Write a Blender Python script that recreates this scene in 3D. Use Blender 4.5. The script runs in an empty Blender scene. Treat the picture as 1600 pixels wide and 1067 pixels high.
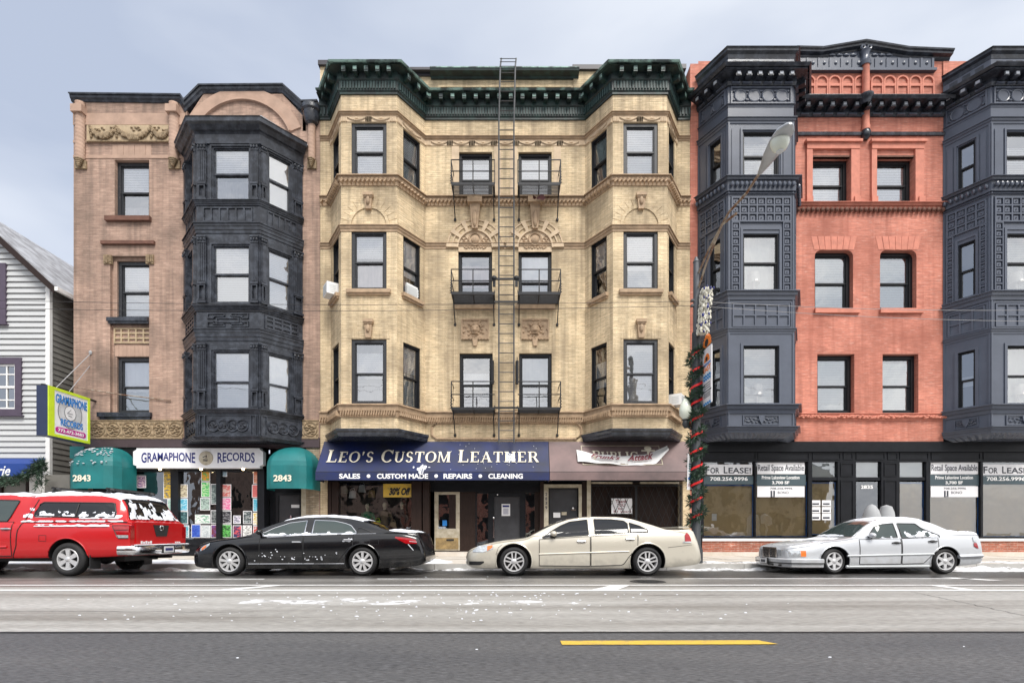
import bpy, bmesh, math, random
import numpy as np
from mathutils import Vector, Matrix, noise
random.seed(7)
R_ = math.radians
F_, CX, HY, H, D = 814.0, 800.0, 835.0, 0.9, 18.8      # focal (px of a 1600 frame), principal point, eye height, facade distance
FR = D - 1.09                                           # front of the projecting bays
SW = 0.14                                               # pavement height
scene = bpy.context.scene
col = scene.collection

# ------------------------------------------------------------------ camera
cam_d = bpy.data.cameras.new('camera'); cam = bpy.data.objects.new('camera', cam_d); col.objects.link(cam)
cam.location = (0, 0, H); cam.rotation_euler = (R_(90), 0, 0)
cam_d.sensor_width = 36; cam_d.lens = F_ / 1600 * 36
cam_d.shift_y = (HY - 533.5) / 1600; cam_d.clip_start = 0.05; cam_d.clip_end = 3000
scene.camera = cam
# ------------------------------------------------------------------ light
EXPOSURE = 0.74
SUN_EL, SUN_AZ = R_(52), R_(158)
scene.view_settings.view_transform = 'Standard'; scene.view_settings.look = 'None'
scene.view_settings.exposure = EXPOSURE; scene.view_settings.gamma = 1
w = bpy.data.worlds.new('World'); scene.world = w; w.use_nodes = True
nt = w.node_tree; nt.nodes.clear()
def N(t, typ, **kw):
    n = t.nodes.new(typ)
    for k, v in kw.items():
        if k in n.inputs.keys() if isinstance(k, str) else False: n.inputs[k].default_value = v
        else: setattr(n, k, v)
    return n
out = N(nt, 'ShaderNodeOutputWorld'); bg = N(nt, 'ShaderNodeBackground'); bg.inputs[1].default_value = 0.13
sky = N(nt, 'ShaderNodeTexSky', sky_type='NISHITA', sun_disc=False, sun_elevation=SUN_EL, sun_rotation=SUN_AZ, dust_density=2.0, air_density=1.0, ozone_density=1.5)
tc = N(nt, 'ShaderNodeTexCoord')
mp = N(nt, 'ShaderNodeMapping'); mp.inputs['Scale'].default_value = (1.0, 1.0, 2.6); mp.inputs['Location'].default_value = (0.35, 0.0, 0.3)
nz = N(nt, 'ShaderNodeTexNoise'); nz.inputs['Scale'].default_value = 1.5; nz.inputs['Detail'].default_value = 5; nz.inputs['Roughness'].default_value = 0.45; nz.inputs['Distortion'].default_value = 0.35
rp = N(nt, 'ShaderNodeValToRGB'); rp.color_ramp.elements[0].position = .36; rp.color_ramp.elements[1].position = .64
rp.color_ramp.elements[0].color = (2.5, 2.82, 3.5, 1); rp.color_ramp.elements[1].color = (4.3, 4.5, 4.85, 1)
dt = N(nt, 'ShaderNodeVectorMath', operation='DOT_PRODUCT'); dt.inputs[1].default_value = (0.75, 0.0, -0.45)
mr = N(nt, 'ShaderNodeMapRange'); mr.inputs['From Min'].default_value = -0.8; mr.inputs['From Max'].default_value = 0.55; mr.inputs['To Min'].default_value = -0.22; mr.inputs['To Max'].default_value = 0.30
ad = N(nt, 'ShaderNodeMath', operation='ADD')
mx = N(nt, 'ShaderNodeMix', data_type='RGBA'); mx.inputs['Factor'].default_value = 0.9
L = nt.links.new
L(tc.outputs['Generated'], mp.inputs[0]); L(mp.outputs[0], nz.inputs['Vector']); L(tc.outputs['Generated'], dt.inputs[0])
L(dt.outputs['Value'], mr.inputs['Value']); L(nz.outputs['Fac'], ad.inputs[0]); L(mr.outputs[0], ad.inputs[1])
L(ad.outputs[0], rp.inputs[0]); L(sky.outputs[0], mx.inputs['A']); L(rp.outputs[0], mx.inputs['B'])
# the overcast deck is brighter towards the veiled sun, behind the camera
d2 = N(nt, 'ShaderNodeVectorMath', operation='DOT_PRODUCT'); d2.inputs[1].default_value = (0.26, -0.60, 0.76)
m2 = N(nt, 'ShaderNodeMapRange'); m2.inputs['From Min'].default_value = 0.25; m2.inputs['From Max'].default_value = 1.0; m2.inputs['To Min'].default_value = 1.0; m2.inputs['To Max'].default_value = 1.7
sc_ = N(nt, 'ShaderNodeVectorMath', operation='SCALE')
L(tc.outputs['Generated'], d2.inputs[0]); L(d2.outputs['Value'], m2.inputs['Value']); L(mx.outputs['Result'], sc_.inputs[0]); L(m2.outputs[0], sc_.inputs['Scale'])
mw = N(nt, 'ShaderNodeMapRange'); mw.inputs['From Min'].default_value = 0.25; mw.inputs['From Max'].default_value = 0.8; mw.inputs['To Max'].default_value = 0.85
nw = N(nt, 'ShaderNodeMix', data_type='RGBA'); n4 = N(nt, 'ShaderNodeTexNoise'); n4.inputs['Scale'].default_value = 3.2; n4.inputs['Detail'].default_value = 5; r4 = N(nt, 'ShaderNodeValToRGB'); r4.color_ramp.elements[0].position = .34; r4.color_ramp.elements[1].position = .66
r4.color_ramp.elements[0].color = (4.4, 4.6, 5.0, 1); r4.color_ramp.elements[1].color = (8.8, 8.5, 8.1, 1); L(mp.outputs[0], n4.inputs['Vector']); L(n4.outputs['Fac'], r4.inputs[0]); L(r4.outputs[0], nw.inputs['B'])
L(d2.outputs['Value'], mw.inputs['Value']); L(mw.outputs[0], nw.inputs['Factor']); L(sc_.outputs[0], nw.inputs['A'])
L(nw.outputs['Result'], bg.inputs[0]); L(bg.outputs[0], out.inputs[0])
sd = bpy.data.lights.new('sun', 'SUN'); so = bpy.data.objects.new('sun', sd); col.objects.link(so)
sd.energy = 2.1; sd.angle = R_(24); sd.color = (1, .96, .9)
so.rotation_euler = Vector((-math.sin(SUN_AZ) * math.cos(SUN_EL) * -1, math.cos(SUN_AZ) * math.cos(SUN_EL), math.sin(SUN_EL))).to_track_quat('Z', 'Y').to_euler()

# ------------------------------------------------------------------ placing helpers
def X(px, d=D): return (px - CX) / F_ * d
def Z(py, d=D): return H + (HY - py) / F_ * d
def seg_frame(p0, p1):
    e = Vector((p1[0] - p0[0], p1[1] - p0[1], 0)); e.normalize()
    return Matrix(((e.x, -e.y, 0, p0[0]), (e.y, e.x, 0, p0[1]), (0, 0, 1, 0), (0, 0, 0, 1)))
def seg_len(p0, p1): return math.hypot(p1[0] - p0[0], p1[1] - p0[1])
def hit(seg, px):                                       # distance along a wall segment met by an image column
    (x0, y0), (x1, y1) = seg; l = seg_len(*seg); ex, ey = (x1 - x0) / l, (y1 - y0) / l; k = (px - CX) / F_
    return (k * y0 - x0) / (ex - k * ey)

# ------------------------------------------------------------------ materials
MATS = {}
def base_mat(name):
    m = bpy.data.materials.new(name); m.use_nodes = True; t = m.node_tree
    return m, t, t.nodes['Principled BSDF']
def mat(name, c, rough=.7, metal=0, var=.12, vs=3.0, bump=0, bs=40, spec=.5, c2=None, thr=.5, soft=.12, stretch=(1, 1, 1), emit=0, coat=0, fine=0, fs=120, alpha=1):
    m, t, b = base_mat(name); l = t.links.new
    geo = N(t, 'ShaderNodeNewGeometry'); mp = N(t, 'ShaderNodeMapping'); mp.inputs['Scale'].default_value = stretch
    l(geo.outputs['Position'], mp.inputs[0])
    nz = N(t, 'ShaderNodeTexNoise'); nz.inputs['Scale'].default_value = vs; nz.inputs['Detail'].default_value = 6; nz.inputs['Roughness'].default_value = .6
    l(mp.outputs[0], nz.inputs['Vector'])
    r = N(t, 'ShaderNodeValToRGB'); e = r.color_ramp.elements
    if c2 is None:
        e[0].position, e[1].position = .25, .75
        e[0].color = tuple(x * (1 - var) for x in c) + (1,); e[1].color = tuple(min(1, x * (1 + var)) for x in c) + (1,)
    else:
        e[0].position, e[1].position = thr - soft, thr + soft
        e[0].color = tuple(c) + (1,); e[1].color = tuple(c2) + (1,)
    l(nz.outputs['Fac'], r.inputs[0]); cout = r.outputs[0]
    if fine:
        n3 = N(t, 'ShaderNodeTexNoise'); n3.inputs['Scale'].default_value = fs; n3.inputs['Detail'].default_value = 2; l(mp.outputs[0], n3.inputs['Vector'])
        r3 = N(t, 'ShaderNodeMapRange'); r3.inputs['From Min'].default_value = .3; r3.inputs['From Max'].default_value = .7; r3.inputs['To Min'].default_value = 1 - fine; r3.inputs['To Max'].default_value = 1 + fine
        l(n3.outputs['Fac'], r3.inputs['Value']); vm = N(t, 'ShaderNodeVectorMath', operation='SCALE'); l(cout, vm.inputs[0]); l(r3.outputs[0], vm.inputs['Scale']); cout = vm.outputs[0]
    l(cout, b.inputs['Base Color'])
    b.inputs['Roughness'].default_value = rough; b.inputs['Metallic'].default_value = metal; b.inputs['Specular IOR Level'].default_value = spec
    if coat: b.inputs['Coat Weight'].default_value = coat; b.inputs['Coat Roughness'].default_value = .04
    if bump:
        n2 = N(t, 'ShaderNodeTexNoise'); n2.inputs['Scale'].default_value = bs; n2.inputs['Detail'].default_value = 4; l(mp.outputs[0], n2.inputs['Vector'])
        bp = N(t, 'ShaderNodeBump'); bp.inputs['Strength'].default_value = min(1, bump); bp.inputs['Distance'].default_value = .02; l(n2.outputs['Fac'], bp.inputs['Height']); l(bp.outputs[0], b.inputs['Normal'])
    if emit: b.inputs['Emission Color'].default_value = tuple(c) + (1,); b.inputs['Emission Strength'].default_value = emit
    MATS[name] = m; return m
def brick(name, ca, cb, mortar, stain, stain_thr=.62, bw=.24, bh=.075, fleck=(.9, .85, .75), fleck_amt=.5):
    m, t, b = base_mat(name); l = t.links.new
    geo = N(t, 'ShaderNodeNewGeometry'); cr = N(t, 'ShaderNodeVectorMath', operation='CROSS_PRODUCT'); cr.inputs[1].default_value = (0, 0, 1)
    l(geo.outputs['True Normal'], cr.inputs[0]); dp = N(t, 'ShaderNodeVectorMath', operation='DOT_PRODUCT'); l(cr.outputs[0], dp.inputs[0]); l(geo.outputs['Position'], dp.inputs[1])
    sp = N(t, 'ShaderNodeSeparateXYZ'); l(geo.outputs['Position'], sp.inputs[0])
    cb_ = N(t, 'ShaderNodeCombineXYZ'); l(dp.outputs['Value'], cb_.inputs[0]); l(sp.outputs['Z'], cb_.inputs[1])
    bk = N(t, 'ShaderNodeTexBrick'); l(cb_.outputs[0], bk.inputs['Vector'])
    for k, v in (('Color1', ca + (1,)), ('Color2', cb + (1,)), ('Mortar', mortar + (1,)), ('Scale', 1.0), ('Mortar Size', .007), ('Mortar Smooth', .3), ('Brick Width', bw), ('Row Height', bh)): bk.inputs[k].default_value = v
    # courses that have weathered differently, in long thin runs
    mp = N(t, 'ShaderNodeMapping'); mp.inputs['Scale'].default_value = (1.3, 14, 1); l(cb_.outputs[0], mp.inputs[0])
    n1 = N(t, 'ShaderNodeTexNoise'); n1.inputs['Scale'].default_value = 1.6; n1.inputs['Detail'].default_value = 5; n1.inputs['Roughness'].default_value = .7; l(mp.outputs[0], n1.inputs['Vector'])
    r1 = N(t, 'ShaderNodeMapRange'); r1.inputs['From Min'].default_value = .3; r1.inputs['From Max'].default_value = .7; r1.inputs['To Min'].default_value = .70; r1.inputs['To Max'].default_value = 1.28; l(n1.outputs['Fac'], r1.inputs['Value'])
    s1 = N(t, 'ShaderNodeVectorMath', operation='SCALE'); l(bk.outputs['Color'], s1.inputs[0]); l(r1.outputs[0], s1.inputs['Scale'])
    # flecks
    mpf = N(t, 'ShaderNodeMapping'); mpf.inputs['Scale'].default_value = (3.2, 22, 1); mpf.inputs['Location'].default_value = (5, 3, 0); l(cb_.outputs[0], mpf.inputs[0])
    nf = N(t, 'ShaderNodeTexNoise'); nf.inputs['Scale'].default_value = 1.3; nf.inputs['Detail'].default_value = 3; l(mpf.outputs[0], nf.inputs['Vector'])
    rf = N(t, 'ShaderNodeMapRange'); rf.inputs['From Min'].default_value = .58; rf.inputs['From Max'].default_value = .72; rf.inputs['To Min'].default_value = 0; rf.inputs['To Max'].default_value = fleck_amt; l(nf.outputs['Fac'], rf.inputs['Value'])
    mf = N(t, 'ShaderNodeMix', data_type='RGBA'); l(rf.outputs[0], mf.inputs['Factor']); l(s1.outputs[0], mf.inputs['A']); mf.inputs['B'].default_value = fleck + (1,)
    # soot stains
    n2 = N(t, 'ShaderNodeTexNoise'); n2.inputs['Scale'].default_value = .55; n2.inputs['Detail'].default_value = 7; n2.inputs['Roughness'].default_value = .62; l(geo.outputs['Position'], n2.inputs['Vector'])
    r2 = N(t, 'ShaderNodeMapRange'); r2.inputs['From Min'].default_value = stain_thr - .12; r2.inputs['From Max'].default_value = stain_thr + .13; r2.inputs['To Max'].default_value = .62; l(n2.outputs['Fac'], r2.inputs['Value'])
    mpv = N(t, 'ShaderNodeMapping'); mpv.inputs['Scale'].default_value = (5.5, .22, 1); l(cb_.outputs[0], mpv.inputs[0])
    nv = N(t, 'ShaderNodeTexNoise'); nv.inputs['Scale'].default_value = 1.0; nv.inputs['Detail'].default_value = 4; l(mpv.outputs[0], nv.inputs['Vector'])
    rv = N(t, 'ShaderNodeMapRange'); rv.inputs['From Min'].default_value = .45; rv.inputs['From Max'].default_value = .72; rv.inputs['To Max'].default_value = .46; l(nv.outputs['Fac'], rv.inputs['Value'])
    mv = N(t, 'ShaderNodeMix', data_type='RGBA'); l(rv.outputs[0], mv.inputs['Factor']); l(mf.outputs['Result'], mv.inputs['A']); mv.inputs['B'].default_value = stain + (1,)
    n6 = N(t, 'ShaderNodeTexNoise'); n6.inputs['Scale'].default_value = .8; n6.inputs['Detail'].default_value = 3; l(cb_.outputs[0], n6.inputs['Vector'])
    r6 = N(t, 'ShaderNodeMapRange'); r6.inputs['From Min'].default_value = .35; r6.inputs['From Max'].default_value = .65; r6.inputs['To Min'].default_value = .84; r6.inputs['To Max'].default_value = 1.12; l(n6.outputs['Fac'], r6.inputs['Value'])
    s6 = N(t, 'ShaderNodeVectorMath', operation='SCALE'); l(mv.outputs['Result'], s6.inputs[0]); l(r6.outputs[0], s6.inputs['Scale'])
    ms = N(t, 'ShaderNodeMix', data_type='RGBA'); l(r2.outputs[0], ms.inputs['Factor']); l(s6.outputs[0], ms.inputs['A']); ms.inputs['B'].default_value = stain + (1,)
    l(ms.outputs['Result'], b.inputs['Base Color']); b.inputs['Roughness'].default_value = .85
    bp = N(t, 'ShaderNodeBump'); bp.inputs['Strength'].default_value = .5; bp.inputs['Distance'].default_value = .012; l(r1.outputs[0], bp.inputs['Height']); l(bp.outputs[0], b.inputs['Normal'])
    MATS[name] = m; return m
def glassmat(name, tint=(.85, .9, .92), f0=.12):
    m = bpy.data.materials.new(name); m.use_nodes = True; t = m.node_tree; t.nodes.clear(); l = t.links.new
    o = N(t, 'ShaderNodeOutputMaterial'); tr = N(t, 'ShaderNodeBsdfTransparent'); tr.inputs[0].default_value = tint + (1,)
    gl = N(t, 'ShaderNodeBsdfGlossy'); gl.inputs['Roughness'].default_value = .015; gl.inputs[0].default_value = (.95, .97, 1, 1)
    lw = N(t, 'ShaderNodeFresnel'); lw.inputs['IOR'].default_value = 1.6
    mp = N(t, 'ShaderNodeMapRange'); mp.inputs['From Min'].default_value = .05; mp.inputs['To Min'].default_value = f0; l(lw.outputs[0], mp.inputs['Value'])
    geo = N(t, 'ShaderNodeNewGeometry'); nz = N(t, 'ShaderNodeTexNoise'); nz.inputs['Scale'].default_value = 1.7; l(geo.outputs['Position'], nz.inputs['Vector'])
    bp = N(t, 'ShaderNodeBump'); bp.inputs['Strength'].default_value = .16; bp.inputs['Distance'].default_value = .05; l(nz.outputs['Fac'], bp.inputs['Height']); l(bp.outputs[0], gl.inputs['Normal'])
    mx = N(t, 'ShaderNodeMixShader'); l(mp.outputs[0], mx.inputs[0]); l(tr.outputs[0], mx.inputs[1]); l(gl.outputs[0], mx.inputs[2]); l(mx.outputs[0], o.inputs[0])
    MATS[name] = m; return m
def poster_mat(name, c1, c2, sc=14, thr=.5):
    m, t, b = base_mat(name); l = t.links.new
    geo = N(t, 'ShaderNodeNewGeometry'); mp = N(t, 'ShaderNodeMapping'); mp.inputs['Scale'].default_value = (1, 1, 2.2); l(geo.outputs['Position'], mp.inputs[0])
    v = N(t, 'ShaderNodeTexVoronoi', distance='CHEBYCHEV'); v.inputs['Scale'].default_value = sc; l(mp.outputs[0], v.inputs['Vector'])
    sp = N(t, 'ShaderNodeSeparateColor'); l(v.outputs['Color'], sp.inputs[0])
    r = N(t, 'ShaderNodeMapRange'); r.inputs['From Min'].default_value = thr; r.inputs['From Max'].default_value = thr + .25; l(sp.outputs[0], r.inputs['Value'])
    mx = N(t, 'ShaderNodeMix', data_type='RGBA'); mx.inputs['A'].default_value = c1 + (1,); mx.inputs['B'].default_value = c2 + (1,); l(r.outputs[0], mx.inputs['Factor']); l(mx.outputs['Result'], b.inputs['Base Color'])
    b.inputs['Roughness'].default_value = .5; MATS[name] = m; return m

brick('brown_brick', (.38, .25, .19), (.48, .325, .25), (.33, .235, .185), (.10, .075, .06), .545, fleck=(.66, .48, .38))
brick('yellow_brick', (.65, .51, .325), (.75, .605, .40), (.52, .40, .24), (.16, .12, .08), .575, fleck=(.22, .16, .10), fleck_amt=.7)
brick('red_brick', (.53, .19, .13), (.62, .235, .165), (.54, .24, .18), (.30, .09, .06), .545, bh=.07, fleck=(.74, .47, .40), fleck_amt=.65)
brick('base_brick', (.30, .09, .055), (.40, .13, .08), (.36, .27, .22), (.2, .08, .05), .75, bh=.085)
brick('pier_brick', (.28, .22, .15), (.36, .28, .19), (.2, .16, .11), (.1, .08, .06), .7, bh=.085)
mat('red_side', (.34, .10, .07), .85, var=.2, bump=.4)
mat('brown_stone', (.42, .285, .215), .8, var=.2, vs=2.5, bump=.2, bs=30)
mat('gold_stone', (.26, .19, .115), .75, var=.5, vs=11, bump=.5, bs=35)
mat('gold_ground', (.44, .34, .22), .8, var=.25, vs=6, bump=.2)
mat('terracotta', (.40, .285, .185), .75, var=.3, vs=5, bump=.5, bs=45)
mat('pale_terracotta', (.58, .45, .31), .8, var=.2, vs=4, bump=.3, bs=40)
mat('red_stone', (.58, .22, .155), .8, var=.2, vs=4, bump=.3)
mat('reflection_grey', (.36, .37, .38), .7)
mat('rust_stone', (.14, .065, .045), .8, var=.3, vs=6, bump=.3)
mat('highlit_soot_paint', (.019, .022, .030), .27, var=.35, vs=4, bump=.3, bs=22, c2=(.085, .098, .125), thr=.64, soft=.2)  # blue-grey mottling puts highlights into the black paint's colour
mat('slate_pale', (.42, .45, .50), .4)
mat('slate_paint', (.085, .098, .130), .24, var=.12, vs=2, bump=.05)
mat('shop_black', (.010, .011, .014), .42, var=.3, vs=4, spec=.22)
mat('dentil_copper', (.03, .06, .058), .5, var=.4, vs=6)
mat('copper', (.010, .019, .020), .45, c2=(.022, .055, .05), thr=.56, soft=.12, vs=4, bump=.2)
mat('verdigris', (.05, .07, .07), .6, c2=(.27, .42, .37), thr=.50, soft=.08, vs=3.0, stretch=(1, 1, 1.2), bump=.2)
mat('roof_metal', (.045, .042, .052), .45, var=.3)
mat('frame_black', (.012, .013, .016), .4, var=.3, spec=.3)
mat('frame_weathered', (.02, .022, .027), .5, c2=(.16, .16, .16), thr=.68, soft=.1, vs=16)
mat('iron', (.018, .019, .022), .5, var=.4, vs=9, metal=.3)
mat('ladder_metal', (.085, .087, .09), .5, var=.3, metal=.4)
mat('blind', (.86, .87, .88), .7, var=.05, vs=1.2)
mat('blind_grey', (.62, .65, .66), .7, var=.07, vs=1.2)
mat('blind_sage', (.56, .63, .61), .7, var=.05, vs=1)
mat('curtain_dark', (.25, .25, .27), .8, var=.25, vs=5, stretch=(6, 6, .6))
mat('curtain_pink', (.55, .46, .46), .8, var=.2, vs=3, stretch=(6, 6, .6))
mat('dark_room', (.03, .032, .035), .9, var=.2)
mat('shop_room', (.10, .085, .07), .9, var=.3)
glassmat('pane_glass', (.985, .99, .99), .36); glassmat('shop_glass', (.95, .97, .96), .22)
mat('kraft', (.56, .43, .24), .55, var=.14, vs=1.4, bump=.6, bs=2.2)
mat('white_paint', (.78, .78, .77), .5, var=.06)
mat('sign_white', (.80, .80, .82), .45, var=.06, vs=4)
mat('sign_grey', (.055, .085, .10), .45, var=.1)
mat('tape_blue', (.03, .17, .50), .6)
mat('text_navy', (.015, .022, .16), .45, var=.1)
mat('text_grey', (.045, .05, .065), .5, var=.1)
mat('text_cream', (.80, .74, .60), .5, var=.08)
mat('text_white', (.85, .85, .85), .5, var=.04)
mat('text_blue', (.02, .13, .45), .5)
mat('text_maroon', (.20, .035, .05), .6)
mat('teal_canvas', (.008, .15, .155), .5, var=.3, vs=1.3, bump=.1)
mat('blue_canvas', (.010, .021, .105), .5, c2=(.022, .026, .045), thr=.54, soft=.16, vs=.8, bump=.06)  # dark patches put bay shadow and grime into the canvas colour
mat('mauve_canvas', (.23, .155, .15), .6, c2=(.115, .085, .085), thr=.53, soft=.2, vs=.9, bump=.12, bs=6)
mat('house_blue', (.012, .05, .25), .5)
mat('purple_trim', (.075, .055, .085), .5, var=.15)
mat('siding', (.50, .51, .515), .5, var=.07, vs=2, stretch=(.4, .4, 6))
mat('siding_gap', (.24, .24, .245), .7)
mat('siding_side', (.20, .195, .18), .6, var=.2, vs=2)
mat('roof_snow', (.20, .20, .215), .7, c2=(.46, .48, .52), thr=.5, soft=.16, vs=2.5)
mat('brown_wood', (.026, .015, .012), .45, spec=.22, var=.35, vs=7, stretch=(3, 3, .5), bump=.2)
mat('aged_cream', (.55, .50, .40), .6, c2=(.30, .25, .16), thr=.55, soft=.2, vs=5)
mat('gold_wood', (.42, .29, .12), .6, c2=(.16, .11, .05), thr=.5, soft=.2, vs=5)
mat('door_panel', (.05, .052, .058), .25, var=.2)
mat('rubber', (.018, .018, .019), .75, var=.25, vs=20)
mat('alloy', (.66, .66, .67), .3, metal=.45, var=.06)
mat('wheel_dark', (.02, .02, .02), .7)
mat('chrome', (.75, .75, .77), .12, metal=1, var=.03)
mat('snow', (.74, .77, .83), .65, var=.04, vs=6, bump=.8, bs=18)
mat('slush', (.72, .73, .75), .6, c2=(.25, .24, .23), thr=.56, soft=.08, vs=7, bump=1, bs=14)
mat('lamp_white', (.86, .85, .80), .6)
mat('lens_clear', (.55, .58, .60), .08, var=.35, vs=28, coat=.6, metal=.4)
mat('lens_orange', (.80, .20, .04), .15, coat=.6)
mat('lens_red', (.34, .004, .008), .1, var=.25, vs=18, coat=.8)
mat('plastic_black', (.02, .02, .021), .5)
mat('plate', (.75, .76, .78), .4)
mat('pole_grey', (.10, .105, .115), .45, metal=.3, var=.2)
mat('pole_dark', (.035, .04, .045), .5, var=.3)
mat('rust_pipe', (.42, .37, .30), .5, c2=(.17, .075, .035), thr=.5, soft=.1, vs=4, metal=.3)
mat('lamp_housing', (.42, .44, .46), .4, metal=.5, var=.1)
mat('lamp_glass', (.72, .76, .66), .2, coat=.5, var=.06)
mat('needles', (.035, .075, .045), .7, c2=(.45, .50, .48), thr=.66, soft=.1, vs=9)
mat('ribbon_red', (.72, .012, .012), .45)
mat('tinsel', (.66, .64, .55), .7, var=.15, vs=30)
mat('orange', (.85, .22, .03), .5)
mat('water_blue', (.02, .26, .62), .5)
mat('yellow_paint', (.66, .43, .06), .6, c2=(.36, .27, .10), thr=.62, soft=.12, vs=9, fine=.15)
mat('road_white', (.78, .78, .77), .6, c2=(.42, .41, .40), thr=.64, soft=.12, vs=6, fine=.12)
mat('asphalt', (.080, .081, .087), .6, c2=(.118, .117, .119), thr=.52, soft=.2, vs=1.0, stretch=(.35, 1.5, 1), bump=.9, bs=60, fine=.5, fs=48)
mat('lane_grey', (.43, .42, .40), .6, c2=(.23, .215, .195), thr=.53, soft=.14, vs=.8, stretch=(.13, 1.5, 1), bump=.7, bs=70, fine=.38, fs=60)
mat('gutter_wet', (.045, .043, .042), .3, c2=(.10, .096, .09), thr=.58, soft=.12, vs=1.6, stretch=(.3, 1.2, 1), bump=.4, bs=50, fine=.3)
mat('wet_lane', (.15, .143, .135), .34, c2=(.26, .25, .235), thr=.52, soft=.15, vs=1.2, stretch=(.25, 1.5, 1), bump=.5, bs=60, fine=.25)
mat('seam_tar', (.012, .012, .013), .6)
mat('concrete', (.55, .49, .415), .8, c2=(.66, .62, .57), thr=.55, soft=.15, vs=1.6, bump=.4, fine=.12)
mat('kerb_stone', (.40, .39, .37), .8, var=.2, bump=.5)
mat('earth', (.2, .2, .2), .9)
mat('lime', (.58, .75, .03), .4)
mat('sign_navy', (.02, .03, .075), .4)
mat('magenta', (.50, .02, .26), .4)
mat('silver_disc', (.52, .53, .55), .35, var=.3, vs=3)
mat('text_sky', (.02, .20, .58), .4)
mat('cloth_red', (.06, .015, .015), .9)
mat('cable', (.03, .03, .032), .6); mat('cable_pale', (.35, .35, .36), .5)
mat('bulb', (1.0, .75, .4), .5, emit=6)
mat('brown_edge', (.06, .04, .045), .5, var=.2)
mat('rope', (.45, .35, .2), .8)

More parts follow.
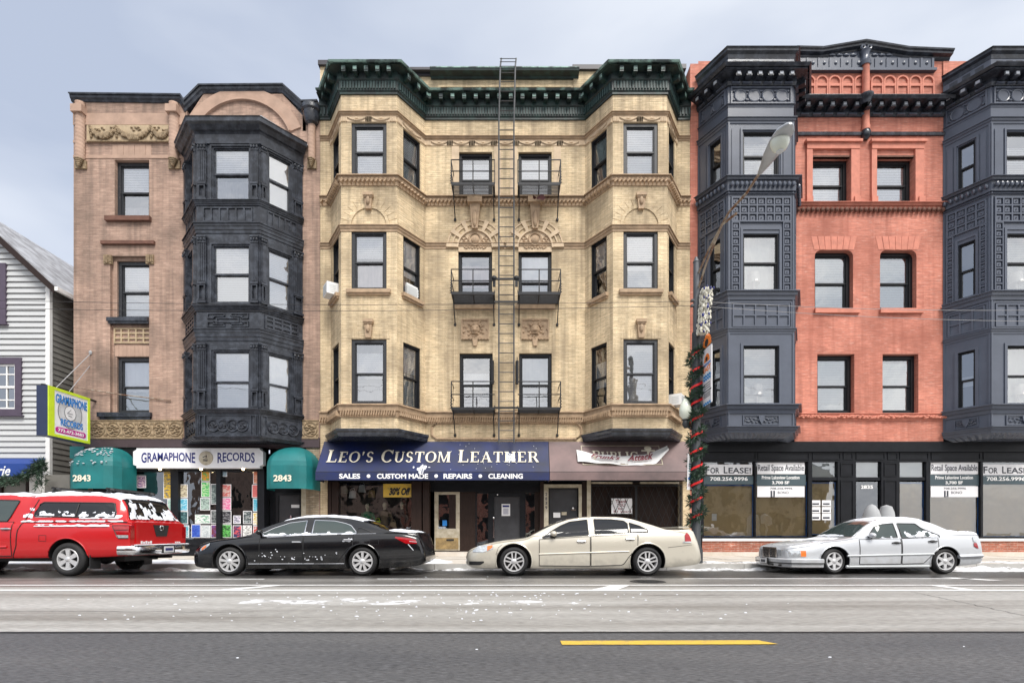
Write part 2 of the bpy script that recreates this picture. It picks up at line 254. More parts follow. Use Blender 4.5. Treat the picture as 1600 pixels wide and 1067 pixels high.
# ------------------------------------------------------------------ mesh builder
class MB:
    def __init__(s, *mats): s.v = []; s.f = []; s.m = []; s.s = []; s.mats = list(mats); s.M = None; s.cur = 0; s.smooth = False
    def use(s, name):
        if name not in s.mats: s.mats.append(name)
        s.cur = s.mats.index(name); return s
    def frame(s, seg): s.M = seg_frame(*seg) if seg else None; return s
    def add(s, vs, fs, smooth=None):
        o = len(s.v); M = s.M
        s.v += [tuple(M @ Vector(v)) if M else tuple(v) for v in vs]
        for f in fs: s.f.append([i + o for i in f]); s.m.append(s.cur); s.s.append(s.smooth if smooth is None else smooth)
    def quad(s, *p): s.add(p, [list(range(len(p)))])
    def box(s, x0, x1, y0, y1, z0, z1):
        s.add([(x0, y0, z0), (x1, y0, z0), (x1, y1, z0), (x0, y1, z0), (x0, y0, z1), (x1, y0, z1), (x1, y1, z1), (x0, y1, z1)],
              [[0, 3, 2, 1], [4, 5, 6, 7], [0, 1, 5, 4], [1, 2, 6, 5], [2, 3, 7, 6], [3, 0, 4, 7]])
    def prism(s, poly, y0, y1):                          # polygon in x,z, thickness in y
        n = len(poly); s.add([(x, y0, z) for x, z in poly] + [(x, y1, z) for x, z in poly], [list(range(n)), list(range(2 * n - 1, n - 1, -1))] + [[i, n + i, n + (i + 1) % n, (i + 1) % n] for i in range(n)])
    def plan(s, poly, z0, z1):                           # polygon in x,y, thickness in z
        n = len(poly); s.add([(x, y, z0) for x, y in poly] + [(x, y, z1) for x, y in poly], [list(range(n - 1, -1, -1)), list(range(n, 2 * n))] + [[i, (i + 1) % n, n + (i + 1) % n, n + i] for i in range(n)])
    def tube(s, pts, r, n=6, smooth=True):
        pts = [Vector(p) for p in pts]; rs = r if isinstance(r, (list, tuple)) else [r] * len(pts); vs = []
        for i, p in enumerate(pts):
            d = (pts[min(i + 1, len(pts) - 1)] - pts[max(i - 1, 0)]).normalized()
            a = d.cross(Vector((0, 0, 1)) if abs(d.z) < .9 else Vector((1, 0, 0))).normalized(); b = d.cross(a)
            for k in range(n): t = 2 * math.pi * k / n; vs.append(p + (a * math.cos(t) + b * math.sin(t)) * rs[i])
        fs = [[i * n + k, i * n + (k + 1) % n, (i + 1) * n + (k + 1) % n, (i + 1) * n + k] for i in range(len(pts) - 1) for k in range(n)]
        s.add(vs, fs, smooth); s.add(vs[:n], [list(range(n))], False); s.add(vs[-n:], [list(range(n))], False)
    def ell(s, c, r, nu=8, nv=5, smooth=True):
        vs = [(c[0], c[1], c[2] - r[2])]; 
        for j in range(1, nv):
            a = -math.pi / 2 + math.pi * j / nv
            for k in range(nu): t = 2 * math.pi * k / nu; vs.append((c[0] + r[0] * math.cos(a) * math.cos(t), c[1] + r[1] * math.cos(a) * math.sin(t), c[2] + r[2] * math.sin(a)))
        vs.append((c[0], c[1], c[2] + r[2])); fs = []; T = len(vs) - 1
        for k in range(nu):
            k2 = (k + 1) % nu; fs.append([0, 1 + k2, 1 + k]); b = 1 + (nv - 2) * nu; fs.append([T, b + k, b + k2])
            for j in range(nv - 2): a = 1 + j * nu; fs.append([a + k, a + k2, a + nu + k2, a + nu + k])
        s.add(vs, fs, smooth)
    def lathe(s, prof, c=(0, 0, 0), n=16, axis='z', smooth=True, ang=2 * math.pi):   # (radius, along) profile
        vs = []; full = ang > 6.28; m = n if full else n + 1
        for r, a in prof:
            for k in range(m):
                t = ang * k / n
                p = (r * math.cos(t), r * math.sin(t), a) if axis == 'z' else (r * math.cos(t), a, r * math.sin(t))
                vs.append((c[0] + p[0], c[1] + p[1], c[2] + p[2]))
        s.add(vs, [[i * m + k, i * m + (k + 1) % m, (i + 1) * m + (k + 1) % m, (i + 1) * m + k] for i in range(len(prof) - 1) for k in range(n)], smooth)
    def ring(s, cx, y, cz, R, r, n=18, k=5):             # torus lying against a wall (axis y)
        vs = [(cx + (R + r * math.cos(b)) * math.cos(a), y + r * math.sin(b), cz + (R + r * math.cos(b)) * math.sin(a)) for a in (2 * math.pi * i / n for i in range(n)) for b in (2 * math.pi * j / k for j in range(k))]
        s.add(vs, [[i * k + j, ((i + 1) % n) * k + j, ((i + 1) % n) * k + (j + 1) % k, i * k + (j + 1) % k] for i in range(n) for j in range(k)], True)
    def arc(s, cx, cz, r0, r1, a0, a1, y0, y1, n=14):    # flat arch ring in the x,z plane
        for i in range(n):
            a, b = a0 + (a1 - a0) * i / n, a0 + (a1 - a0) * (i + 1) / n
            s.prism([(cx + r0 * math.cos(a), cz + r0 * math.sin(a)), (cx + r1 * math.cos(a), cz + r1 * math.sin(a)), (cx + r1 * math.cos(b), cz + r1 * math.sin(b)), (cx + r0 * math.cos(b), cz + r0 * math.sin(b))], y0, y1)
    def sweep(s, path, prof, smooth=False):              # closed moulding profile (out, z) along a plan path, mitred
        n = len(prof); ns = []
        for a, b in zip(path[:-1], path[1:]): l = seg_len(a, b); ns.append(((b[1] - a[1]) / l, -(b[0] - a[0]) / l))
        vs = []
        for i, p in enumerate(path):
            a, b = ns[max(i - 1, 0)], ns[min(i, len(ns) - 1)]; q = 1 + a[0] * b[0] + a[1] * b[1]; m = ((a[0] + b[0]) / q, (a[1] + b[1]) / q)
            vs += [(p[0] + o * m[0], p[1] + o * m[1], z) for o, z in prof]
        s.add(vs, [[i * n + k, (i + 1) * n + k, (i + 1) * n + (k + 1) % n, i * n + (k + 1) % n] for i in range(len(path) - 1) for k in range(n)] + [list(range(n)), [(len(path) - 1) * n + k for k in range(n - 1, -1, -1)]], smooth)
    def wall(s, seg, z0, z1, ops=(), dp=.2, reveal=None):   # wall with openings and their reveals
        s.frame(seg); l = seg_len(*seg)
        us = sorted({0, l} | {o[0] for o in ops} | {o[1] for o in ops}); zs = sorted({z0, z1} | {o[2] for o in ops} | {o[3] for o in ops})
        for a, b in zip(us[:-1], us[1:]):
            for c, d in zip(zs[:-1], zs[1:]):
                mu, mz = (a + b) / 2, (c + d) / 2
                if not any(o[0] < mu < o[1] and o[2] < mz < o[3] for o in ops): s.quad((a, 0, c), (b, 0, c), (b, 0, d), (a, 0, d))
        k = s.cur
        if reveal: s.use(reveal)
        for a, b, c, d in [o[:4] for o in ops]:
            s.quad((a, 0, c), (a, dp, c), (a, dp, d), (a, 0, d)); s.quad((b, 0, c), (b, 0, d), (b, dp, d), (b, dp, c)); s.quad((a, 0, d), (a, dp, d), (b, dp, d), (b, 0, d)); s.quad((a, 0, c), (b, 0, c), (b, dp, c), (a, dp, c))
        s.cur = k; s.frame(None)
    def rect_frame(s, u0, u1, z0, z1, t, y0, y1):
        s.box(u0, u1, y0, y1, z1 - t, z1); s.box(u0, u1, y0, y1, z0, z0 + t); s.box(u0, u0 + t, y0, y1, z0 + t, z1 - t); s.box(u1 - t, u1, y0, y1, z0 + t, z1 - t)
    def lattice(s, u0, u1, z0, z1, nx, nz, t, y0, y1):
        s.rect_frame(u0, u1, z0, z1, t, y0, y1)
        for i in range(1, nx): c = u0 + (u1 - u0) * i / nx; s.box(c - t / 2, c + t / 2, y0 + .002, y1, z0 + t, z1 - t)
        for j in range(1, nz): c = z0 + (z1 - z0) * j / nz; s.box(u0 + t, u1 - t, y0 + .004, y1, c - t / 2, c + t / 2)

ORIG = {}
def link(name, mesh, parent=None, origin=(0, 0, 0)):
    o = bpy.data.objects.new(name, mesh); col.objects.link(o); ORIG[o.name] = Vector(origin)
    if parent: o.parent = parent; o.location = Vector(origin) - ORIG[parent.name]
    else: o.location = origin
    return o
def pieces(mb):                                          # clusters of loose islands lying far apart: each becomes a part of its own
    n = len(mb.v); p = list(range(n))
    def find(a):
        while p[a] != a: p[a] = p[p[a]]; a = p[a]
        return a
    for f in mb.f:
        a = find(f[0])
        for v in f[1:]: p[find(v)] = a
    root = [find(i) for i in range(n)]; used = sorted({root[f[0]] for f in mb.f}); k = len(used)
    if k < 2 or k > 900: return None
    ix = {r: i for i, r in enumerate(used)}; lo = np.full((k, 3), np.inf); hi = np.full((k, 3), -np.inf); isl = [ix.get(root[i], -1) for i in range(n)]
    for i, v in enumerate(mb.v):
        if isl[i] >= 0: lo[isl[i]] = np.minimum(lo[isl[i]], v); hi[isl[i]] = np.maximum(hi[isl[i]], v)
    size = (hi - lo).max(axis=1); gap = np.maximum(0, np.maximum(lo[:, None] - hi[None], lo[None] - hi[:, None])); near = np.sqrt((gap ** 2).sum(2)) <= np.maximum(.02, .5 * np.maximum(size[:, None], size[None]))
    lab = [-1] * k; c = 0
    for i in range(k):
        if lab[i] >= 0: continue
        st = [i]; lab[i] = c
        while st:
            for j in np.nonzero(near[st.pop()])[0]:
                if lab[j] < 0: lab[j] = c; st.append(j)
        c += 1
    if c < 2: return None
    out = []
    for g in range(c):
        q = MB(*mb.mats); mp = {}
        for f, m, s in zip(mb.f, mb.m, mb.s):
            if lab[isl[f[0]]] == g:
                for v in f:
                    if v not in mp: mp[v] = len(q.v); q.v.append(mb.v[v])
                q.f.append([mp[v] for v in f]); q.m.append(m); q.s.append(s)
        out.append(q)
    return out
def build(name, mb, parent=None, sharp=38, recalc=True, whole=False):
    if parent is not None and not whole and not name.startswith('snow_cover'):
        ps = pieces(mb)
        if ps and len(ps) <= 40: return [build(name, q, parent, sharp, recalc, True) for q in ps][0]
    vs = [Vector(v) for v in mb.v]
    if vs:
        lo = [min(v[i] for v in vs) for i in range(3)]; hi = [max(v[i] for v in vs) for i in range(3)]
        og = Vector(((lo[0] + hi[0]) / 2, (lo[1] + hi[1]) / 2, lo[2]))
    else: og = Vector((0, 0, 0))
    me = bpy.data.meshes.new(name); me.from_pydata([v - og for v in vs], [], mb.f)
    for m in mb.mats: me.materials.append(MATS[m])
    me.polygons.foreach_set('material_index', mb.m); me.polygons.foreach_set('use_smooth', mb.s)
    bm = bmesh.new(); bm.from_mesh(me)
    if recalc: bmesh.ops.recalc_face_normals(bm, faces=bm.faces)
    if any(mb.s):
        for e in bm.edges:
            if len(e.link_faces) == 2 and e.calc_face_angle(0) > R_(sharp): e.smooth = False
    bm.to_mesh(me); bm.free()
    return link(name, me, parent, og)
def tag(o, label=None, cat=None, group=None, kind=None):
    if label: o['label'] = label
    if cat: o['category'] = cat
    if group: o['group'] = group
    if kind: o['kind'] = kind
    return o
def thing(name, label, cat, loc=(0, 0, 0), group=None):
    o = bpy.data.objects.new(name, None); o.empty_display_size = .3; col.objects.link(o); o.location = loc; ORIG[o.name] = Vector(loc)
    return tag(o, label, cat, group)
def boxed(name, mtl, b, parent=None):
    m = MB(mtl); m.box(*b); return build(name, m, parent)

def text_mesh(body, offset=0.0, shear=0.0):
    cu = bpy.data.curves.new('lettering', 'FONT'); cu.body = body; cu.size = 1; cu.extrude = .02; cu.offset = offset; cu.shear = shear; cu.resolution_u = 3
    o = bpy.data.objects.new('lettering', cu); col.objects.link(o); bpy.context.view_layer.update()
    me = o.evaluated_get(bpy.context.evaluated_depsgraph_get()).to_mesh()
    vs = [tuple(v.co) for v in me.vertices]; fs = [list(p.vertices) for p in me.polygons]
    o.evaluated_get(bpy.context.evaluated_depsgraph_get()).to_mesh_clear(); bpy.data.objects.remove(o); bpy.data.curves.remove(cu)
    return vs, fs
def put_text(mb, body, u0, u1, z0, z1, y=-.004, th=.006, offset=0.0, shear=0.0, M=None, warp=None):
    vs, fs = text_mesh(body, offset, shear)
    x0 = min(v[0] for v in vs); x1 = max(v[0] for v in vs); a0 = min(v[1] for v in vs); a1 = max(v[1] for v in vs)
    q = []
    for x, b, c in vs:
        u = u0 + (x - x0) / (x1 - x0) * (u1 - u0); z = z0 + (b - a0) / max(1e-6, a1 - a0) * (z1 - z0)
        if warp: u, z = warp(u, z)
        q.append((u, y + (0 if c > 0 else th), z))
    s = mb.M
    if M is not None: mb.M = M
    mb.add(q, fs, False); mb.M = s
# serif capitals drawn as strokes: thick stems, hair bars and slab feet
def serif(mb, body, u0, u1, z0, z1, y=-.006):
    W = {'L': .74, 'E': .76, 'O': .95, "'": .28, 'S': .66, ' ': .42, 'C': .84, 'U': .86, 'T': .80, 'M': 1.08, 'A': .92, 'H': .96, 'R': .88, 'P': .74, 'B': .78, 'I': .40}
    BIG = {i for i, c in enumerate(body) if c != ' ' and (i == 0 or body[i - 1] == ' ')}
    sc = lambda i: 1.0 if i in BIG else .86
    tot = sum((W[c] + .10) * sc(i) for i, c in enumerate(body)) - .1; k = (u1 - u0) / tot; h = z1 - z0; x = 0; cnt = [0]
    for i, c in enumerate(body):
        s = sc(i); wd = W[c]
        def q(*pts):
            cnt[0] += 1; d = (cnt[0] % 7) * .0007
            mb.prism([(u0 + (x + a * s) * k, z0 + b * s * h) for a, b in pts], y - d, y + .006)
        def stem(a, t=.19, b0=0, b1=1, feet=3):
            q((a, b0), (a + t, b0), (a + t, b1), (a, b1))
            if feet & 1: q((a - .08, b0), (a + t + .08, b0), (a + t + .08, b0 + .06), (a - .08, b0 + .06))
            if feet & 2: q((a - .08, b1 - .06), (a + t + .08, b1 - .06), (a + t + .08, b1), (a - .08, b1))
        def bar(a, b, z, t=.07, tick=0):
            q((a, z), (b, z), (b, z + t), (a, z + t))
            if tick: q((b - .06, min(z, z + tick)), (b, min(z, z + tick)), (b, max(z, z + tick) + .02), (b - .06, max(z, z + tick) + .02))
        def bowl(cx, cz, rx, rz, a0, a1, tk=.19, th=.07, n=18):
            for j in range(n):
                p = []
                for a in (a0 + (a1 - a0) * j / n, a0 + (a1 - a0) * (j + 1) / n):
                    t = th + (tk - th) * abs(math.cos(a)) ** 1.5; p.append(((cx + rx * math.cos(a), cz + rz * math.sin(a)), (cx + (rx - t) * math.cos(a), cz + (rz - min(t, .1)) * math.sin(a))))
                q(p[0][0], p[1][0], p[1][1], p[0][1])
        pi = math.pi
        if c == 'L': stem(.1); bar(.1, .72, 0, .07, .24)
        elif c == 'E': stem(.1); bar(.1, .72, 0, .07, .24); bar(.1, .68, .93, .07, -.2); bar(.1, .52, .48, .06)
        elif c == 'O': bowl(.475, .5, .46, .52, 0, 2 * pi, n=28)
        elif c == 'C': bowl(.46, .5, .44, .52, pi * .22, pi * 1.78, n=24); q((.76, .68), (.82, .68), (.82, 1), (.76, 1))
        elif c == 'S': bowl(.33, .74, .27, .27, pi * .1, pi * 1.5, .15, .08); bowl(.33, .26, .29, .28, -pi * .9, pi * .5, .17, .08)
        elif c == 'U': stem(.1, b0=.3, feet=2); stem(.68, .08, .3, 1, 2); bowl(.43, .33, .33, .35, pi, 2 * pi, .17, .08)
        elif c == 'T': stem(.31, feet=1); bar(.03, .78, .93); q((.03, .72), (.09, .72), (.09, .95), (.03, .95)); q((.72, .72), (.78, .72), (.78, .95), (.72, .95))
        elif c == 'M': stem(.09, .07); stem(.82, .19); q((.08, 1), (.26, 1), (.58, 0), (.50, 0)); q((.82, 1), (.9, 1), (.58, 0), (.50, 0))
        elif c == 'A': q((.10, 0), (.17, 0), (.48, 1), (.42, 1)); q((.66, 0), (.87, 0), (.52, 1), (.38, 1)); bar(.24, .68, .3, .06); bar(0, .28, 0, .06); bar(.58, .95, 0, .06)
        elif c == 'H': stem(.1); stem(.68); bar(.2, .7, .47, .07)
        elif c in 'RPB':
            stem(.1); bar(.2, .5, .93); bar(.2, .5, .48, .06); bowl(.48, .735, .27, .27, -pi / 2, pi / 2, .17, .07)
            if c == 'R': q((.42, .5), (.6, .5), (.9, 0), (.68, 0))
            if c == 'B': bowl(.5, .26, .29, .27, -pi / 2, pi / 2, .18, .07); bar(.2, .5, 0)
        elif c == 'I': stem(.1)
        elif c == "'": q((.06, .66), (.12, .66), (.2, 1), (.04, 1))
        x += (wd + .10) * s
# ------------------------------------------------------------------ ground
def sheet(name, x0, x1, y0, y1, z, m, nx=1, ny=1):
    mb = MB(m); mb.quad((x0, y0, z), (x1, y0, z), (x1, y1, z), (x0, y1, z)); return tag(build(name, mb), kind='structure')
KERB = 13.45
sheet('ground', -400, 400, -400, 400, -.03, 'earth')
sheet('asphalt_road', -60, 60, -14, 4.80, 0, 'asphalt')
sheet('road_lane', -60, 60, 4.80, 9.0, .0, 'lane_grey')
sheet('parking_lane', -60, 60, 9.0, 10.75, .0, 'wet_lane'); sheet('gutter', -60, 60, 10.75, KERB, .0, 'gutter_wet')
mb = MB('seam_tar')
pts = [(-60 + i * .5, 4.80 + noise.noise((i * .23, 0, 0)) * .03) for i in range(241)]
for a, b in zip(pts[:-1], pts[1:]): mb.quad((a[0], a[1] - .035, .004), (b[0], b[1] - .035, .004), (b[0], b[1] + .03, .004), (a[0], a[1] + .03, .004))
tag(build('road_seam', mb), kind='structure')
mb = MB('concrete'); mb.box(-60, 60, KERB + .15, D + 14, -.02, SW); tag(build('sidewalk', mb), kind='structure')
mb = MB('kerb_stone')
for i in range(60): mb.box(-60 + i * 2, -58.012 + i * 2, KERB, KERB + .15, -.02, SW + .003)
tag(build('kerb', mb), kind='structure')
mb = MB('seam_tar')
for i in range(40): mb.box(-30 + i * 1.52, -29.985 + i * 1.52, KERB + .15, D - .05, SW, SW + .0035)
mb.box(-40, 40, 16.0, 16.015, SW, SW + .0045); tag(build('paving_joint', mb), kind='structure')
def line(x0, x1, y0, y1, m='road_white', z=.006, skew=0):
    mb = MB(m); n = max(1, int(abs(x1 - x0) / .25)); 
    for i in range(n):
        a, b = x0 + (x1 - x0) * i / n, x0 + (x1 - x0) * (i + 1) / n; j = lambda t: noise.noise((t * 3.1, y0, 0)) * .008
        mb.quad((a, y0 + j(a), z), (b, y0 + j(b), z), (b + skew, y1 + j(b + 9), z), (a + skew, y1 + j(a + 9), z))
    return tag(build('lane_line', mb), kind='structure')
line(-40, 40, 8.30, 8.50); line(-40, 40, 9.18, 9.32)
line(X(240, 10.5), X(420, 10.7), 10.45, 10.56); line(X(590, 10.6), X(760, 10.7), 10.5, 10.6); line(X(1070, 10.5), X(1500, 10.9), 10.55, 10.68)
line(X(1490, 11.0), X(1513, 11.0), 10.2, 10.9, skew=-.35)
line(X(1502, 8.5), X(1522, 8.5), 8.5, 9.18, skew=.05)
mb = MB('road_white'); mb.quad((X(925, 8.5), 8.5, .0065), (X(965, 8.5), 8.5, .0065), (X(985, 9.1), 9.18, .0065), (X(955, 9.1), 9.18, .0065)); tag(build('lane_line', mb), kind='structure')
mb = MB('road_white'); mb.quad((X(342, 8.5), 8.5, .0065), (X(375, 8.5), 8.5, .0065), (X(440, 9.2), 9.18, .0065), (X(420, 9.2), 9.18, .0065)); tag(build('lane_line', mb), kind='structure')
mb = MB('yellow_paint'); ya, yb = 4.24, 4.40
xs = [X(878, 4.25) + i * (X(1196, 4.3) - X(878, 4.25)) / 60 for i in range(61)]
for i in range(60):
    a, b = xs[i], xs[i + 1]; j = lambda t: noise.noise((t * 9, 1, 0)) * .006
    mb.quad((a, ya + j(a) + .012 * (a - xs[0]), .006), (b, ya + j(b) + .012 * (b - xs[0]), .006), (b, yb + j(b + 5) + .012 * (b - xs[0]), .006), (a, yb + j(a + 5) + .012 * (a - xs[0]), .006))
mb.quad((xs[60], ya + .02, .006), (xs[60] + .09, ya + .03, .006), (xs[60], yb + .02, .006))
tag(build('centre_line', mb), kind='structure')
for k, (xa, ya_, xb, yb_) in enumerate(((-8, 6.2, -3, 6.05), (2, 7.7, 9, 7.85), (5.5, 5.0, 6.3, 8.2), (-9, 9.9, 12, 10.1))):
    mb = MB('seam_tar'); n = 70; P_ = [(xa + (xb - xa) * q / n + .05 * noise.noise((q * .31, k, 5)), ya_ + (yb_ - ya_) * q / n + .09 * noise.noise((q * .21, k, 0)) + .02 * noise.noise((q * .9, k, 3))) for q in range(n + 1)]; ho = abs(xb - xa) > abs(yb_ - ya_)
    for q in range(n):
        w_ = .004 + .006 * abs(noise.noise((q * .4, k, 9))); a, b = P_[q], P_[q + 1]; d = (0, w_) if ho else (w_, 0)
        mb.quad((a[0] - d[0], a[1] - d[1], .0035), (b[0] - d[0], b[1] - d[1], .0035), (b[0] + d[0], b[1] + d[1], .0035), (a[0] + d[0], a[1] + d[1], .0035))
    tag(build('road_crack', mb), kind='structure')
# manhole
mb = MB('seam_tar', 'iron'); cx, cy = X(1012, 9.98), 9.98
mb.lathe([(.34, .002), (.32, .012), (.28, .012), (.27, .006), (.0, .006)], (cx, cy, 0), 24); mb.use('iron')
for i in range(-3, 4): mb.box(cx - .2, cx + .2, cy + i * .055 - .012, cy + i * .055 + .012, .005, .011)
tag(build('manhole_cover', mb), 'dark round iron manhole cover set in the parking lane', 'manhole')
# snow and slush: bumpy drifts along the kerb, crumbs on the lane
def drift(name, x0, x1, y0, y1, z, hgt, seed, m='slush', thr=.0, res=.07):
    mb = MB(m); nx, ny = int((x1 - x0) / res), max(3, int((y1 - y0) / res)); idx = {}; vs = []
    def hh(i, j):
        x, y = x0 + (x1 - x0) * i / nx, y0 + (y1 - y0) * j / ny
        e = min(1, min(j, ny - j) / (ny * .35)) * min(1, min(i, nx - i) / 6)
        return x, y, (noise.fractal((x * 1.6 + seed, y * 2.6, seed), 1, 2, 5) * .75 + .28 + thr) * e
    H_ = [[hh(i, j) for j in range(ny + 1)] for i in range(nx + 1)]
    def vid(i, j):
        if (i, j) not in idx: x, y, h = H_[i][j]; idx[i, j] = len(vs); vs.append((x, y, z - .01 + max(-.02, h * hgt)))
        return idx[i, j]
    fs = []
    for i in range(nx):
        for j in range(ny):
            if max(H_[i + a][j + b][2] for a in (0, 1) for b in (0, 1)) > .1: fs.append([vid(i, j), vid(i + 1, j), vid(i + 1, j + 1), vid(i, j + 1)])
    mb.add(vs, fs, True); return tag(build(name, mb, sharp=80), kind='stuff')
drift('gutter_snow', -18, -8.0, 12.7, 13.5, 0, .14, 1.0); drift('gutter_snow', -8.2, -1.8, 12.75, 13.6, 0, .16, 4.0, thr=.15)
drift('gutter_snow', -2.0, 4.2, 13.0, 13.55, 0, .09, 7.0, thr=-.05); drift('gutter_snow', 4.2, 12.2, 12.9, 13.7, 0, .11, 11.0, thr=.12); drift('gutter_snow', 10.6, 20, 12.6, 13.6, 0, .14, 15.0, thr=.15)
drift('pavement_snow', -18, -1.5, 13.55, 15.2, SW, .12, 21.0, 'snow', .05); drift('pavement_snow', 4.8, 22, 13.6, 14.7, SW, .07, 25.0, 'slush', .02); drift('pavement_snow', -1, 5, 13.55, 14.2, SW, .05, 27.0, 'slush', -.05)
drift('lane_snow', -3.6, 1.2, 6.55, 7.35, 0, .03, 31.0, 'slush', -.06, .03); drift('lane_snow', -5.2, -1.8, 6.3, 8.0, 0, .02, 33.0, 'slush', -.10, .03)
mb = MB('snow')
for i in range(215):
    if i < 185: x, y, r = random.gauss(-1.0, 1.9), random.uniform(5.4, 8.1), random.uniform(.004, .013)
    else: x, y, r = random.uniform(-7, 9), random.choice((random.uniform(10.6, 11.2), random.uniform(3.3, 4.7), random.uniform(8.6, 10.4))), random.uniform(.004, .010)
    mb.ell((x, y, r * .3), (r * random.uniform(1, 2.2), r, r * .7), 6, 4)
tag(build('snow_crumbs', mb), kind='stuff')

# ------------------------------------------------------------------ windows
def window(parent, seg, u0, u1, z0, z1, dp, frame='frame_black', fw=.075, split=.5, fill=(('blind', 0, 1),), glass='pane_glass', name='window', muntin=0, rail=.055, bd=.05):
    mb = MB(frame); mb.frame(seg); y0, y1 = dp - .09, dp + .05
    mb.rect_frame(u0, u1, z0, z1, fw, y0, y1); g = fw + .035
    mb.rect_frame(u0 + fw, u1 - fw, z0 + fw, z1 - fw, .035, dp - .045, dp + .03)
    zm = z0 + (z1 - z0) * split
    if split: mb.box(u0 + fw, u1 - fw, dp - .06, dp + .045, zm - rail / 2, zm + rail / 2); mb.box(u0 + fw, u0 + fw + .05, dp - .03, dp + .04, z0 + fw, zm); mb.box(u1 - fw - .05, u1 - fw, dp - .03, dp + .04, z0 + fw, zm)
    if muntin:
        mb.box((u0 + u1) / 2 - .015, (u0 + u1) / 2 + .015, dp - .03, dp + .01, zm, z1 - fw); mb.box((u0 + u1) / 2 - .015, (u0 + u1) / 2 + .015, dp - .02, dp + .02, z0 + fw, zm)
    wo = build(name, mb, parent)
    mb = MB(glass); mb.frame(seg)
    if split: mb.quad((u0 + g, dp - .01, zm), (u1 - g, dp - .01, zm), (u1 - g, dp - .01, z1 - g), (u0 + g, dp - .01, z1 - g)); mb.quad((u0 + g, dp + .02, z0 + g), (u1 - g, dp + .02, z0 + g), (u1 - g, dp + .02, zm), (u0 + g, dp + .02, zm))
    else: mb.quad((u0 + g, dp, z0 + g), (u1 - g, dp, z0 + g), (u1 - g, dp, z1 - g), (u0 + g, dp, z1 - g))
    build('pane', mb, wo, recalc=False)
    for k, (m, a, b) in enumerate(fill):
        j = random.uniform(-.07, .07); a, b = (a if a < .02 else a + j), (b if b > .98 else b + j)
        mb = MB(m); mb.frame(seg); za, zb = z0 + (z1 - z0) * a, z0 + (z1 - z0) * b; n = 10; dd = dp + bd + .03 * (k % 3)
        if 'curtain' in m or random.random() < .25:
            for i in range(n):
                p, q = u0 + .02 + (u1 - u0 - .04) * i / n, u0 + .02 + (u1 - u0 - .04) * (i + 1) / n
                mb.quad((p, dd + .025 * math.sin(i * 1.9), za), (q, dd + .025 * math.sin((i + 1) * 1.9), za), (q, dd + .02 * math.sin((i + 1) * 1.9), zb), (p, dd + .02 * math.sin(i * 1.9), zb))
        else:
            s = max(6, int((zb - za) / .06)); ph = random.random()
            for i in range(s):
                p, q = za + (zb - za) * i / s, za + (zb - za) * (i + 1) / s
                mb.quad((u0 + .02, dd, p), (u1 - .02, dd, p), (u1 - .02, dd + .014, q), (u0 + .02, dd + .014, q))
        build('curtain' if 'curtain' in m else 'blind', mb, wo)
    return wo
def wl(u0, u1, z0, z1): return (u0, u1, z0, z1)
zf = lambda py: Z(py, FR)

# ================================================================== BROWN BUILDING
bx0, bx1 = X(115), X(500)
BB = thing('brick_building', 'narrow brown brick building with black oriel bay above the record shop', 'building', ((bx0 + bx1) / 2, D + 5, SW))
Bs = [(X(406) * 0 + X(289 + 1), D), (X(307, FR), FR), (X(406, FR), FR), (X(473), D)]
zs_shop = Z(697)
left = ((bx0, D), (Bs[0][0], D)); right = ((Bs[3][0], D), (bx1, D)); mid = (Bs[0], Bs[3])
ltop = Z(160)
mb = MB('brown_brick')
rec0, rec1 = hit(left, 172), hit(left, 233)
ops = [(hit(left, 179), hit(left, 233), Z(340), Z(250)), (rec0, rec1, Z(652), Z(400))]
mb.wall(left, zs_shop, ltop, ops, .26); mb.wall(right, zs_shop, Z(172)); mb.wall(mid, zs_shop, Z(205))
# recessed strip with two windows
rops = [(hit(left, 179), rec1, Z(497), Z(405)), (hit(left, 179), rec1, Z(645), Z(556))]
rseg = ((bx0, D + .12), (Bs[0][0], D + .12))
mb.frame(rseg)
for a, b, c, d in ((rec0, rops[0][0], Z(652), Z(400)), (rops[0][0], rec1, Z(556), Z(497)), (rops[0][0], rec1, Z(652), Z(645)), (rops[0][0], rec1, Z(405), Z(400))): mb.quad((a, 0, c), (b, 0, c), (b, 0, d), (a, 0, d))
for a, b, c, d in rops: mb.quad((a, 0, c), (a, .2, c), (a, .2, d), (a, 0, d)); mb.quad((a, 0, d), (a, .2, d), (b, .2, d), (b, 0, d))
mb.frame(None)
# gable over the bay, with a segmental arch
gz0, gz1 = Z(205), Z(147); gl, gr = X(292), X(478); tl, tr = X(318), X(441)
mb.prism([(gl, gz0), (gr, gz0), (gr, Z(186)), (tr, gz1), (tl, gz1), (gl, Z(186))], D, D + .5)
mb.prism([(gl - .35, ltop - .6), (gl, ltop - .6), (gl, ltop), (gl - .35, ltop)], D + .002, D + .4)
mb.box(bx0, bx0 + .3, D + .001, D + 12, .1, ltop); mb.box(bx1 - .3, bx1 - .012, D + .001, D + 12, .1, Z(172))
build('wall', mb, BB)
mb = MB('roof_metal'); mb.box(bx0 + .3, bx1 - .3, D + .5, D + 12, ltop - .5, ltop - .3); build('roof', mb, BB)
mb = MB('dark_room'); mb.box(bx0 + .35, bx1 - .35, D + .75, D + .85, zs_shop, ltop - .6); mb.box(Bs[1][0] + .2, Bs[2][0] - .2, D - .25, D - .2, Z(690), Z(215)); build('interior', mb, BB)
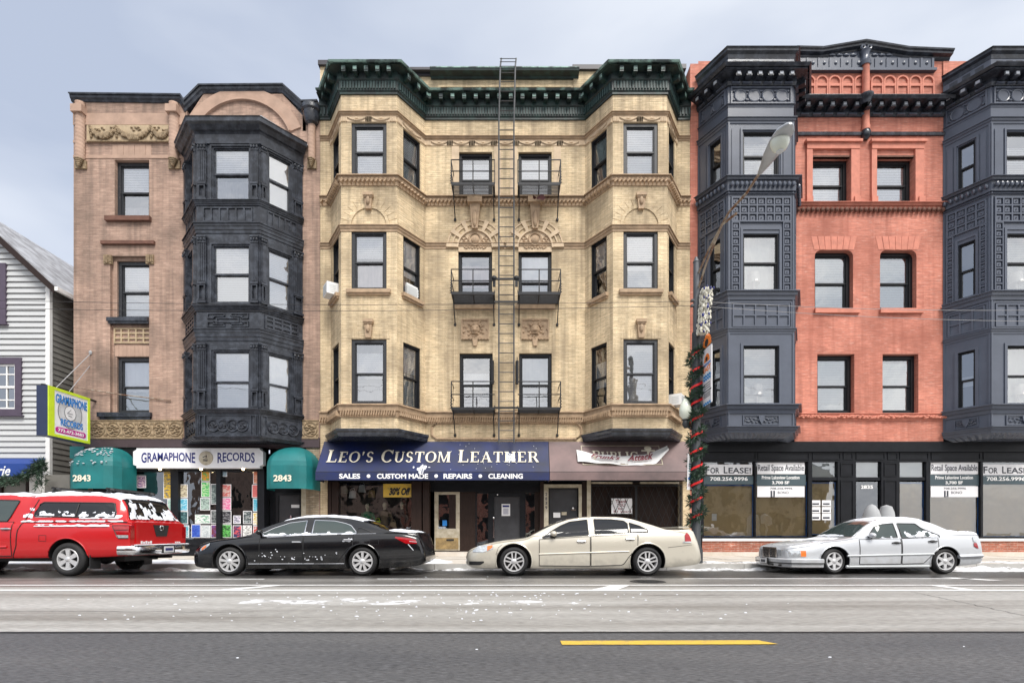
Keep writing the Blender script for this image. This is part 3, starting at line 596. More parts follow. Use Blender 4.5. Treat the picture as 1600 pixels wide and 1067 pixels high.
# smooth stone bands and lintels
mb = MB('brown_stone'); mb.frame(left); l = seg_len(*left)
mb.box(0, l, -.03, 0, Z(196), Z(178)); mb.box(0, l, -.02, 0, Z(248), Z(243)); mb.box(0, l, -.03, 0, Z(224), Z(220))
for i in range(7): a = hit(left, 176) + i * .2; mb.box(a, a + .192, -.012 - .004 * (i % 2), 0, Z(247), Z(226))
for zc in (Z(556) + .02, ):
    for i in range(9): a = rec0 + .1 + i * .145; mb.box(a, min(rec1, a + .138), .10 + .003 * (i % 2), .14, zc, zc + .38)
mb.frame(None)
cx, cz = (X(390), Z(222)); mb.arc(X(380), Z(236), 1.86, 2.25, math.pi * .12, math.pi * .88, D - .05, D + .02, 26); mb.arc(X(380), Z(236), 1.80, 1.86, math.pi * .12, math.pi * .88, D - .10, D + .02, 26)
build('stone_trim', mb, BB)
# garland frieze
mb = MB('gold_ground', 'gold_stone'); mb.frame(left); f0, f1, fz0, fz1 = hit(left, 137), hit(left, 268), Z(222), Z(197)
mb.box(f0, f1, -.045, 0, fz0, fz1); mb.use('gold_stone')
mb.box(f0, f1, -.09, -.045, fz0 - .05, fz0)
for a, b, drop in ((.05, .36, .34), (.36, .78, .40), (.78, 1.0, .34)):
    u0, u1 = f0 + (f1 - f0) * a, f0 + (f1 - f0) * b
    for i in range(26):
        t = (i + .5) / 26; s = 1 - (2 * t - 1) ** 2; r = .035 + .055 * s
        for q in range(2): mb.ell((u0 + (u1 - u0) * t + random.uniform(-.03, .03), -.07 - random.uniform(0, .03), fz1 - .10 - drop * s + random.uniform(-.05, .05)), (r, r * .9, r), 6, 4)
    for q in range(5): mb.ell((u0 + random.uniform(-.05, .05), -.07, fz1 - .08 - q * .09), (.05, .05, .05), 6, 4)
    for q in range(8): mb.ell(((u0 + u1) / 2 + random.uniform(-.3, .3), -.06, fz1 - .08 - random.random() * .14), (.05, .03, .03), 6, 4)
build('garland_frieze', mb, BB)
# rope columns
for pa, pb, za, zb in ((120, 135, 163, 252), (266, 281, 164, 252), (482, 494, 196, 252)):
    mb = MB('brown_stone', 'gold_stone'); c = (X(pa) + X(pb)) / 2; r = (X(pb) - X(pa)) / 2; z0, z1 = Z(zb), Z(za); n = int((z1 - z0) / .13)
    vs = []; K = 12; T = n * 4
    for i in range(T + 1):
        for k in range(K): t = 2 * math.pi * k / K; rr = r * (.88 + .14 * abs(math.sin(i * .8 + t * 1.0))); vs.append((c + rr * math.cos(t), D - .06 + rr * .8 * math.sin(t), z0 + (z1 - z0) * i / T))
    mb.add(vs, [[i * K + k, i * K + (k + 1) % K, (i + 1) * K + (k + 1) % K, (i + 1) * K + k] for i in range(T) for k in range(K)] + [[T * K + k for k in range(K)]], True)
    mb.box(c - r * 1.15, c + r * 1.15, D - .26, D, Z(178) - .1, Z(178) + .16)
    mb.use('gold_stone'); mb.box(c - r * 1.2, c + r * 1.2, D - .06, D, z0 - .30, z0 - .02)
    for i in range(5): mb.ell((c, D - .12, z0 - .02 - i * .055), (r * (1 - i * .16), .13 - i * .015, .05), 10, 5)
    build('rope_column', mb, BB)
# eaves moulding following the parapet and the gable
def rake(mb, pts, prof):                                # moulding swept in the x,z plane of the wall: profile (out, up)
    n = len(prof); vs = []
    for i, p in enumerate(pts):
        a = Vector((pts[i][0] - pts[i - 1][0], pts[i][1] - pts[i - 1][1])).normalized() if i else None
        b = Vector((pts[i + 1][0] - pts[i][0], pts[i + 1][1] - pts[i][1])).normalized() if i < len(pts) - 1 else None
        a = a or b; b = b or a; na, nb = Vector((-a.y, a.x)), Vector((-b.y, b.x)); m = (na + nb) / (1 + na.dot(nb))
        vs += [(p[0] + m.x * u, D - o, p[1] + m.y * u) for o, u in prof]
    mb.add(vs, [[i * n + k, (i + 1) * n + k, (i + 1) * n + (k + 1) % n, i * n + (k + 1) % n] for i in range(len(pts) - 1) for k in range(n)] + [list(range(n)), [(len(pts) - 1) * n + k for k in range(n)]])
EV = [(-.5, 0), (.03, 0), (.06, .06), (.10, .10), (.13, .20), (.17, .17), (.18, .22), (-.5, .22)]
mb = MB('highlit_soot_paint'); rake(mb, [(bx0 - .06, ltop), (X(281), Z(162)), (X(289), Z(176)), (X(318), Z(147)), (X(441), Z(146)), (X(470), Z(172)), (bx1 - .03, Z(171))], EV)
mb.lathe([(.05, Z(200)), (.22, Z(196)), (.30, Z(186)), (.30, Z(180)), (.36, Z(178)), (.36, Z(172))], (X(488), D - .05, 0), 12)
build('cornice', mb, BB)
# oriel bay: casing
bz = dict(soff=Z(695), b0=zf(685), b1=zf(645), w1=(zf(640), zf(547)), m1=(zf(533), zf(514)), p1=(zf(514), zf(487)), m2=(zf(487), zf(479)), w2=(zf(474), zf(382)), m3=(zf(365), zf(350)), p2=(zf(350), zf(322)), m4=(zf(322), zf(315)), w3=(zf(314), zf(229)), top=zf(222))
segs = list(zip(Bs[:-1], Bs[1:])); lens = [seg_len(*s) for s in segs]
uw = [None, (hit(segs[1], 331), hit(segs[1], 391)), (hit(segs[2], 418), hit(segs[2], 456))]; uw[0] = (lens[0] - uw[2][1], lens[0] - uw[2][0])
mb = MB('highlit_soot_paint')
for si, s in enumerate(segs):
    mb.wall(s, bz['b0'], bz['top'], [uw[si] + bz[k] for k in ('w1', 'w2', 'w3')], .10); mb.frame(s); l = lens[si]; u0, u1 = uw[si]
    for wz, tz in ((bz['w1'], zf(535)), (bz['w2'], zf(368)), (bz['w3'], zf(224))):
        for a, b in ((.03, u0 - .05), (u1 + .05, l - .03)):
            wdt = b - a
            if wdt > .30 and si == 1: a2, b2 = (a + .05, a + wdt * .72) if a < u0 else (b - wdt * .72, b - .05)
            else: a2, b2 = a, b
            h0, h1 = wz[0] - .02, tz - .05; hm = h0 + (h1 - h0) * .30
            mb.box(a2 - .02, b2 + .02, -.11, 0, h0, h0 + .08); mb.rect_frame(a2 + .02, b2 - .02, h0 + .10, hm - .05, .035, -.085, 0); mb.box(a2 - .01, b2 + .01, -.10, 0, hm - .04, hm + .04)
            n = 3
            for i in range(n): c = a2 + .03 + (b2 - a2 - .06) * (i + .5) / n; mb.box(c - .022, c + .022, -.085 - .001 * i, 0, hm + .06, h1 - .26)
            mb.box(a2, b2, -.06, 0, hm + .041, h1 - .24)
            mb.box(a2 - .025, b2 + .025, -.12, 0, h1 - .06, h1); mb.box(a2 - .01, b2 + .01, -.09, 0, h1 - .24, h1 - .06)
            for c in (a2 + .03, b2 - .03, (a2 + b2) / 2): mb.ell((c, -.10, h1 - .13), (.045, .04, .055), 7, 5)
        mb.rect_frame(u0 - .05, u1 + .05, wz[0] - .03, wz[1] + .05, .05, -.03, .0)
    # spandrel panels
    p = .14; a, b = p, l - p; z0, z1 = bz['p2']; mb.rect_frame(a + .1, b - .1, z0 + .06, z1 - .06, .035, -.04, 0)
    k = 6 if si == 1 else 5
    for i in range(1, k): c = a + .1 + (b - a - .2) * i / k; mb.box(c - .025, c + .025, -.036, 0, z0 + .08, z1 - .08)
    z0, z1 = bz['p1']
    if si == 1:
        c = (a + b) / 2; h = (z1 + z0) / 2; t = .032
        mb.rect_frame(c - .38, c + .38, h - .08, h + .08, t, -.045, 0)
        for sx in (-1, 1):
            for sz in (-1, 1):
                for q in (((.10, .70), (.20, .20 + t)), ((.70 - t, .70), (.05, .20)), ((.45, .70), (.05, .05 + t)), ((.10, .10 + t), (.12, .20)), ((.10, .52), (.115, .115 + t)), ((.45, .45 + t), (.05, .12))):
                    x0, x1 = sorted((c + sx * q[0][0], c + sx * q[0][1])); y0, y1 = sorted((h + sz * q[1][0], h + sz * q[1][1])); mb.box(x0, x1, -.042 - .001 * q[0][0], 0, y0, y1)
    else: mb.lattice(a + .02, b - .02, z0 + .05, z1 - .05, 4, 3, .065, -.045, 0)
    z0, z1 = bz['b0'], bz['b1']; n = 4 if si == 1 else 3; e0, e1 = (.42, l - .42) if si == 1 else (.28, l - .2)
    mb.rect_frame(.06, l - .06, z0 + .08, z1 - .06, .03, -.03, 0)
    for i in range(n):
        c = e0 + (e1 - e0) * (i + .5) / n; h = (z0 + z1) / 2; r = .21; mb.ring(c, -.02, h, r * .92, .022)
        for q in range(9): mb.ell((c + random.uniform(-.1, .1), -.02, h + random.uniform(-.1, .1)), (.05, .03, .03), 6, 4)
    for c in ((.22, l - .2) if si == 1 else (.13,)): mb.rect_frame(c - .1, c + .1, z0 + .1, z1 - .08, .028, -.05, 0)
    mb.frame(None)
def mould(mb, path, z0, z1, o, steps=3):
    pr = [(-.02, z0)]; 
    for i in range(steps): t0, t1 = i / steps, (i + 1) / steps; pr += [(o * (t0 * .75 + .2), z0 + (z1 - z0) * t0), (o * (t0 * .75 + .28), z0 + (z1 - z0) * (t1 - .12 / steps))]
    pr += [(o, z1 - (z1 - z0) * .1), (o, z1), (-.02, z1)]; mb.sweep(path, pr)
for k, o in (('m1', .12), ('m2', .16), ('m3', .13), ('m4', .14)): mould(mb, Bs, bz[k][0], bz[k][1], o)
mould(mb, Bs, bz['b1'] - .02, bz['b1'] + .10, .18); mould(mb, Bs, bz['b0'] - .05, bz['b0'] + .06, .14)
c0, c1 = zf(226), Z(183, FR - .3)
mb.sweep(Bs, [(-.02, c0), (.05, c0), (.06, c0 + .30), (.10, c0 + .36), (.16, c0 + .38), (.26, c0 + .50), (.34, c0 + .54), (.34, c1 - .03), (.37, c1), (-.02, c1)])
# soffit: stepped boarding back to the wall
bq = [(p[0], p[1]) for p in Bs]; inn = [(Bs[0][0] + .15, D), (Bs[1][0] + .35, D - .25), (Bs[2][0] - .35, D - .25), (Bs[3][0] - .15, D)]
for a in range(3): mb.quad((bq[a][0], bq[a][1], bz['b0'] - .045), (bq[a + 1][0], bq[a + 1][1], bz['b0'] - .045), (inn[a + 1][0], inn[a + 1][1], bz['soff']), (inn[a][0], inn[a][1], bz['soff']))
mb.quad(*[(p[0], p[1], bz['soff']) for p in inn])
build('bay_window', mb, BB)
mb = MB('roof_snow'); e = [(Bs[0][0] - .3, D), (Bs[1][0] - .2, FR - .3), (Bs[2][0] + .2, FR - .3), (Bs[3][0] + .3, D)]; pk = (X(383), D - .05, c1 + .62)
for r in range(6):                                       # courses of snow-covered slates
    t0, t1 = r / 6, (r + 1) / 6; g = lambda p, t, zz: (p[0] + (pk[0] - p[0]) * t, p[1] + (pk[1] - p[1]) * t, c1 + .02 + (pk[2] - c1) * t + zz)
    for a in range(3): mb.quad(g(e[a], t0, .03), g(e[a + 1], t0, .03), g(e[a + 1], t1, 0), g(e[a], t1, 0)); mb.quad(g(e[a], t0, 0), g(e[a + 1], t0, 0), g(e[a + 1], t0, .03), g(e[a], t0, .03))
build('bay_roof', mb, BB)
fills = {0: [('blind', .45, 1), ('curtain_dark', 0, .35)], 1: [('blind', .52, 1), ('blind_grey', 0, .5)], 2: [('blind', .45, 1), ('blind_grey', 0, .42)]}
for si, s in enumerate(segs):
    for li, k in enumerate(('w1', 'w2', 'w3')):
        window(BB, s, uw[si][0], uw[si][1], bz[k][0], bz[k][1], .10, 'highlit_soot_paint', .05, .5 if li != 0 else .47, fills[2 - li] if si == 1 else [('blind', .48, 1), ('blind', 0, .46)])
window(BB, left, ops[0][0], ops[0][1], Z(340), Z(250), .24, 'frame_weathered', .11, .48, [('blind', .45, 1), ('curtain_dark', 0, .25)])
window(BB, rseg, rops[0][0], rops[0][1], rops[0][2], rops[0][3], .16, 'frame_weathered', .12, .48, [('blind', .5, 1), ('blind_grey', .12, .48)])
window(BB, rseg, rops[1][0], rops[1][1], rops[1][2], rops[1][3], .16, 'frame_weathered', .12, .48, [('blind', .45, 1), ('blind_sage', .0, .5)])
mb = MB('rust_stone', 'highlit_soot_paint', 'gold_ground', 'gold_stone'); mb.frame(left)
mb.box(hit(left, 167), hit(left, 237), -.13, .1, Z(347), Z(340)); mb.box(hit(left, 160), hit(left, 243), -.10, 0, Z(383), Z(378))
mb.use('highlit_soot_paint'); mb.box(hit(left, 169), rec1, -.10, .1, Z(503), Z(497)); mb.box(hit(left, 171), rec1, -.06, .1, Z(506), Z(503)); mb.box(hit(left, 155), hit(left, 238), -.12, .1, Z(652), Z(645)); mb.box(hit(left, 158), hit(left, 236), -.07, .1, Z(656), Z(652))
mb.use('gold_ground'); mb.lattice(hit(left, 175), rec1, Z(535), Z(511), 5, 3, .05, .075, .12)
mb.use('gold_stone')
for p in (163, 229):
    mb.box(hit(left, p), hit(left, p + 12), -.05, .05, Z(413), Z(399))
    for q in range(5): mb.box(hit(left, p + 1 + q * 2.3), hit(left, p + 2.4 + q * 2.3), -.10 + abs(q - 2) * .015, .0, Z(412 - abs(q - 2)), Z(400))
build('sill', mb, BB)
# medallion band
mb = MB('gold_ground', 'gold_stone')
for s, pa, pb in ((left, 142, 287), (right, 473, 498)):
    mb.use('gold_ground').frame(s); a, b, z0, z1 = hit(s, pa), hit(s, pb), Z(683), Z(658); mb.box(max(0, a), min(b, seg_len(*s)), -.03, 0, z0, z1)
    mb.use('gold_stone'); n = max(1, round((b - a) / .55)); r = (z1 - z0) / 2 - .03; mb.box(max(0, a), min(b, seg_len(*s)), -.08, 0, z0 - .07, z0); mb.box(max(0, a), min(b, seg_len(*s)), -.06, 0, z1, z1 + .04)
    for i in range(n):
        c = a + (b - a) * (i + .5) / n; h = (z0 + z1) / 2; mb.ring(c, -.04, h, r * .95, .03)
        for q in range(11): t = q * 2.4; rr = r * .7 * math.sqrt((q + 1) / 11); mb.ell((c + rr * math.cos(t), -.05, h + rr * math.sin(t)), (.07, .05, .035), 6, 4)
        for q in range(4): mb.ell((c + (q % 2 * 2 - 1) * .24, -.04, h + (q // 2 * 2 - 1) * .2), (.05, .03, .05), 6, 4)
build('medallion_band', mb, BB)
# shop front of the record shop
mb = MB('shop_black', 'pier_brick', 'aged_cream', 'brown_edge')
mb.use('brown_edge').box(bx0, bx1, D - .06, D + .3, Z(699), Z(684)); mb.use('shop_black')
sf = ((bx0, D + .05), (bx1, D + .05)); mb.frame(sf); hs = lambda p: hit(sf, p)
for pa, pb in ((105, 122), (268, 280), (339, 346), (403, 414), (186, 194)): mb.box(max(0, hs(pa)), hs(pb), -.06, .3, .1, zs_shop)
mb.box(hs(186), hs(414), -.10, .3, .1, Z(842)); mb.box(hs(186), hs(414), -.05, .3, Z(736), zs_shop); mb.box(hs(413), hs(472), .45, .5, .1, zs_shop); mb.box(hs(122), hs(188), .45, .5, .1, zs_shop)
for i in range(3): mb.box(hs(196) + .1 * i, hs(400) - .1 * i, -.13, -.1, Z(866) + i * .17, Z(866) + i * .17 + .12)
mb.use('aged_cream').box(hs(471), hs(479), -.02, .4, .1, Z(763)); mb.use('pier_brick').box(hs(479), hs(500) - .02, -.05, .3, .1, Z(700))
mb.box(hs(188), hs(209), -.02, .3, Z(736), zs_shop); mb.frame(None); build('shop_front', mb, BB)
mb = MB('shop_glass'); mb.frame(sf)
for pa, pb in ((194, 268), (280, 339), (346, 403)): mb.quad((hs(pa), .1, Z(842)), (hs(pb), .1, Z(842)), (hs(pb), .1, Z(735)), (hs(pa), .1, Z(735)))
build('shop_window', mb, BB, recalc=False)
mb = MB('dark_room'); mb.box(bx0 + .4, hs(412) + bx0, D + 1.7, D + 1.75, SW, zs_shop); mb.box(bx0 + .4, hs(412) + bx0, D + .4, D + 1.7, SW, SW + .9); build('shop_interior', mb, BB)
mb = MB('frame_black', 'door_panel', 'chrome', 'sign_white'); mb.frame(sf); a, b = hs(424), hs(466); mb.rect_frame(a, b, SW, Z(768), .1, .35, .45); mb.use('door_panel').box(a + .1, b - .1, .40, .44, SW + .1, Z(768) - .1); mb.use('chrome').box(a + .55, a + .6, .3, .35, 1.2, 1.6)
mb.use('sign_white').box(hs(448), hs(462), .385, .40, Z(792), Z(787)); build('door', mb, BB)
# ================================================================== YELLOW BUILDING
yx0, yx1 = X(500) + .01, X(1078)
YB = thing('brick_building', 'wide yellow brick apartment building with two corner bays and green copper cornice', 'building', ((yx0 + yx1) / 2, D + 5, SW))
YL = [(X(517), D), (X(533, FR), FR), (X(620, FR), FR), (X(664), D)]
YR = [(X(914.5), D), (X(957.6, FR), FR), (X(1042, FR), FR), (X(1057.7), D)]
YP = [(yx0, D)] + YL + YR + [(yx1, D)]
ysegs = list(zip(YP[:-1], YP[1:]))
ztop = zf(149) + .3; zb_bay = zf(674)
rows = [(zf(632), zf(530)), (zf(454), zf(360)), (zf(277), zf(192))]
fl = lambda s, pa, pb: (hit(s, pa), hit(s, pb))
uo = {2: fl(ysegs[2], 549, 604), 3: fl(ysegs[3], 630, 657), 5: fl(ysegs[5], 923, 948), 6: fl(ysegs[6], 974, 1028)}
l1 = seg_len(*ysegs[1]); l7 = seg_len(*ysegs[7]); l3 = seg_len(*ysegs[3])
uo[1] = (l1 - uo[3][1], l1 - uo[3][0]); uo[7] = (l7 - uo[5][1], l7 - uo[5][0])
cs = ysegs[4]; hc = lambda p: hit(cs, p)
cw = [(hc(718), hc(770), Z(640), Z(552)), (hc(811), hc(862), Z(640), Z(552)), (hc(716), hc(769), Z(478), Z(392)), (hc(810), hc(862), Z(478), Z(392)), (hc(717), hc(769), Z(312), Z(238)), (hc(810), hc(862), Z(312), Z(238))]
mb = MB('yellow_brick')
for i, s in enumerate(ysegs):
    if i in uo: mb.wall(s, zb_bay, ztop, [uo[i] + r for r in rows], .16)
    elif i == 4: mb.wall(s, Z(690), ztop, cw, .20)
    else: mb.wall(s, Z(692), ztop)
zp = Z(107); mb.use('yellow_brick')
mb.box(X(640), X(905), D + .25, D + .6, ztop, zp); mb.box(X(497), X(553), D + .2, D + .5, ztop, Z(94)); mb.box(X(897), X(1072), D + .2, D + .5, ztop, Z(104))
mb.box(yx0, yx0 + .25, D + .004, D + 13, .1, ztop + .8); mb.box(yx1 - .25, yx1, D + .004, D + 13, .1, ztop + .8); mb.box(yx0, yx1, D + 12.8, D + 13, .1, ztop + .8)
build('wall', mb, YB)
mb = MB('roof_metal'); mb.box(yx0 + .3, yx1 - .3, D + .5, D + 12.8, ztop - .1, ztop + .1); build('roof', mb, YB)
mb = MB('dark_room'); mb.box(yx0 + .3, yx1 - .3, D + .7, D + .75, Z(690), ztop)
for P in (YL, YR): mb.box(P[1][0] + .15, P[2][0] - .15, FR + .5, FR + .55, zb_bay, ztop); mb.plan([(p[0] + (.05 if k < 2 else -.05), p[1] + .05) for k, p in enumerate(P)], ztop - .05, ztop)
build('interior', mb, YB)
# sill and band courses running round the bays
def ornband(name, zlo, zhi, o, m, rope=None, path=YP):
    mb = MB(m); mould(mb, path, zlo, zhi, o, 2)
    if rope:
        for s in zip(path[:-1], path[1:]):
            mb.frame(s); l = seg_len(*s); n = max(1, int(l / rope))
            for i in range(n): c = (i + .5) * l / n; mb.add([(c - rope * .45, -o - .005, zlo + .05), (c + rope * .05, -o - .03, zlo + .05), (c + rope * .45, -o - .005, zlo + (zhi - zlo) * .55), (c - rope * .05, -o - .03, zlo + (zhi - zlo) * .55), (c, 0, zlo + .03)], [[0, 1, 2, 3], [0, 4, 1], [1, 4, 2], [2, 4, 3], [3, 4, 0]])
        mb.frame(None)
    return build(name, mb, YB)
ornband('sill_course', zf(652), zf(632), .15, 'terracotta', .085)
ornband('string_course', zf(362), zf(353), .10, 'terracotta')
ornband('sill_course', zf(291), zf(277), .17, 'terracotta', .14)
ornband('string_course', zf(183), zf(177), .11, 'terracotta')
mb = MB('pale_terracotta')
for i, s in enumerate(ysegs):                            # swag frieze and its fluted blocks
    if i in (0, 8): continue
    mb.frame(s); l = seg_len(*s); z0, z1 = zf(192) + .02, zf(183); mb.box(.01, l - .01, -.02, .0, z0, z1)
    n = {1: 1, 3: 1, 5: 1, 7: 1, 2: 2, 6: 2, 4: 7}[i]
    for k in range(n):
        a, b = .12 + (l - .24) * k / n, .12 + (l - .24) * (k + 1) / n; pts = [(a + .1 + (b - a - .2) * t / 10, -.035, z1 - .03 - (z1 - z0 - .07) * (1 - (t / 5 - 1) ** 2)) for t in range(11)]; mb.tube(pts, .022, 5); mb.tube([(p[0], p[1] + .008, p[2] + .05 * (1 - abs(j / 5 - 1))) for j, p in enumerate(pts)], .012, 4)
        for c in (a, b): 
            for q in range(4): mb.box(c - .11 + q * .055, c - .075 + q * .055, -.04, -.02, z0 + .01, z1 - .02)
        mb.ell(((a + b) / 2, -.03, z1 - .06), (.06, .03, .035), 7, 4)
mb.frame(cs)
for k in range(6):                                       # pale quoins beside the top windows and the frame round them
    pass
for u in (hc(706), hc(772), hc(797), hc(865)): mb.box(u, u + .26, -.012, 0, Z(312), zf(192) + .0)
mb.frame(None); build('swag_frieze', mb, YB)
# window dressings on the bay fronts
def lion(mb, c, h, r):
    mb.ell((c, -.06, h), (r * .42, .09, r * .40), 10, 7); mb.ell((c, -.13, h - r * .12), (r * .20, .07, r * .17), 8, 5); mb.box(c - r * .25, c + r * .25, -.12, -.03, h - r * .42, h - r * .34)
    for q in (-1, 1): mb.ell((c + q * r * .2, -.12, h + r * .12), (r * .09, .04, r * .07), 6, 4); mb.ell((c + q * r * .38, -.06, h + r * .36), (r * .13, .05, r * .13), 6, 4)
    for q in range(22): a = q * .2856 * 2; rr = r * (.55 + .22 * (q % 3)); mb.ell((c + rr * math.cos(a) * 1.1, -.03, h + rr * math.sin(a) * .82), (.055, .05, .045), 6, 4)
for i in (2, 6):
    s = ysegs[i]; mb = MB('yellow_brick', 'terracotta', 'pale_terracotta', 'gold_wood'); mb.frame(s); u0, u1 = uo[i]; c = (u0 + u1) / 2
    mb.use('yellow_brick'); mb.arc(c, zf(353), .60, .70, 0, math.pi, -.035, 0, 18)
    for q in range(13): a = math.pi * (q + .5) / 13; mb.arc(c, zf(353), .71, .98, a - .11, a + .11, -.010 - .003 * (q % 2), 0, 1)
    for q in range(12): a = u0 - .12 + (u1 - u0 + .24) * (q + .5) / 12; mb.box(a - .055, a + .055, -.012 - .004 * (q % 2), 0, rows[0][1] + .02, zf(515))
    build('brick_arch', mb, YB)
    for za, zb_ in ((zf(329), zf(305)), (zf(529), zf(501))):
        mb = MB('terracotta'); mb.frame(s); mb.prism([(c - .09, za), (c + .09, za), (c + .13, zb_ - .1), (c - .13, zb_ - .1)], -.12, 0); mb.box(c - .17, c + .17, -.18, 0, zb_ - .1, zb_); mb.ell((c, -.14, (za + zb_) / 2), (.07, .06, .14), 8, 5); mb.box(c - .15, c + .15, -.15, 0, zb_ - .15, zb_ - .1); build('keystone', mb, YB)
for i in (1, 2, 3, 5, 6, 7):
    mb = MB('terracotta'); mb.frame(ysegs[i]); u0, u1 = uo[i]; d = .15 if i in (2, 6) else .08; mb.box(u0 - d, u1 + d, -.13, .12, zf(459), zf(454) + .01); mb.box(u0 - d + .03, u1 + d - .03, -.08, 0, zf(462), zf(459)); build('window_sill', mb, YB)
# centre: arches with medallions, lion panels, long panel
for a, b in ((716, 769), (810, 862)):
    c = (hc(a) + hc(b)) / 2; zc = Z(388)
    mb = MB('terracotta', 'pale_terracotta'); mb.frame(cs)
    poly = [(c + .60 * math.cos(t), zc + .66 * math.sin(t)) for t in (math.pi * k / 18 for k in range(19))]
    mb.use('pale_terracotta'); mb.prism(poly, -.03, 0); mb.box(c - .60, c + .60, -.03, .0, Z(392) - .05, zc)
    mb.use('terracotta'); mb.ring(c, -.05, zc + .30, .22, .035); mb.ell((c, -.05, zc + .30), (.15, .06, .15), 9, 6)
    for q in (-1, 1):
        for k in range(4): mb.ring(c + q * (.33 + .07 * (k % 2)), -.04, zc + .05 + .11 * k - .03 * (k > 2), .07, .022, 10, 4)
    for k in range(7): mb.ell((c - .3 + k * .1, -.04, zc - .01 + .02 * (k % 2)), (.05, .03, .04), 6, 4)
    build('medallion_arch', mb, YB)
    mb = MB('pale_terracotta', 'yellow_brick'); mb.frame(cs)
    mb.arc(c, zc, .60, .66, 0, math.pi, -.09, 0, 18); mb.arc(c, zc, .80, .84, 0, math.pi, -.07, 0, 18); mb.arc(c, zc, .98, 1.02, 0, math.pi, -.06, 0, 18); mb.use('yellow_brick').arc(c, zc, .66, .98, 0, math.pi, -.03, 0, 18); mb.use('pale_terracotta')
    for t in (.03, .2, .36, .64, .8, .97): mb.arc(c, zc, .64, 1.04, math.pi * t - .08, math.pi * t + .08, -.085, 0, 1)
    build('voussoir_arch', mb, YB)
    mb = MB('terracotta'); mb.frame(cs); zt = Z(312) - .0; mb.prism([(c - .10, zc + .62), (c + .10, zc + .62), (c + .19, zt - .25), (c - .19, zt - .25)], -.20, 0); mb.box(c - .26, c + .26, -.30, 0, zt - .25, zt - .02); mb.ell((c, -.2, zc + .95), (.09, .08, .3), 8, 6); build('corbel', mb, YB)
    mb = MB('terracotta', 'yellow_brick', 'pale_terracotta'); mb.frame(cs); h = Z(515); mb.use('yellow_brick').box(hc(a), hc(b), -.004, 0, Z(552) + .02, Z(484)); mb.use('terracotta'); mb.box(c - .5, c + .5, -.03, 0, h - .37, h + .37); mb.rect_frame(c - .5, c + .5, h - .37, h + .37, .05, -.07, -.03); lion(mb, c, h, .40)
    for q in range(9):
        for e in (-1, 1): mb.ell((c - .44 + .11 * q, -.06, h + e * .34), (.035, .03, .03), 6, 4)
    mb.prism([(c - .06, Z(541)), (c + .06, Z(541)), (c + .10, h - .37), (c - .10, h - .37)], -.07, 0); mb.use('terracotta').box(hc(a - 5), hc(b + 5), -.14, 0, Z(484), Z(478)); mb.use('yellow_brick')
    for e in (hc(a) - .16, hc(b) + .02): mb.box(e, e + .13, -.03, 0, Z(640), Z(484))
    build('lion_panel', mb, YB)
mb = MB('terracotta', 'pale_terracotta'); mb.frame(cs); a, b, z0, z1 = hc(675), hc(908), Z(686), Z(661)
pts = [(a + .18, -.03, z0), (b - .18, -.03, z0), (b, -.03, z0 + .15), (b, -.03, z1 - .15), (b - .18, -.03, z1), (a + .18, -.03, z1), (a, -.03, z1 - .15), (a, -.03, z0 + .15), (a + .18, -.03, z0)]; mb.tube(pts, .045, 6)
n = int((b - a - .4) / .11)
for q in range(n):
    for zz in (z0 - .0, z1): mb.ell((a + .2 + (b - a - .4) * (q + .5) / n, -.06, zz), (.038, .03, .03), 6, 4)
build('long_panel', mb, YB)
# copper cornice
def cornice_profile(z0, zt, o): return [(-.02, z0), (.05, z0), (.05, z0 + .06), (.09, z0 + .10), (.09, z0 + .40), (.14, z0 + .44), (.14, z0 + .66), (o - .03, z0 + .68), (o - .03, z0 + .76), (o, z0 + .78), (o + .02, zt - .05), (o + .05, zt), (-.02, zt + .05)]
cz0, czt = zf(149), Z(95, FR - .45)
mb = MB('copper', 'verdigris'); pr = cornice_profile(cz0, czt, .44); mb.use('copper').sweep(YP, pr[:8] + [(-.02, cz0 + .76)])
mb.use('verdigris'); mb.sweep(YP, [(-.02, cz0 + .761), (.42, cz0 + .745), (.44, cz0 + .79), (.46, czt - .05), (.50, czt), (-.02, czt + .05)])
build('cornice', mb, YB)
mb = MB('verdigris'); mb.use('copper'); md = MB('verdigris')
for i, s in enumerate(ysegs):
    l = seg_len(*s); mb.frame(s); md.frame(s)
    md.use('dentil_copper'); n = max(1, int(l / .098))
    for k in range(n): c = (k + .5) * l / n; md.box(c - .028, c + .028, -.125, -.085, cz0 + .14, cz0 + .38)
    n = max(1, round(l / .42)) if i not in (0, 8) else 0
    for k in range(n): c = (k + .5) * l / n; mb.use('copper'); mb.prism([(c - .065, cz0 + .50), (c + .065, cz0 + .50), (c + .075, cz0 + .675), (c - .075, cz0 + .675)], -.36, -.13); mb.use('verdigris'); mb.box(c - .062, c + .062, -.375, -.36, cz0 + .56, cz0 + .67)
d1 = build('modillion', mb, YB); d2 = build('dentil_course', md, YB)
mb = MB('roof_metal', 'copper', 'verdigris', 'yellow_brick')
for a, b, py, y in ((495, 555, 90, D + .1), (640, 672, 104, D + .2), (895, 957, 97, D + .1), (1012, 1074, 96, D + .1)): mb.use('roof_metal').box(X(a), X(b), y, y + .5, Z(py + 7), Z(py))
mb.use('roof_metal').box(X(640), X(905), D + .05, D + .65, zp, Z(103)); mb.use('copper'); mb.sweep([(X(672), D + .25), (X(905), D + .25)], [(-.02, Z(116)), (.06, Z(116)), (.10, Z(114)), (.30, Z(112)), (.32, Z(109)), (-.02, Z(109))]); mb.use('verdigris'); mb.box(X(672), X(905), D - .085, D + .24, Z(109) + .003, zp - .003)
mb.use('yellow_brick'); mb.rect_frame(X(684), X(896), Z(146), Z(126), .07, D + .19, D + .25)
build('parapet_coping', mb, YB)
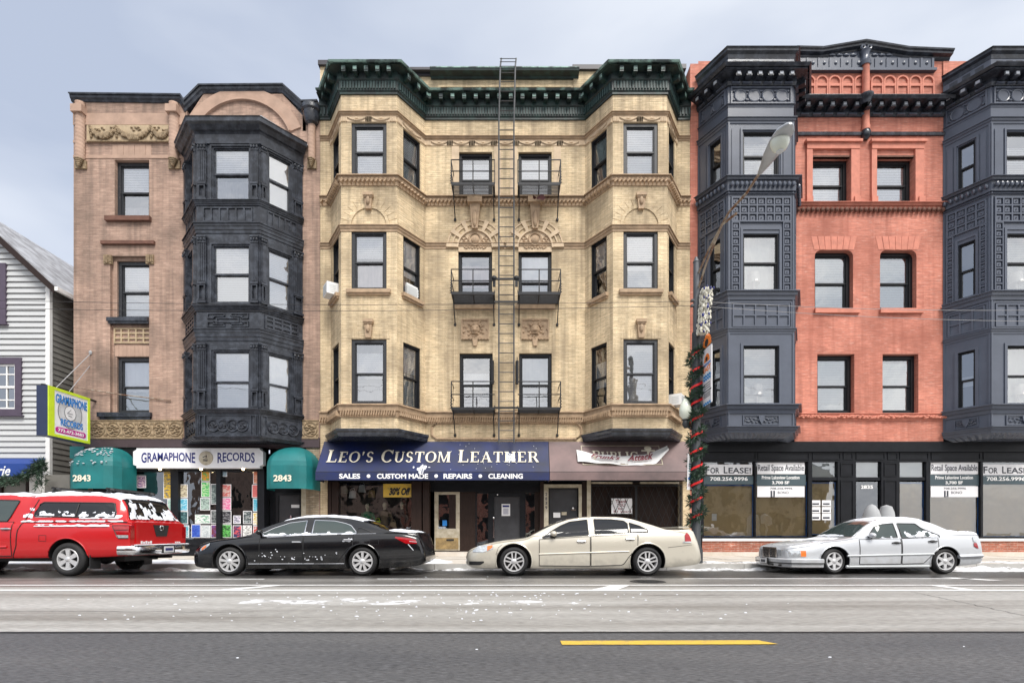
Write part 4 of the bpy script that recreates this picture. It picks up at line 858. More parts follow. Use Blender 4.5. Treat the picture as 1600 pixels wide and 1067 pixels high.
# timber tray under each bay
for P in (YL, YR):
    mb = MB('highlit_soot_paint'); zz = zf(674); mb.sweep(P, [(-.05, zf(682)), (.10, zf(682)), (.14, zf(679)), (.14, zf(677)), (.20, zf(674)), (.20, zf(671)), (-.05, zf(671))])
    inn = [(P[0][0] + .1, D), (P[1][0] + .3, D - .2), (P[2][0] - .3, D - .2), (P[3][0] - .1, D)]
    for a in range(3): mb.quad((P[a][0], P[a][1], zf(682) + .01), (P[a + 1][0], P[a + 1][1], zf(682) + .01), inn[a + 1] + (Z(690),), inn[a] + (Z(690),))
    mb.quad(*[p + (Z(690),) for p in inn]); build('bay_soffit', mb, YB)
yf = {(2, 0): [('blind', .55, .86), ('blind_grey', .42, .55), ('curtain_dark', 0, .42)], (2, 1): [('blind', .5, 1), ('curtain_pink', 0, .5)], (2, 2): [('blind', 0, 1)], (6, 0): [('blind_grey', .5, 1), ('blind', 0, .44)], (6, 1): [('blind', .43, 1), ('blind_grey', 0, .40)], (6, 2): [('blind', .5, 1), ('blind_grey', 0, .5)],
      (3, 0): [('blind', .5, 1), ('blind_grey', 0, .5)], (3, 1): [('blind', .4, 1), ('curtain_pink', 0, .35)], (3, 2): [('blind', .5, 1), ('blind_grey', 0, .5)], (5, 0): [('blind_grey', .4, .8)], (5, 1): [('blind_grey', .5, 1)], (5, 2): [('blind_sage', .5, 1), ('curtain_dark', 0, .45)]}
for i in (1, 2, 3, 5, 6, 7):
    for r in range(3): window(YB, ysegs[i], uo[i][0], uo[i][1], rows[r][0], rows[r][1], .13, 'frame_weathered' if i in (2, 6) else 'frame_black', .11 if i in (2, 6) else .06, .48, yf.get((i, r), [('blind_grey', .5, 1)]))
cf = [[('blind', .42, .70), ('curtain_dark', 0, .3)], [('blind_grey', .5, 1), ('blind_grey', .1, .46)], [('curtain_pink', .35, .75), ('blind_grey', 0, .3)], [('blind', .45, 1), ('blind_grey', .1, .42)], [('blind', 0, .88)], [('blind', 0, .88)]]
for k, o in enumerate(cw): window(YB, cs, *o, .18, 'frame_black', .09, .45, cf[k])
# shop fronts of the yellow building
ysf = ((yx0, D + .1), (yx1, D + .1)); hy = lambda p: hit(ysf, p); zt = Z(690)
mb = MB('brown_wood', 'shop_black', 'aged_cream', 'gold_wood', 'concrete'); mb.frame(ysf)
mb.use('shop_black').box(0, hy(1078), -.02, .3, Z(752), zt)
for pa, pb in ((500, 518), (519, 529), (643, 659), (661, 671)): mb.use('brown_wood').box(max(0.01, hy(pa)), hy(pb), -.05, .3, .1, Z(752))
mb.use('gold_wood').box(hy(655), hy(672), -.07, -.0, .1, Z(848)); mb.use('brown_wood').box(hy(529), hy(643), -.03, .3, .1, Z(835))
for pa, pb in ((717, 728), (728, 742), (836, 844), (700, 717)): mb.use('brown_wood').box(hy(pa), hy(pb), .30, .5, .1, Z(752))
mb.use('shop_black').box(hy(671), hy(850), .2, .5, Z(767), Z(752)); mb.use('brown_wood').box(hy(844), hy(850), .0, .5, .1, Z(752))
mb.use('aged_cream'); mb.box(hy(850), hy(857), .0, .3, .1, Z(756)); mb.box(hy(904.5), hy(909), .0, .3, .1, Z(756)); mb.box(hy(857), hy(904.5), .0, .3, Z(761), Z(756)); mb.box(hy(917), hy(923), -.03, .3, .1, Z(750)); mb.box(hy(924), hy(988), -.03, .05, Z(755), Z(752.5)); mb.box(hy(1000), hy(1061), -.03, .05, Z(755), Z(752.5)); mb.box(hy(1065), hy(1068), -.03, .3, .1, Z(755)); mb.box(hy(1074.5), hy(1077.5), -.03, .3, .1, Z(755))
mb.use('brown_wood').box(hy(909), hy(917), .02, .3, .1, Z(752)); mb.box(hy(923), hy(1065), .45, .5, .1, Z(752)); mb.box(hy(1068), hy(1074.5), .05, .3, .1, Z(752)); mb.box(hy(923), hy(1065), -.02, .45, .1, Z(838))
mb.use('concrete').box(hy(655), hy(850), -.35, .5, .12, Z(862)); mb.frame(None); build('shop_front', mb, YB)
mb = MB('shop_glass'); mb.frame(ysf); mb.quad((hy(529), .08, Z(835)), (hy(643), .08, Z(835)), (hy(643), .08, Z(753)), (hy(529), .08, Z(753))); build('shop_window', mb, YB, recalc=False)
mb = MB('shop_room', 'dark_room'); mb.frame(ysf); mb.box(hy(520), hy(660), 1.6, 1.65, .1, zt); mb.box(hy(520), hy(660), .35, 1.6, .1, Z(835)); mb.use('dark_room').box(hy(671), hy(850), 1.0, 1.05, .1, zt); mb.frame(None); build('shop_interior', mb, YB)
def leaf_door(parent, seg, u0, u1, z0, z1, y, fm, pm, fw=.1, low=0, name='door'):
    mb = MB(fm); mb.frame(seg); mb.rect_frame(u0, u1, z0, z1, fw, y - .05, y + .05)
    if low: mb.box(u0 + fw, u1 - fw, y - .045, y + .04, z0 + fw, z0 + low)
    d = build(name, mb, parent); mb = MB(pm); mb.frame(seg); mb.box(u0 + fw, u1 - fw, y - .01, y + .01, z0 + max(fw, low), z1 - fw); build('door_pane', mb, d); return d
d = leaf_door(YB, ysf, hy(677), hy(717), Z(860), Z(765), .34, 'aged_cream', 'shop_glass', .14, .80)
mb = MB('gold_wood', 'seam_tar'); mb.frame(ysf); mb.box(hy(679), hy(715), .27, .29, Z(858), Z(840)); mb.use('seam_tar').box(hy(696), hy(708), .262, .27, Z(845), Z(842)); build('kick_plate', mb, d)
leaf_door(YB, ysf, hy(742), hy(764), Z(860), Z(767), .36, 'shop_black', 'shop_glass', .05, name='side_light')
d = leaf_door(YB, ysf, hy(764), hy(820), Z(860), Z(767), .34, 'shop_black', 'door_panel', .18); mb = MB('chrome', 'gold_wood'); mb.frame(ysf); mb.box(hy(770), hy(772), .25, .29, Z(840), Z(812)); mb.ell((hy(771), .27, Z(808)), (.04, .03, .05)); mb.ell((hy(777), .27, Z(771)), (.035, .03, .035)); build('handle', mb, d)
leaf_door(YB, ysf, hy(820), hy(842), Z(860), Z(767), .36, 'shop_black', 'shop_glass', .04, name='side_light')
d = leaf_door(YB, ysf, hy(857), hy(904.5), Z(862), Z(761), .2, 'shop_black', 'door_panel', .05); mb = MB('chrome', 'sign_white', 'aged_cream'); mb.frame(ysf); mb.box(hy(893), hy(900), .1, .15, Z(797), Z(795)); mb.ell((hy(896), .12, Z(793)), (.05, .03, .05)); mb.use('sign_white').box(hy(865), hy(876), .13, .14, Z(808), Z(800)); mb.use('aged_cream').box(hy(878), hy(886), .13, .14, Z(804), Z(799)); build('handle', mb, d)
mb = MB('iron'); mb.frame(ysf); u0, u1, z0, z1 = hy(923), hy(1065), Z(838), Z(757); mb.rect_frame(u0, u1, z0, z1, .04, -.01, .02); mb.box((u0 + u1) / 2 - .04, (u0 + u1) / 2 + .04, -.012, .03, z0, z1)
st = .26; k = -12
for i in range(-12, 30):                                 # diamond lattice gate, clipped to its frame
    for sg in (1, -1):
        x = u0 + i * st; pts = []
        za, zb_ = z0, z1; xa = x; xb = x + sg * (z1 - z0) * .42
        if sg < 0: xa, xb = x, x + sg * (z1 - z0) * .42
        t0, t1 = 0, 1
        for lim, sign in ((u0, 1), (u1, -1)):
            fa, fb = sign * (xa - lim), sign * (xb - lim)
            if fa < 0 and fb < 0: t0, t1 = 1, 0
            elif fa < 0: t0 = max(t0, fa / (fa - fb))
            elif fb < 0: t1 = min(t1, fa / (fa - fb))
        if t1 - t0 > .02: mb.tube([(xa + (xb - xa) * t, .005 + .004 * sg, za + (zb_ - za) * t) for t in (t0, t1)], .008, 4)
mb.frame(None); build('lattice_gate', mb, YB)

# ================================================================== RED BUILDING
rx0, rx1 = X(1078) + .01, X(1720)
RB = thing('brick_building', 'red painted brick building with dark slate coloured oriel bays and papered shop windows', 'building', ((rx0 + rx1) / 2, D + 5, SW))
A1 = [(X(1091), D), (X(1137.5, FR), FR), (X(1240, FR), FR), (X(1240, FR) + .62, D)]
A2 = [(X(1474), D), (X(1548, FR), FR), (X(1651, FR), FR), (X(1651, FR) + .62, D)]
RP = [(rx0, D)] + A1 + A2 + [(rx1, D)]; rsegs = list(zip(RP[:-1], RP[1:])); ms = rsegs[4]; hm = lambda p: hit(ms, p)
rtop = Z(152); zr0 = Z(690)
rw = [(hm(1277), hm(1335), Z(645), Z(553)), (hm(1379), hm(1435), Z(645), Z(553)), (hm(1273), hm(1333), Z(483), Z(391)), (hm(1375), hm(1432), Z(483), Z(391)), (hm(1268), hm(1328), Z(320), Z(246)), (hm(1368), hm(1428), Z(320), Z(246))]
mb = MB('red_brick', 'red_stone'); mb.wall(ms, zr0, rtop, rw, .30); mb.wall(rsegs[0], zr0, Z(100)); mb.wall(rsegs[8], zr0, rtop)
for P in (A1, A2): mb.wall((P[0], P[3]), rtop, Z(96))
for o in rw[2:4]:                                        # rounded upper corners
    mb.frame(ms)
    for sg, ue in ((1, o[0]), (-1, o[1])):
        r = .22; pl = [(ue, o[3])] + [(ue + sg * (r - r * math.sin(t)), o[3] - r + r * math.cos(t)) for t in (math.pi / 2 * k / 6 for k in range(7))]
        mb.prism(pl, .0015, .295)
mb.frame(None)
u0, u1 = hm(1252) * 0 + X(1240), X(1482)
mb.box(u0, u1, D + .05, D + .4, rtop, Z(92)); mb.box(rx0, rx0 + .25, D + .003, D + 13, .1, Z(102)); mb.box(u1 - .02, rx1, D + 12.7, D + 13, .1, rtop)
build('wall', mb, RB)
mb = MB('roof_metal'); mb.box(rx0 + .3, rx1, D + .5, D + 12.8, rtop - .1, rtop + .05); build('roof', mb, RB)
mb = MB('dark_room'); mb.box(rx0 + .3, rx1, D + .85, D + .9, Z(690), rtop)
for P in (A1, A2): mb.box(P[1][0] + .15, P[2][0] - .15, FR + .6, FR + .65, Z(672), Z(150)); mb.plan([(p[0], p[1] + .06) for p in P], Z(160), Z(158))
build('interior', mb, RB)
# parapet niches
mb = MB('red_stone'); y = D + .05
for pa in list(range(1258, 1340, 20)) + list(range(1364, 1450, 20)):
    c = X(pa + 7); 
    mb.arc(c, Z(127), .17, .225, 0, math.pi, y - .05, y, 10); mb.box(c - .225, c - .17, y - .045, y, Z(150), Z(127)); mb.box(c + .17, c + .225, y - .045, y, Z(150), Z(127)); mb.box(c - .17, c + .17, y - .04, y, Z(134), Z(130))
mb.lathe([(.13, Z(206)), (.14, Z(200)), (.12, Z(198)), (.12, Z(104)), (.15, Z(102))], (X(1351), D - .06, 0), 12)
build('parapet_niches', mb, RB)
mb = MB('slate_paint', 'highlit_soot_paint'); y = D + .05
mb.box(X(1240), X(1458), y - .08, y, Z(109), Z(92)); mb.box(X(1240), X(1461), y - .14, y, Z(113), Z(109)); n = 12
for i in range(n + 1):
    c = X(1243) + (X(1456) - X(1243)) * i / n; mb.box(c - .04, c + .04, y - .11, y - .08, Z(108), Z(93))
    if i < n: d = c + (X(1456) - X(1243)) / n / 2; mb.ell((d, y - .09, Z(100)), (.06, .04, .06), 7, 4)
mb.lathe([(.16, Z(106)), (.19, Z(100)), (.14, Z(97)), (.14, Z(88)), (.19, Z(84)), (.16, Z(82))], (X(1350), D - .05, 0), 12)
for q in (-1, 1): mb.ring(X(1350) + q * .11, D - .12, Z(79), .07, .04, 12, 5)
for i in range(9):
    t = i / 9; xx = X(1300) + (X(1400) - X(1300)) * t; 
    if abs(xx - X(1350)) > .25: mb.ell((xx, D - .02, Z(88) + .03), (.13, .04, .05), 7, 4)
mb.prism([(X(1290), Z(91)), (X(1410), Z(91)), (X(1352), Z(78)), (X(1346), Z(78))], D - .0, D + .3)
RV = [(-.5, 0), (.02, 0), (.06, .05), (.08, .09), (.20, .12), (.21, .17), (.26, .2), (.27, .25), (-.5, .25)]
mb.use('highlit_soot_paint'); rake(mb, [(X(1240), Z(91)), (X(1282), Z(92)), (X(1348), Z(81)), (X(1414), Z(92)), (X(1484), Z(95))], [(o - .05, u) for o, u in RV])
build('pediment', mb, RB)
# slate coloured bays
def bay(P, seen):
    sg = list(zip(P[:-1], P[1:])); ln = [seg_len(*s) for s in sg]; W = [(zf(633), zf(540)), (zf(455), zf(365)), (zf(280), zf(206))]
    if seen == 1: uf = (hit(sg[1], 1161), hit(sg[1], 1217))
    else: uf = (hit(sg[1], 1573), hit(sg[1], 1629))
    us = (hit(sg[0], 1497), hit(sg[0], 1524)) if seen == 2 else (.40 * ln[0], .76 * ln[0])
    uu = [us, uf, (ln[2] - us[1], ln[2] - us[0])]
    mb = MB('slate_paint')
    for i, s in enumerate(sg):
        mb.wall(s, zf(672), zf(134), [uu[i] + w_ for w_ in W], .14); mb.frame(s); l = ln[i]; a, b = uu[i]
        mb.box(0, .05, -.03, .02, zf(668), zf(183)); mb.box(l - .05, l, -.03, .02, zf(668), zf(183))
        mb.rect_frame(a - .09, b + .09, W[0][0] - .02, W[0][1] + .08, .09, -.035, .0); mb.rect_frame(a - .10, b + .10, W[2][0] - .05, W[2][1] + .10, .06, -.04, 0); mb.box(.12, a - .14, -.025, 0, W[2][0], W[2][1] + .08); mb.box(b + .14, l - .12, -.025, 0, W[2][0], W[2][1] + .08)
        mb.rect_frame(a - .09, b + .09, W[1][0] - .03, W[1][1] + .20, .08, -.03, 0)
        # coffered panels with studs
        z0, z1 = zf(348), zf(309); k = 7 if i == 1 else 4; x0, x1 = .10, l - .10; mb.lattice(x0, x1, z0, z1, k, 3, .045, -.06, 0); cwid = (x1 - x0) / k; rh = (z1 - z0) / 3
        for r in range(3):
            for q in range(k): cx_, cz_ = x0 + cwid * (q + .5), z0 + rh * (r + .5); mb.box(cx_ - cwid * .27, cx_ + cwid * .27, -.03, 0, cz_ - rh * .27, cz_ + rh * .27); mb.ell((cx_, -.04, cz_), (.022, .03, .022), 6, 4)
        n = 9; zb0 = W[1][0] - .02
        for e0, e1 in ((x0, min(a - .12, x0 + cwid)), (max(b + .12, x1 - cwid), x1)):
            mb.rect_frame(e0, e1, zb0, z0, .035, -.055, 0); h = (z0 - zb0) / n
            for r in range(n):
                cz_ = zb0 + h * (r + .5); cx_ = (e0 + e1) / 2; wq = (e1 - e0) / 2
                if r: mb.box(e0 + .035, e1 - .035, -.05, 0, zb0 + h * r - .02, zb0 + h * r + .02)
                mb.box(cx_ - wq * .5, cx_ + wq * .5, -.03, 0, cz_ - h * .25, cz_ + h * .25); mb.ell((cx_, -.04, cz_), (.02, .03, .02), 6, 4)
        k = 5 if i == 1 else 3; mb.lattice(.14, l - .14, zf(511), zf(475), k, 2, .05, -.045, 0); mb.rect_frame(.06, l - .06, zf(513) , zf(472), .04, -.03, 0)
        # circle frieze
        k = 4 if i == 1 else 2; z0, z1 = zf(162), zf(139); mb.rect_frame(.08, l - .08, z0 - .04, z1 + .04, .05, -.05, 0)
        for q in range(k):
            c = .18 + (l - .36) * (q + .5) / k; h = (z0 + z1) / 2; r = min((z1 - z0) * .40, (l - .36) / k * .44); mb.ring(c, -.015, h, r, .026, 20, 5); mb.prism([(c + r * .9 * math.cos(a_), h + r * .9 * math.sin(a_)) for a_ in (2 * math.pi * k_ / 20 for k_ in range(20))], -.02, 0)
            for e in (-1, 1):
                for f in (-1, 1): mb.ell((c + e * (l - .36) / k * .47, -.02, h + f * r * .75), (.05, .03, .035), 6, 4)
            if q: mb.ring(c - (l - .36) / k / 2, -.015, h, .035, .018, 9, 4)
        z0, z1 = zf(663), zf(650); cc = l / 2; hw = .62 if i == 1 else .34; mb.rect_frame(cc - hw, cc + hw, z0 - .03, z1 + .03, .035, -.04, 0); mb.prism([(cc - .1, z1), (cc + .1, z1), (cc + .08, (z0 + z1) / 2), (cc, z0), (cc - .08, (z0 + z1) / 2)], -.07, 0)
        for q in range(26): t = q / 25 * 2 - 1; mb.ell((cc + t * (hw - .08), -.02, (z0 + z1) / 2 + .07 * math.sin(q * 1.9)), (.045, .035, .025), 6, 4) if abs(t) > .18 else None
        mb.frame(None)
    mould(mb, P, zf(646), zf(633), .24, 2); mould(mb, P, zf(676), zf(667), .20, 2); mould(mb, P, zf(522), zf(514), .10, 2); mould(mb, P, zf(469), zf(457), .20, 2)
    mould(mb, P, zf(308), zf(304), .08, 1); mould(mb, P, zf(288), zf(281), .26, 2); mb.sweep(P, [(-.02, zf(300)), (.07, zf(300)), (.09, zf(288)), (-.02, zf(288))]); mould(mb, P, zf(194), zf(186), .12, 2); mould(mb, P, zf(168), zf(164), .07, 1)
    for i, s in enumerate(sg):                           # scalloped fringe
        mb.frame(s); l = ln[i]; n = int(l / .15)
        for q in range(n): c = (q + .5) * l / n; mb.ell((c, -.16, zf(292)), (.062, .06, .085), 8, 5)
    mb.frame(None); base = build('bay_window', mb, RB)
    # cornice of the bay
    mb = MB('highlit_soot_paint'); c0, c1 = zf(136), Z(101, FR - .42)
    mb.sweep(P, [(-.02, c0), (.06, c0), (.10, c0 + .1), (.10, c0 + .22), (.42, c0 + .26), (.42, c0 + .33), (.46, c0 + .36), (.47, c1 - .08), (.53, c1), (-.02, c1 + .05)])
    for i, s in enumerate(sg):
        mb.use('highlit_soot_paint').frame(s); l = ln[i]; n = 6 if i == 1 else 3
        for q in range(n): c = .05 + (l - .1) * (q + .5) / n; mb.use('highlit_soot_paint').box(c - .09, c + .09, -.34, -.1, c0 + .10, c0 + .25); mb.use('slate_pale').box(c - .055, c + .055, -.36, -.34, c0 + .13, c0 + .22); mb.use('slate_paint').box(c - .13, c + .13, -.14, -.06, c0 + .02, c0 + .07)
    mb.frame(None).use('slate_paint'); t0, t1 = c1 + .04, Z(76, FR - .1); mb.sweep(P, [(-.3, t0), (.02, t0), (.02, t1 - .28), (-.3, t1 - .28)]); mb.use('highlit_soot_paint'); mb.sweep(P, [(-.3, t1 - .279), (.03, t1 - .279), (.06, t1 - .16), (.14, t1 - .10), (.15, t1 - .04), (.2, t1), (-.3, t1)])
    mb.use('highlit_soot_paint')
    for i, s in enumerate(sg):
        mb.frame(s); l = ln[i]; n = 6 if i == 1 else 3
        for q in range(n):
            c = .12 + (l - .24) * (q + .5) / n; wq = (l - .24) / n; h0, h1 = t0 + .12, t1 - .34
            mb.box(c - wq * .33, c + wq * .33, -.024, -.02, h0, h1); mb.use('slate_paint').box(c - wq * .12, c + wq * .12, -.035, -.024, h0, (h0 + h1) / 2); mb.use('highlit_soot_paint')
    mb.frame(None); build('cornice', mb, RB)
    # fluted bell under the bay
    mb = MB('slate_paint'); K = 26; prs = [(1.0, zf(676)), (.93, zf(679)), (.74, zf(683)), (.55, Z(690))]; cen = ((P[1][0] + P[2][0]) / 2, D); pth = []
    for i, s in enumerate(sg):
        n = K if i == 1 else 12
        for q in range(n): t = q / n; pth.append((s[0][0] + (s[1][0] - s[0][0]) * t, s[0][1] + (s[1][1] - s[0][1]) * t))
    pth.append(P[3]); vs = []
    for f, z in prs:
        for q, p in enumerate(pth): g = f + (.05 if q % 2 else -.02) * (f < .99); vs.append((cen[0] + (p[0] - cen[0]) * (.35 + .65 * g), D + (p[1] - D) * g, z))
    n = len(pth); mb.add(vs, [[r * n + q, r * n + q + 1, (r + 1) * n + q + 1, (r + 1) * n + q] for r in range(len(prs) - 1) for q in range(n - 1)] + [[(len(prs) - 1) * n + q for q in range(n)]], False)
    build('bay_soffit', mb, RB)
    for i, s in enumerate(sg):
        for r in range(3): window(RB, s, uu[i][0], uu[i][1], W[r][0], W[r][1], .12, 'frame_black', .035, .5, ([('blind_sage', .0, 1)] if r < 2 else [('blind', .0, .92)]) if i == 1 else [('blind_grey', .45, .62)] if r == 0 else [], bd=.34 if i == 1 else .05)
    return sg
S1 = bay(A1, 1); S2 = bay(A2, 2)
for k, o in enumerate(rw): window(RB, ms, o[0], o[1], o[2], o[3], .29, 'frame_black', .12, .48, [('blind_sage', .0, .93)] if k < 4 else [('blind', 0, .95)])
# main cornice of the red front and its courses
mb = MB('highlit_soot_paint', 'slate_paint'); c0, c1 = Z(184), Z(150, D - .5); p = [A1[3], A2[0]]
mb.sweep(p, [(-.02, c0), (.05, c0), (.10, c0 + .1), (.10, c0 + .28), (.44, c0 + .34), (.44, c0 + .42), (.48, c0 + .45), (.49, c1 - .08), (.56, c1), (-.02, c1 + .05)]); mb.frame(ms); l = seg_len(*ms); n = 12
mb.use('slate_paint')
for q in range(n): c = .1 + (l - .2) * (q + .5) / n; mb.use('highlit_soot_paint').box(c - .09, c + .09, -.34, -.1, c0 + .13, c0 + .33); mb.use('slate_pale').box(c - .055, c + .055, -.355, -.34, c0 + .18, c0 + .28); mb.use('slate_paint').box(c - .14, c + .14, -.13, -.06, c0 + .02, c0 + .07)
mb.use('highlit_soot_paint'); mb.frame(None); mb.lathe([(.13, c1 - .24), (.17, c1 - .16), (.19, c1 - .08), (.24, c1 - .03), (.25, c1 + .05), (.12, c1 + .1)], (X(1352, D - .4), D - .42, 0), 14)
build('cornice', mb, RB)
mb = MB('highlit_soot_paint'); mb.sweep(p, [(-.02, Z(213)), (.06, Z(213)), (.08, Z(210)), (.06, Z(208)), (-.02, Z(208))]); mb.lathe([(.05, Z(221)), (.14, Z(217)), (.17, Z(213)), (.16, Z(209)), (.12, Z(206))], (X(1351), D - .06, 0), 10); build('string_course', mb, RB)
mb = MB('red_stone', 'rust_stone'); mould(mb, p, Z(327), Z(320), .20, 2); mb.use('rust_stone'); mb.frame(ms); n = int(l / .17)
for q in range(n): c = (q + .5) * l / n; mb.ell((c, -.09, Z(330)), (.075, .07, .085), 8, 5)
mb.frame(None); build('sill_course', mb, RB)
mb = MB('red_stone'); mould(mb, p, Z(657), Z(646), .10, 2); mb.frame(ms)
for q in range(110): mb.ell((l * (q + random.random()) / 110, -.10, Z(650 + random.random() * 4)), (.07, .05, .04), 6, 4)
mb.frame(None); build('sill_course', mb, RB)
for o in rw[2:4]: mb = MB('red_stone'); mb.frame(ms); mb.box(o[0] - .03, o[1] + .2, -.10, .25, Z(490), Z(483)); build('window_sill', mb, RB)
for o, q in zip(rw[4:6], ((1259, 1341), (1360, 1441))):
    mb = MB('red_stone', 'rust_stone'); mb.frame(ms); a, b = hm(q[0]), hm(q[1])
    mb.box(a, b, -.10, 0, Z(236) + .02, Z(226)); mb.box(a - .06, b + .06, -.17, 0, Z(226), Z(222)); mb.box(a, o[0], -.08, 0, Z(320), Z(236) + .02); mb.box(o[1], b, -.08, 0, Z(320), Z(236) + .02); mb.box(a - .02, a + .2, -.13, 0, Z(320), Z(310)); mb.box(b - .2, b + .02, -.13, 0, Z(320), Z(310)); mb.use('rust_stone').box(o[0], o[1], -.02, .1, o[3] , o[3] + .06)
    build('window_surround', mb, RB)
for o in rw[2:4]:
    mb = MB('red_stone'); mb.frame(ms); c = (o[0] + o[1]) / 2
    for q in range(7): t = (q - 3) / 3; mb.prism([(c + t * .62 - .095, o[3] + .02), (c + t * .62 + .095, o[3] + .02), (c + t * .72 + .105, o[3] + .50), (c + t * .72 - .105, o[3] + .50)], -.008 - .004 * (q % 2), 0)
    build('lintel', mb, RB)
# shop front
rsf = ((rx0, D + .05), (rx1, D + .05)); hr = lambda p_: hit(rsf, p_)
mb = MB('shop_black', 'base_brick', 'concrete', 'white_paint', 'slate_paint'); mb.frame(rsf); E = hr(1700)
mb.box(0, E, -.10, .3, Z(704), zr0); mb.box(0, E, -.14, .3, Z(706), Z(703)); mb.box(0, E, -.05, .3, Z(721), Z(706))
for pa, pb in ((1085, 1180), (1183, 1263), (1268, 1312), (1316, 1331), (1336, 1381), (1385, 1401), (1404, 1449), (1453, 1530), (1534, 1640)): mb.rect_frame(hr(pa), hr(pb), Z(718), Z(707), .03, -.075, -.05)
mull = [(1078, 1099), (1178.5, 1180.5), (1262, 1268), (1308, 1336.5), (1376, 1404.5), (1446, 1452), (1531, 1534.5), (1614, 1620)]
for k, (pa, pb) in enumerate(mull): mb.use('shop_black').box(max(.0, hr(pa)), hr(pb), -.04, .25, .1 if k not in (1, 6) else Z(838), Z(721))
for pa, pb in ((1312, 1332), (1380, 1400)): mb.rect_frame(hr(pa), hr(pb), Z(744), Z(723), .035, -.065, -.04); mb.rect_frame(hr(pa), hr(pb), Z(836), Z(750), .035, -.065, -.04)
for pa, pb in ((1268, 1308), (1336.5, 1376), (1404.5, 1446)): mb.box(hr(pa), hr(pb), .0, .2, Z(750), Z(745))
for pa, pb in ((1099, 1262), (1452, 1700)):
    mb.use('shop_black').box(hr(pa), hr(pb), -.04, .2, Z(841), Z(838)); mb.use('white_paint').box(hr(pa) - .06, hr(pb), -.10, .2, Z(845), Z(841)); mb.use('base_brick').box(hr(pa) - .06, hr(pb), -.05, .25, Z(862), Z(845)); mb.use('concrete').box(hr(pa) - .06, hr(pb), -.09, .25, .1, Z(862))
mb.use('shop_black').box(hr(1268), hr(1446), .0, .2, .1, Z(838)); mb.box(hr(1620), hr(1718), .0, .25, Z(838), Z(721)); mb.box(hr(1700), hr(1718), -.02, .26, .1, Z(838)); mb.frame(None); build('shop_front', mb, RB)
big = ((1099, 1178.5, 721, 838), (1180.5, 1262, 721, 838), (1452, 1531, 721, 838), (1534.5, 1614, 721, 838), (1268, 1308, 721, 745), (1336.5, 1376, 721, 745), (1404.5, 1446, 721, 745), (1268, 1308, 752, 835), (1336.5, 1376, 752, 835), (1404.5, 1446, 752, 835))
for pa, pb, ya_, yb_ in big:
    mb = MB('shop_glass'); mb.frame(rsf); mb.quad((hr(pa), .06, Z(yb_)), (hr(pb), .06, Z(yb_)), (hr(pb), .06, Z(ya_)), (hr(pa), .06, Z(ya_))); build('shop_window', mb, RB, recalc=False)
mb = MB('blind_grey', 'dark_room'); mb.frame(rsf)
for pa, pb, ya_, yb_ in big[4:7]: mb.quad((hr(pa), .14, Z(yb_)), (hr(pb), .14, Z(yb_)), (hr(pb), .14, Z(ya_)), (hr(pa), .14, Z(ya_)))
mb.use('dark_room').box(hr(1080), hr(1690), 1.4, 1.45, .1, zr0); mb.box(hr(1080), hr(1690), 1.3, 1.4, .1, .2); mb.frame(None); build('shop_interior', mb, RB)
def paper(pa, pb, ya_, yb_, seed, m='kraft'):
    mb = MB(m, 'tape_blue'); mb.frame(rsf); n, k = 14, 14; a, b, z0, z1 = hr(pa), hr(pb), Z(yb_), Z(ya_)
    vs = [(a + (b - a) * i / n, .13 + .05 * noise.noise((i * .45 + seed, j * .33, seed)) + .03 * noise.noise((i * .9 + j * .6, seed, 0)), z0 + (z1 - z0) * j / k) for j in range(k + 1) for i in range(n + 1)]
    mb.add(vs, [[j * (n + 1) + i, j * (n + 1) + i + 1, (j + 1) * (n + 1) + i + 1, (j + 1) * (n + 1) + i] for j in range(k) for i in range(n)], True)
    mb.use('tape_blue'); t = .035; mb.box(a, b, .065, .067, z1 - t, z1); mb.box(a, b, .065, .067, z0, z0 + t * .7); mb.box(b - t, b, .0645, .0665, z0, z1); mb.box(a, a + t * .6, .0645, .0665, z0, z1)
    return build('kraft_paper', mb, RB, sharp=80)
for k, q in enumerate(((1099, 1178, 757, 838), (1181, 1262, 752, 838), (1452, 1531, 753, 838), (1534.5, 1614, 753, 838), (1269, 1307, 753, 835), (1405, 1445, 753, 835))): paper(*q, k * 3.7)

# ================================================================== WHITE HOUSE
hx = X(78); hz = Z(441)
WH = thing('clapboard_house', 'white clapboard gabled house with a snowy roof and purple window trim', 'building', (hx - 4.5, D + 5, SW))
slope = (Z(368) - Z(437)) / (X(75) - X(0)); apx = hx - 3.0; apz = hz + (hx - apx) * slope
mb = MB('siding', 'white_paint', 'siding_side'); z = Z(742); st = .205
wins = [(X(-40), X(31), Z(645), Z(565)), (X(-60), X(7), Z(503), Z(418))]
while z < apz:
    xr = min(hx - .12, hx - (z + st - hz) / slope) if z + st > hz else hx - .12; xl = 2 * apx - xr; spans = [(xl, xr)]
    for a, b, c, d in wins:
        ns = []
        for p_, q_ in spans:
            if d < z + .02 or c > z + st - .02: ns.append((p_, q_)); continue
            if a > p_: ns.append((p_, min(a, q_)))
            if b < q_: ns.append((max(b, p_), q_))
        spans = ns
    for p_, q_ in spans:
        if q_ - p_ > .02: mb.use('siding'); mb.quad((p_, D - .05, z), (q_, D - .05, z), (q_, D, z + st), (p_, D, z + st)); mb.use('siding_gap'); mb.quad((p_, D - .049, z + .0), (q_, D - .049, z), (q_, D, z + .0), (p_, D, z)); mb.box(p_, q_, D - .049, D - .02, z - .014, z - .002)
    if z < hz: mb.use('siding_side'); mb.quad((hx + .02, D, z), (hx + .02, D + 12, z), (hx - .005, D + 12, z + st), (hx - .005, D, z + st)); mb.quad((hx + .02, D, z), (hx + .02, D + 12, z), (hx - .005, D + 12, z), (hx - .005, D, z))
    z += st
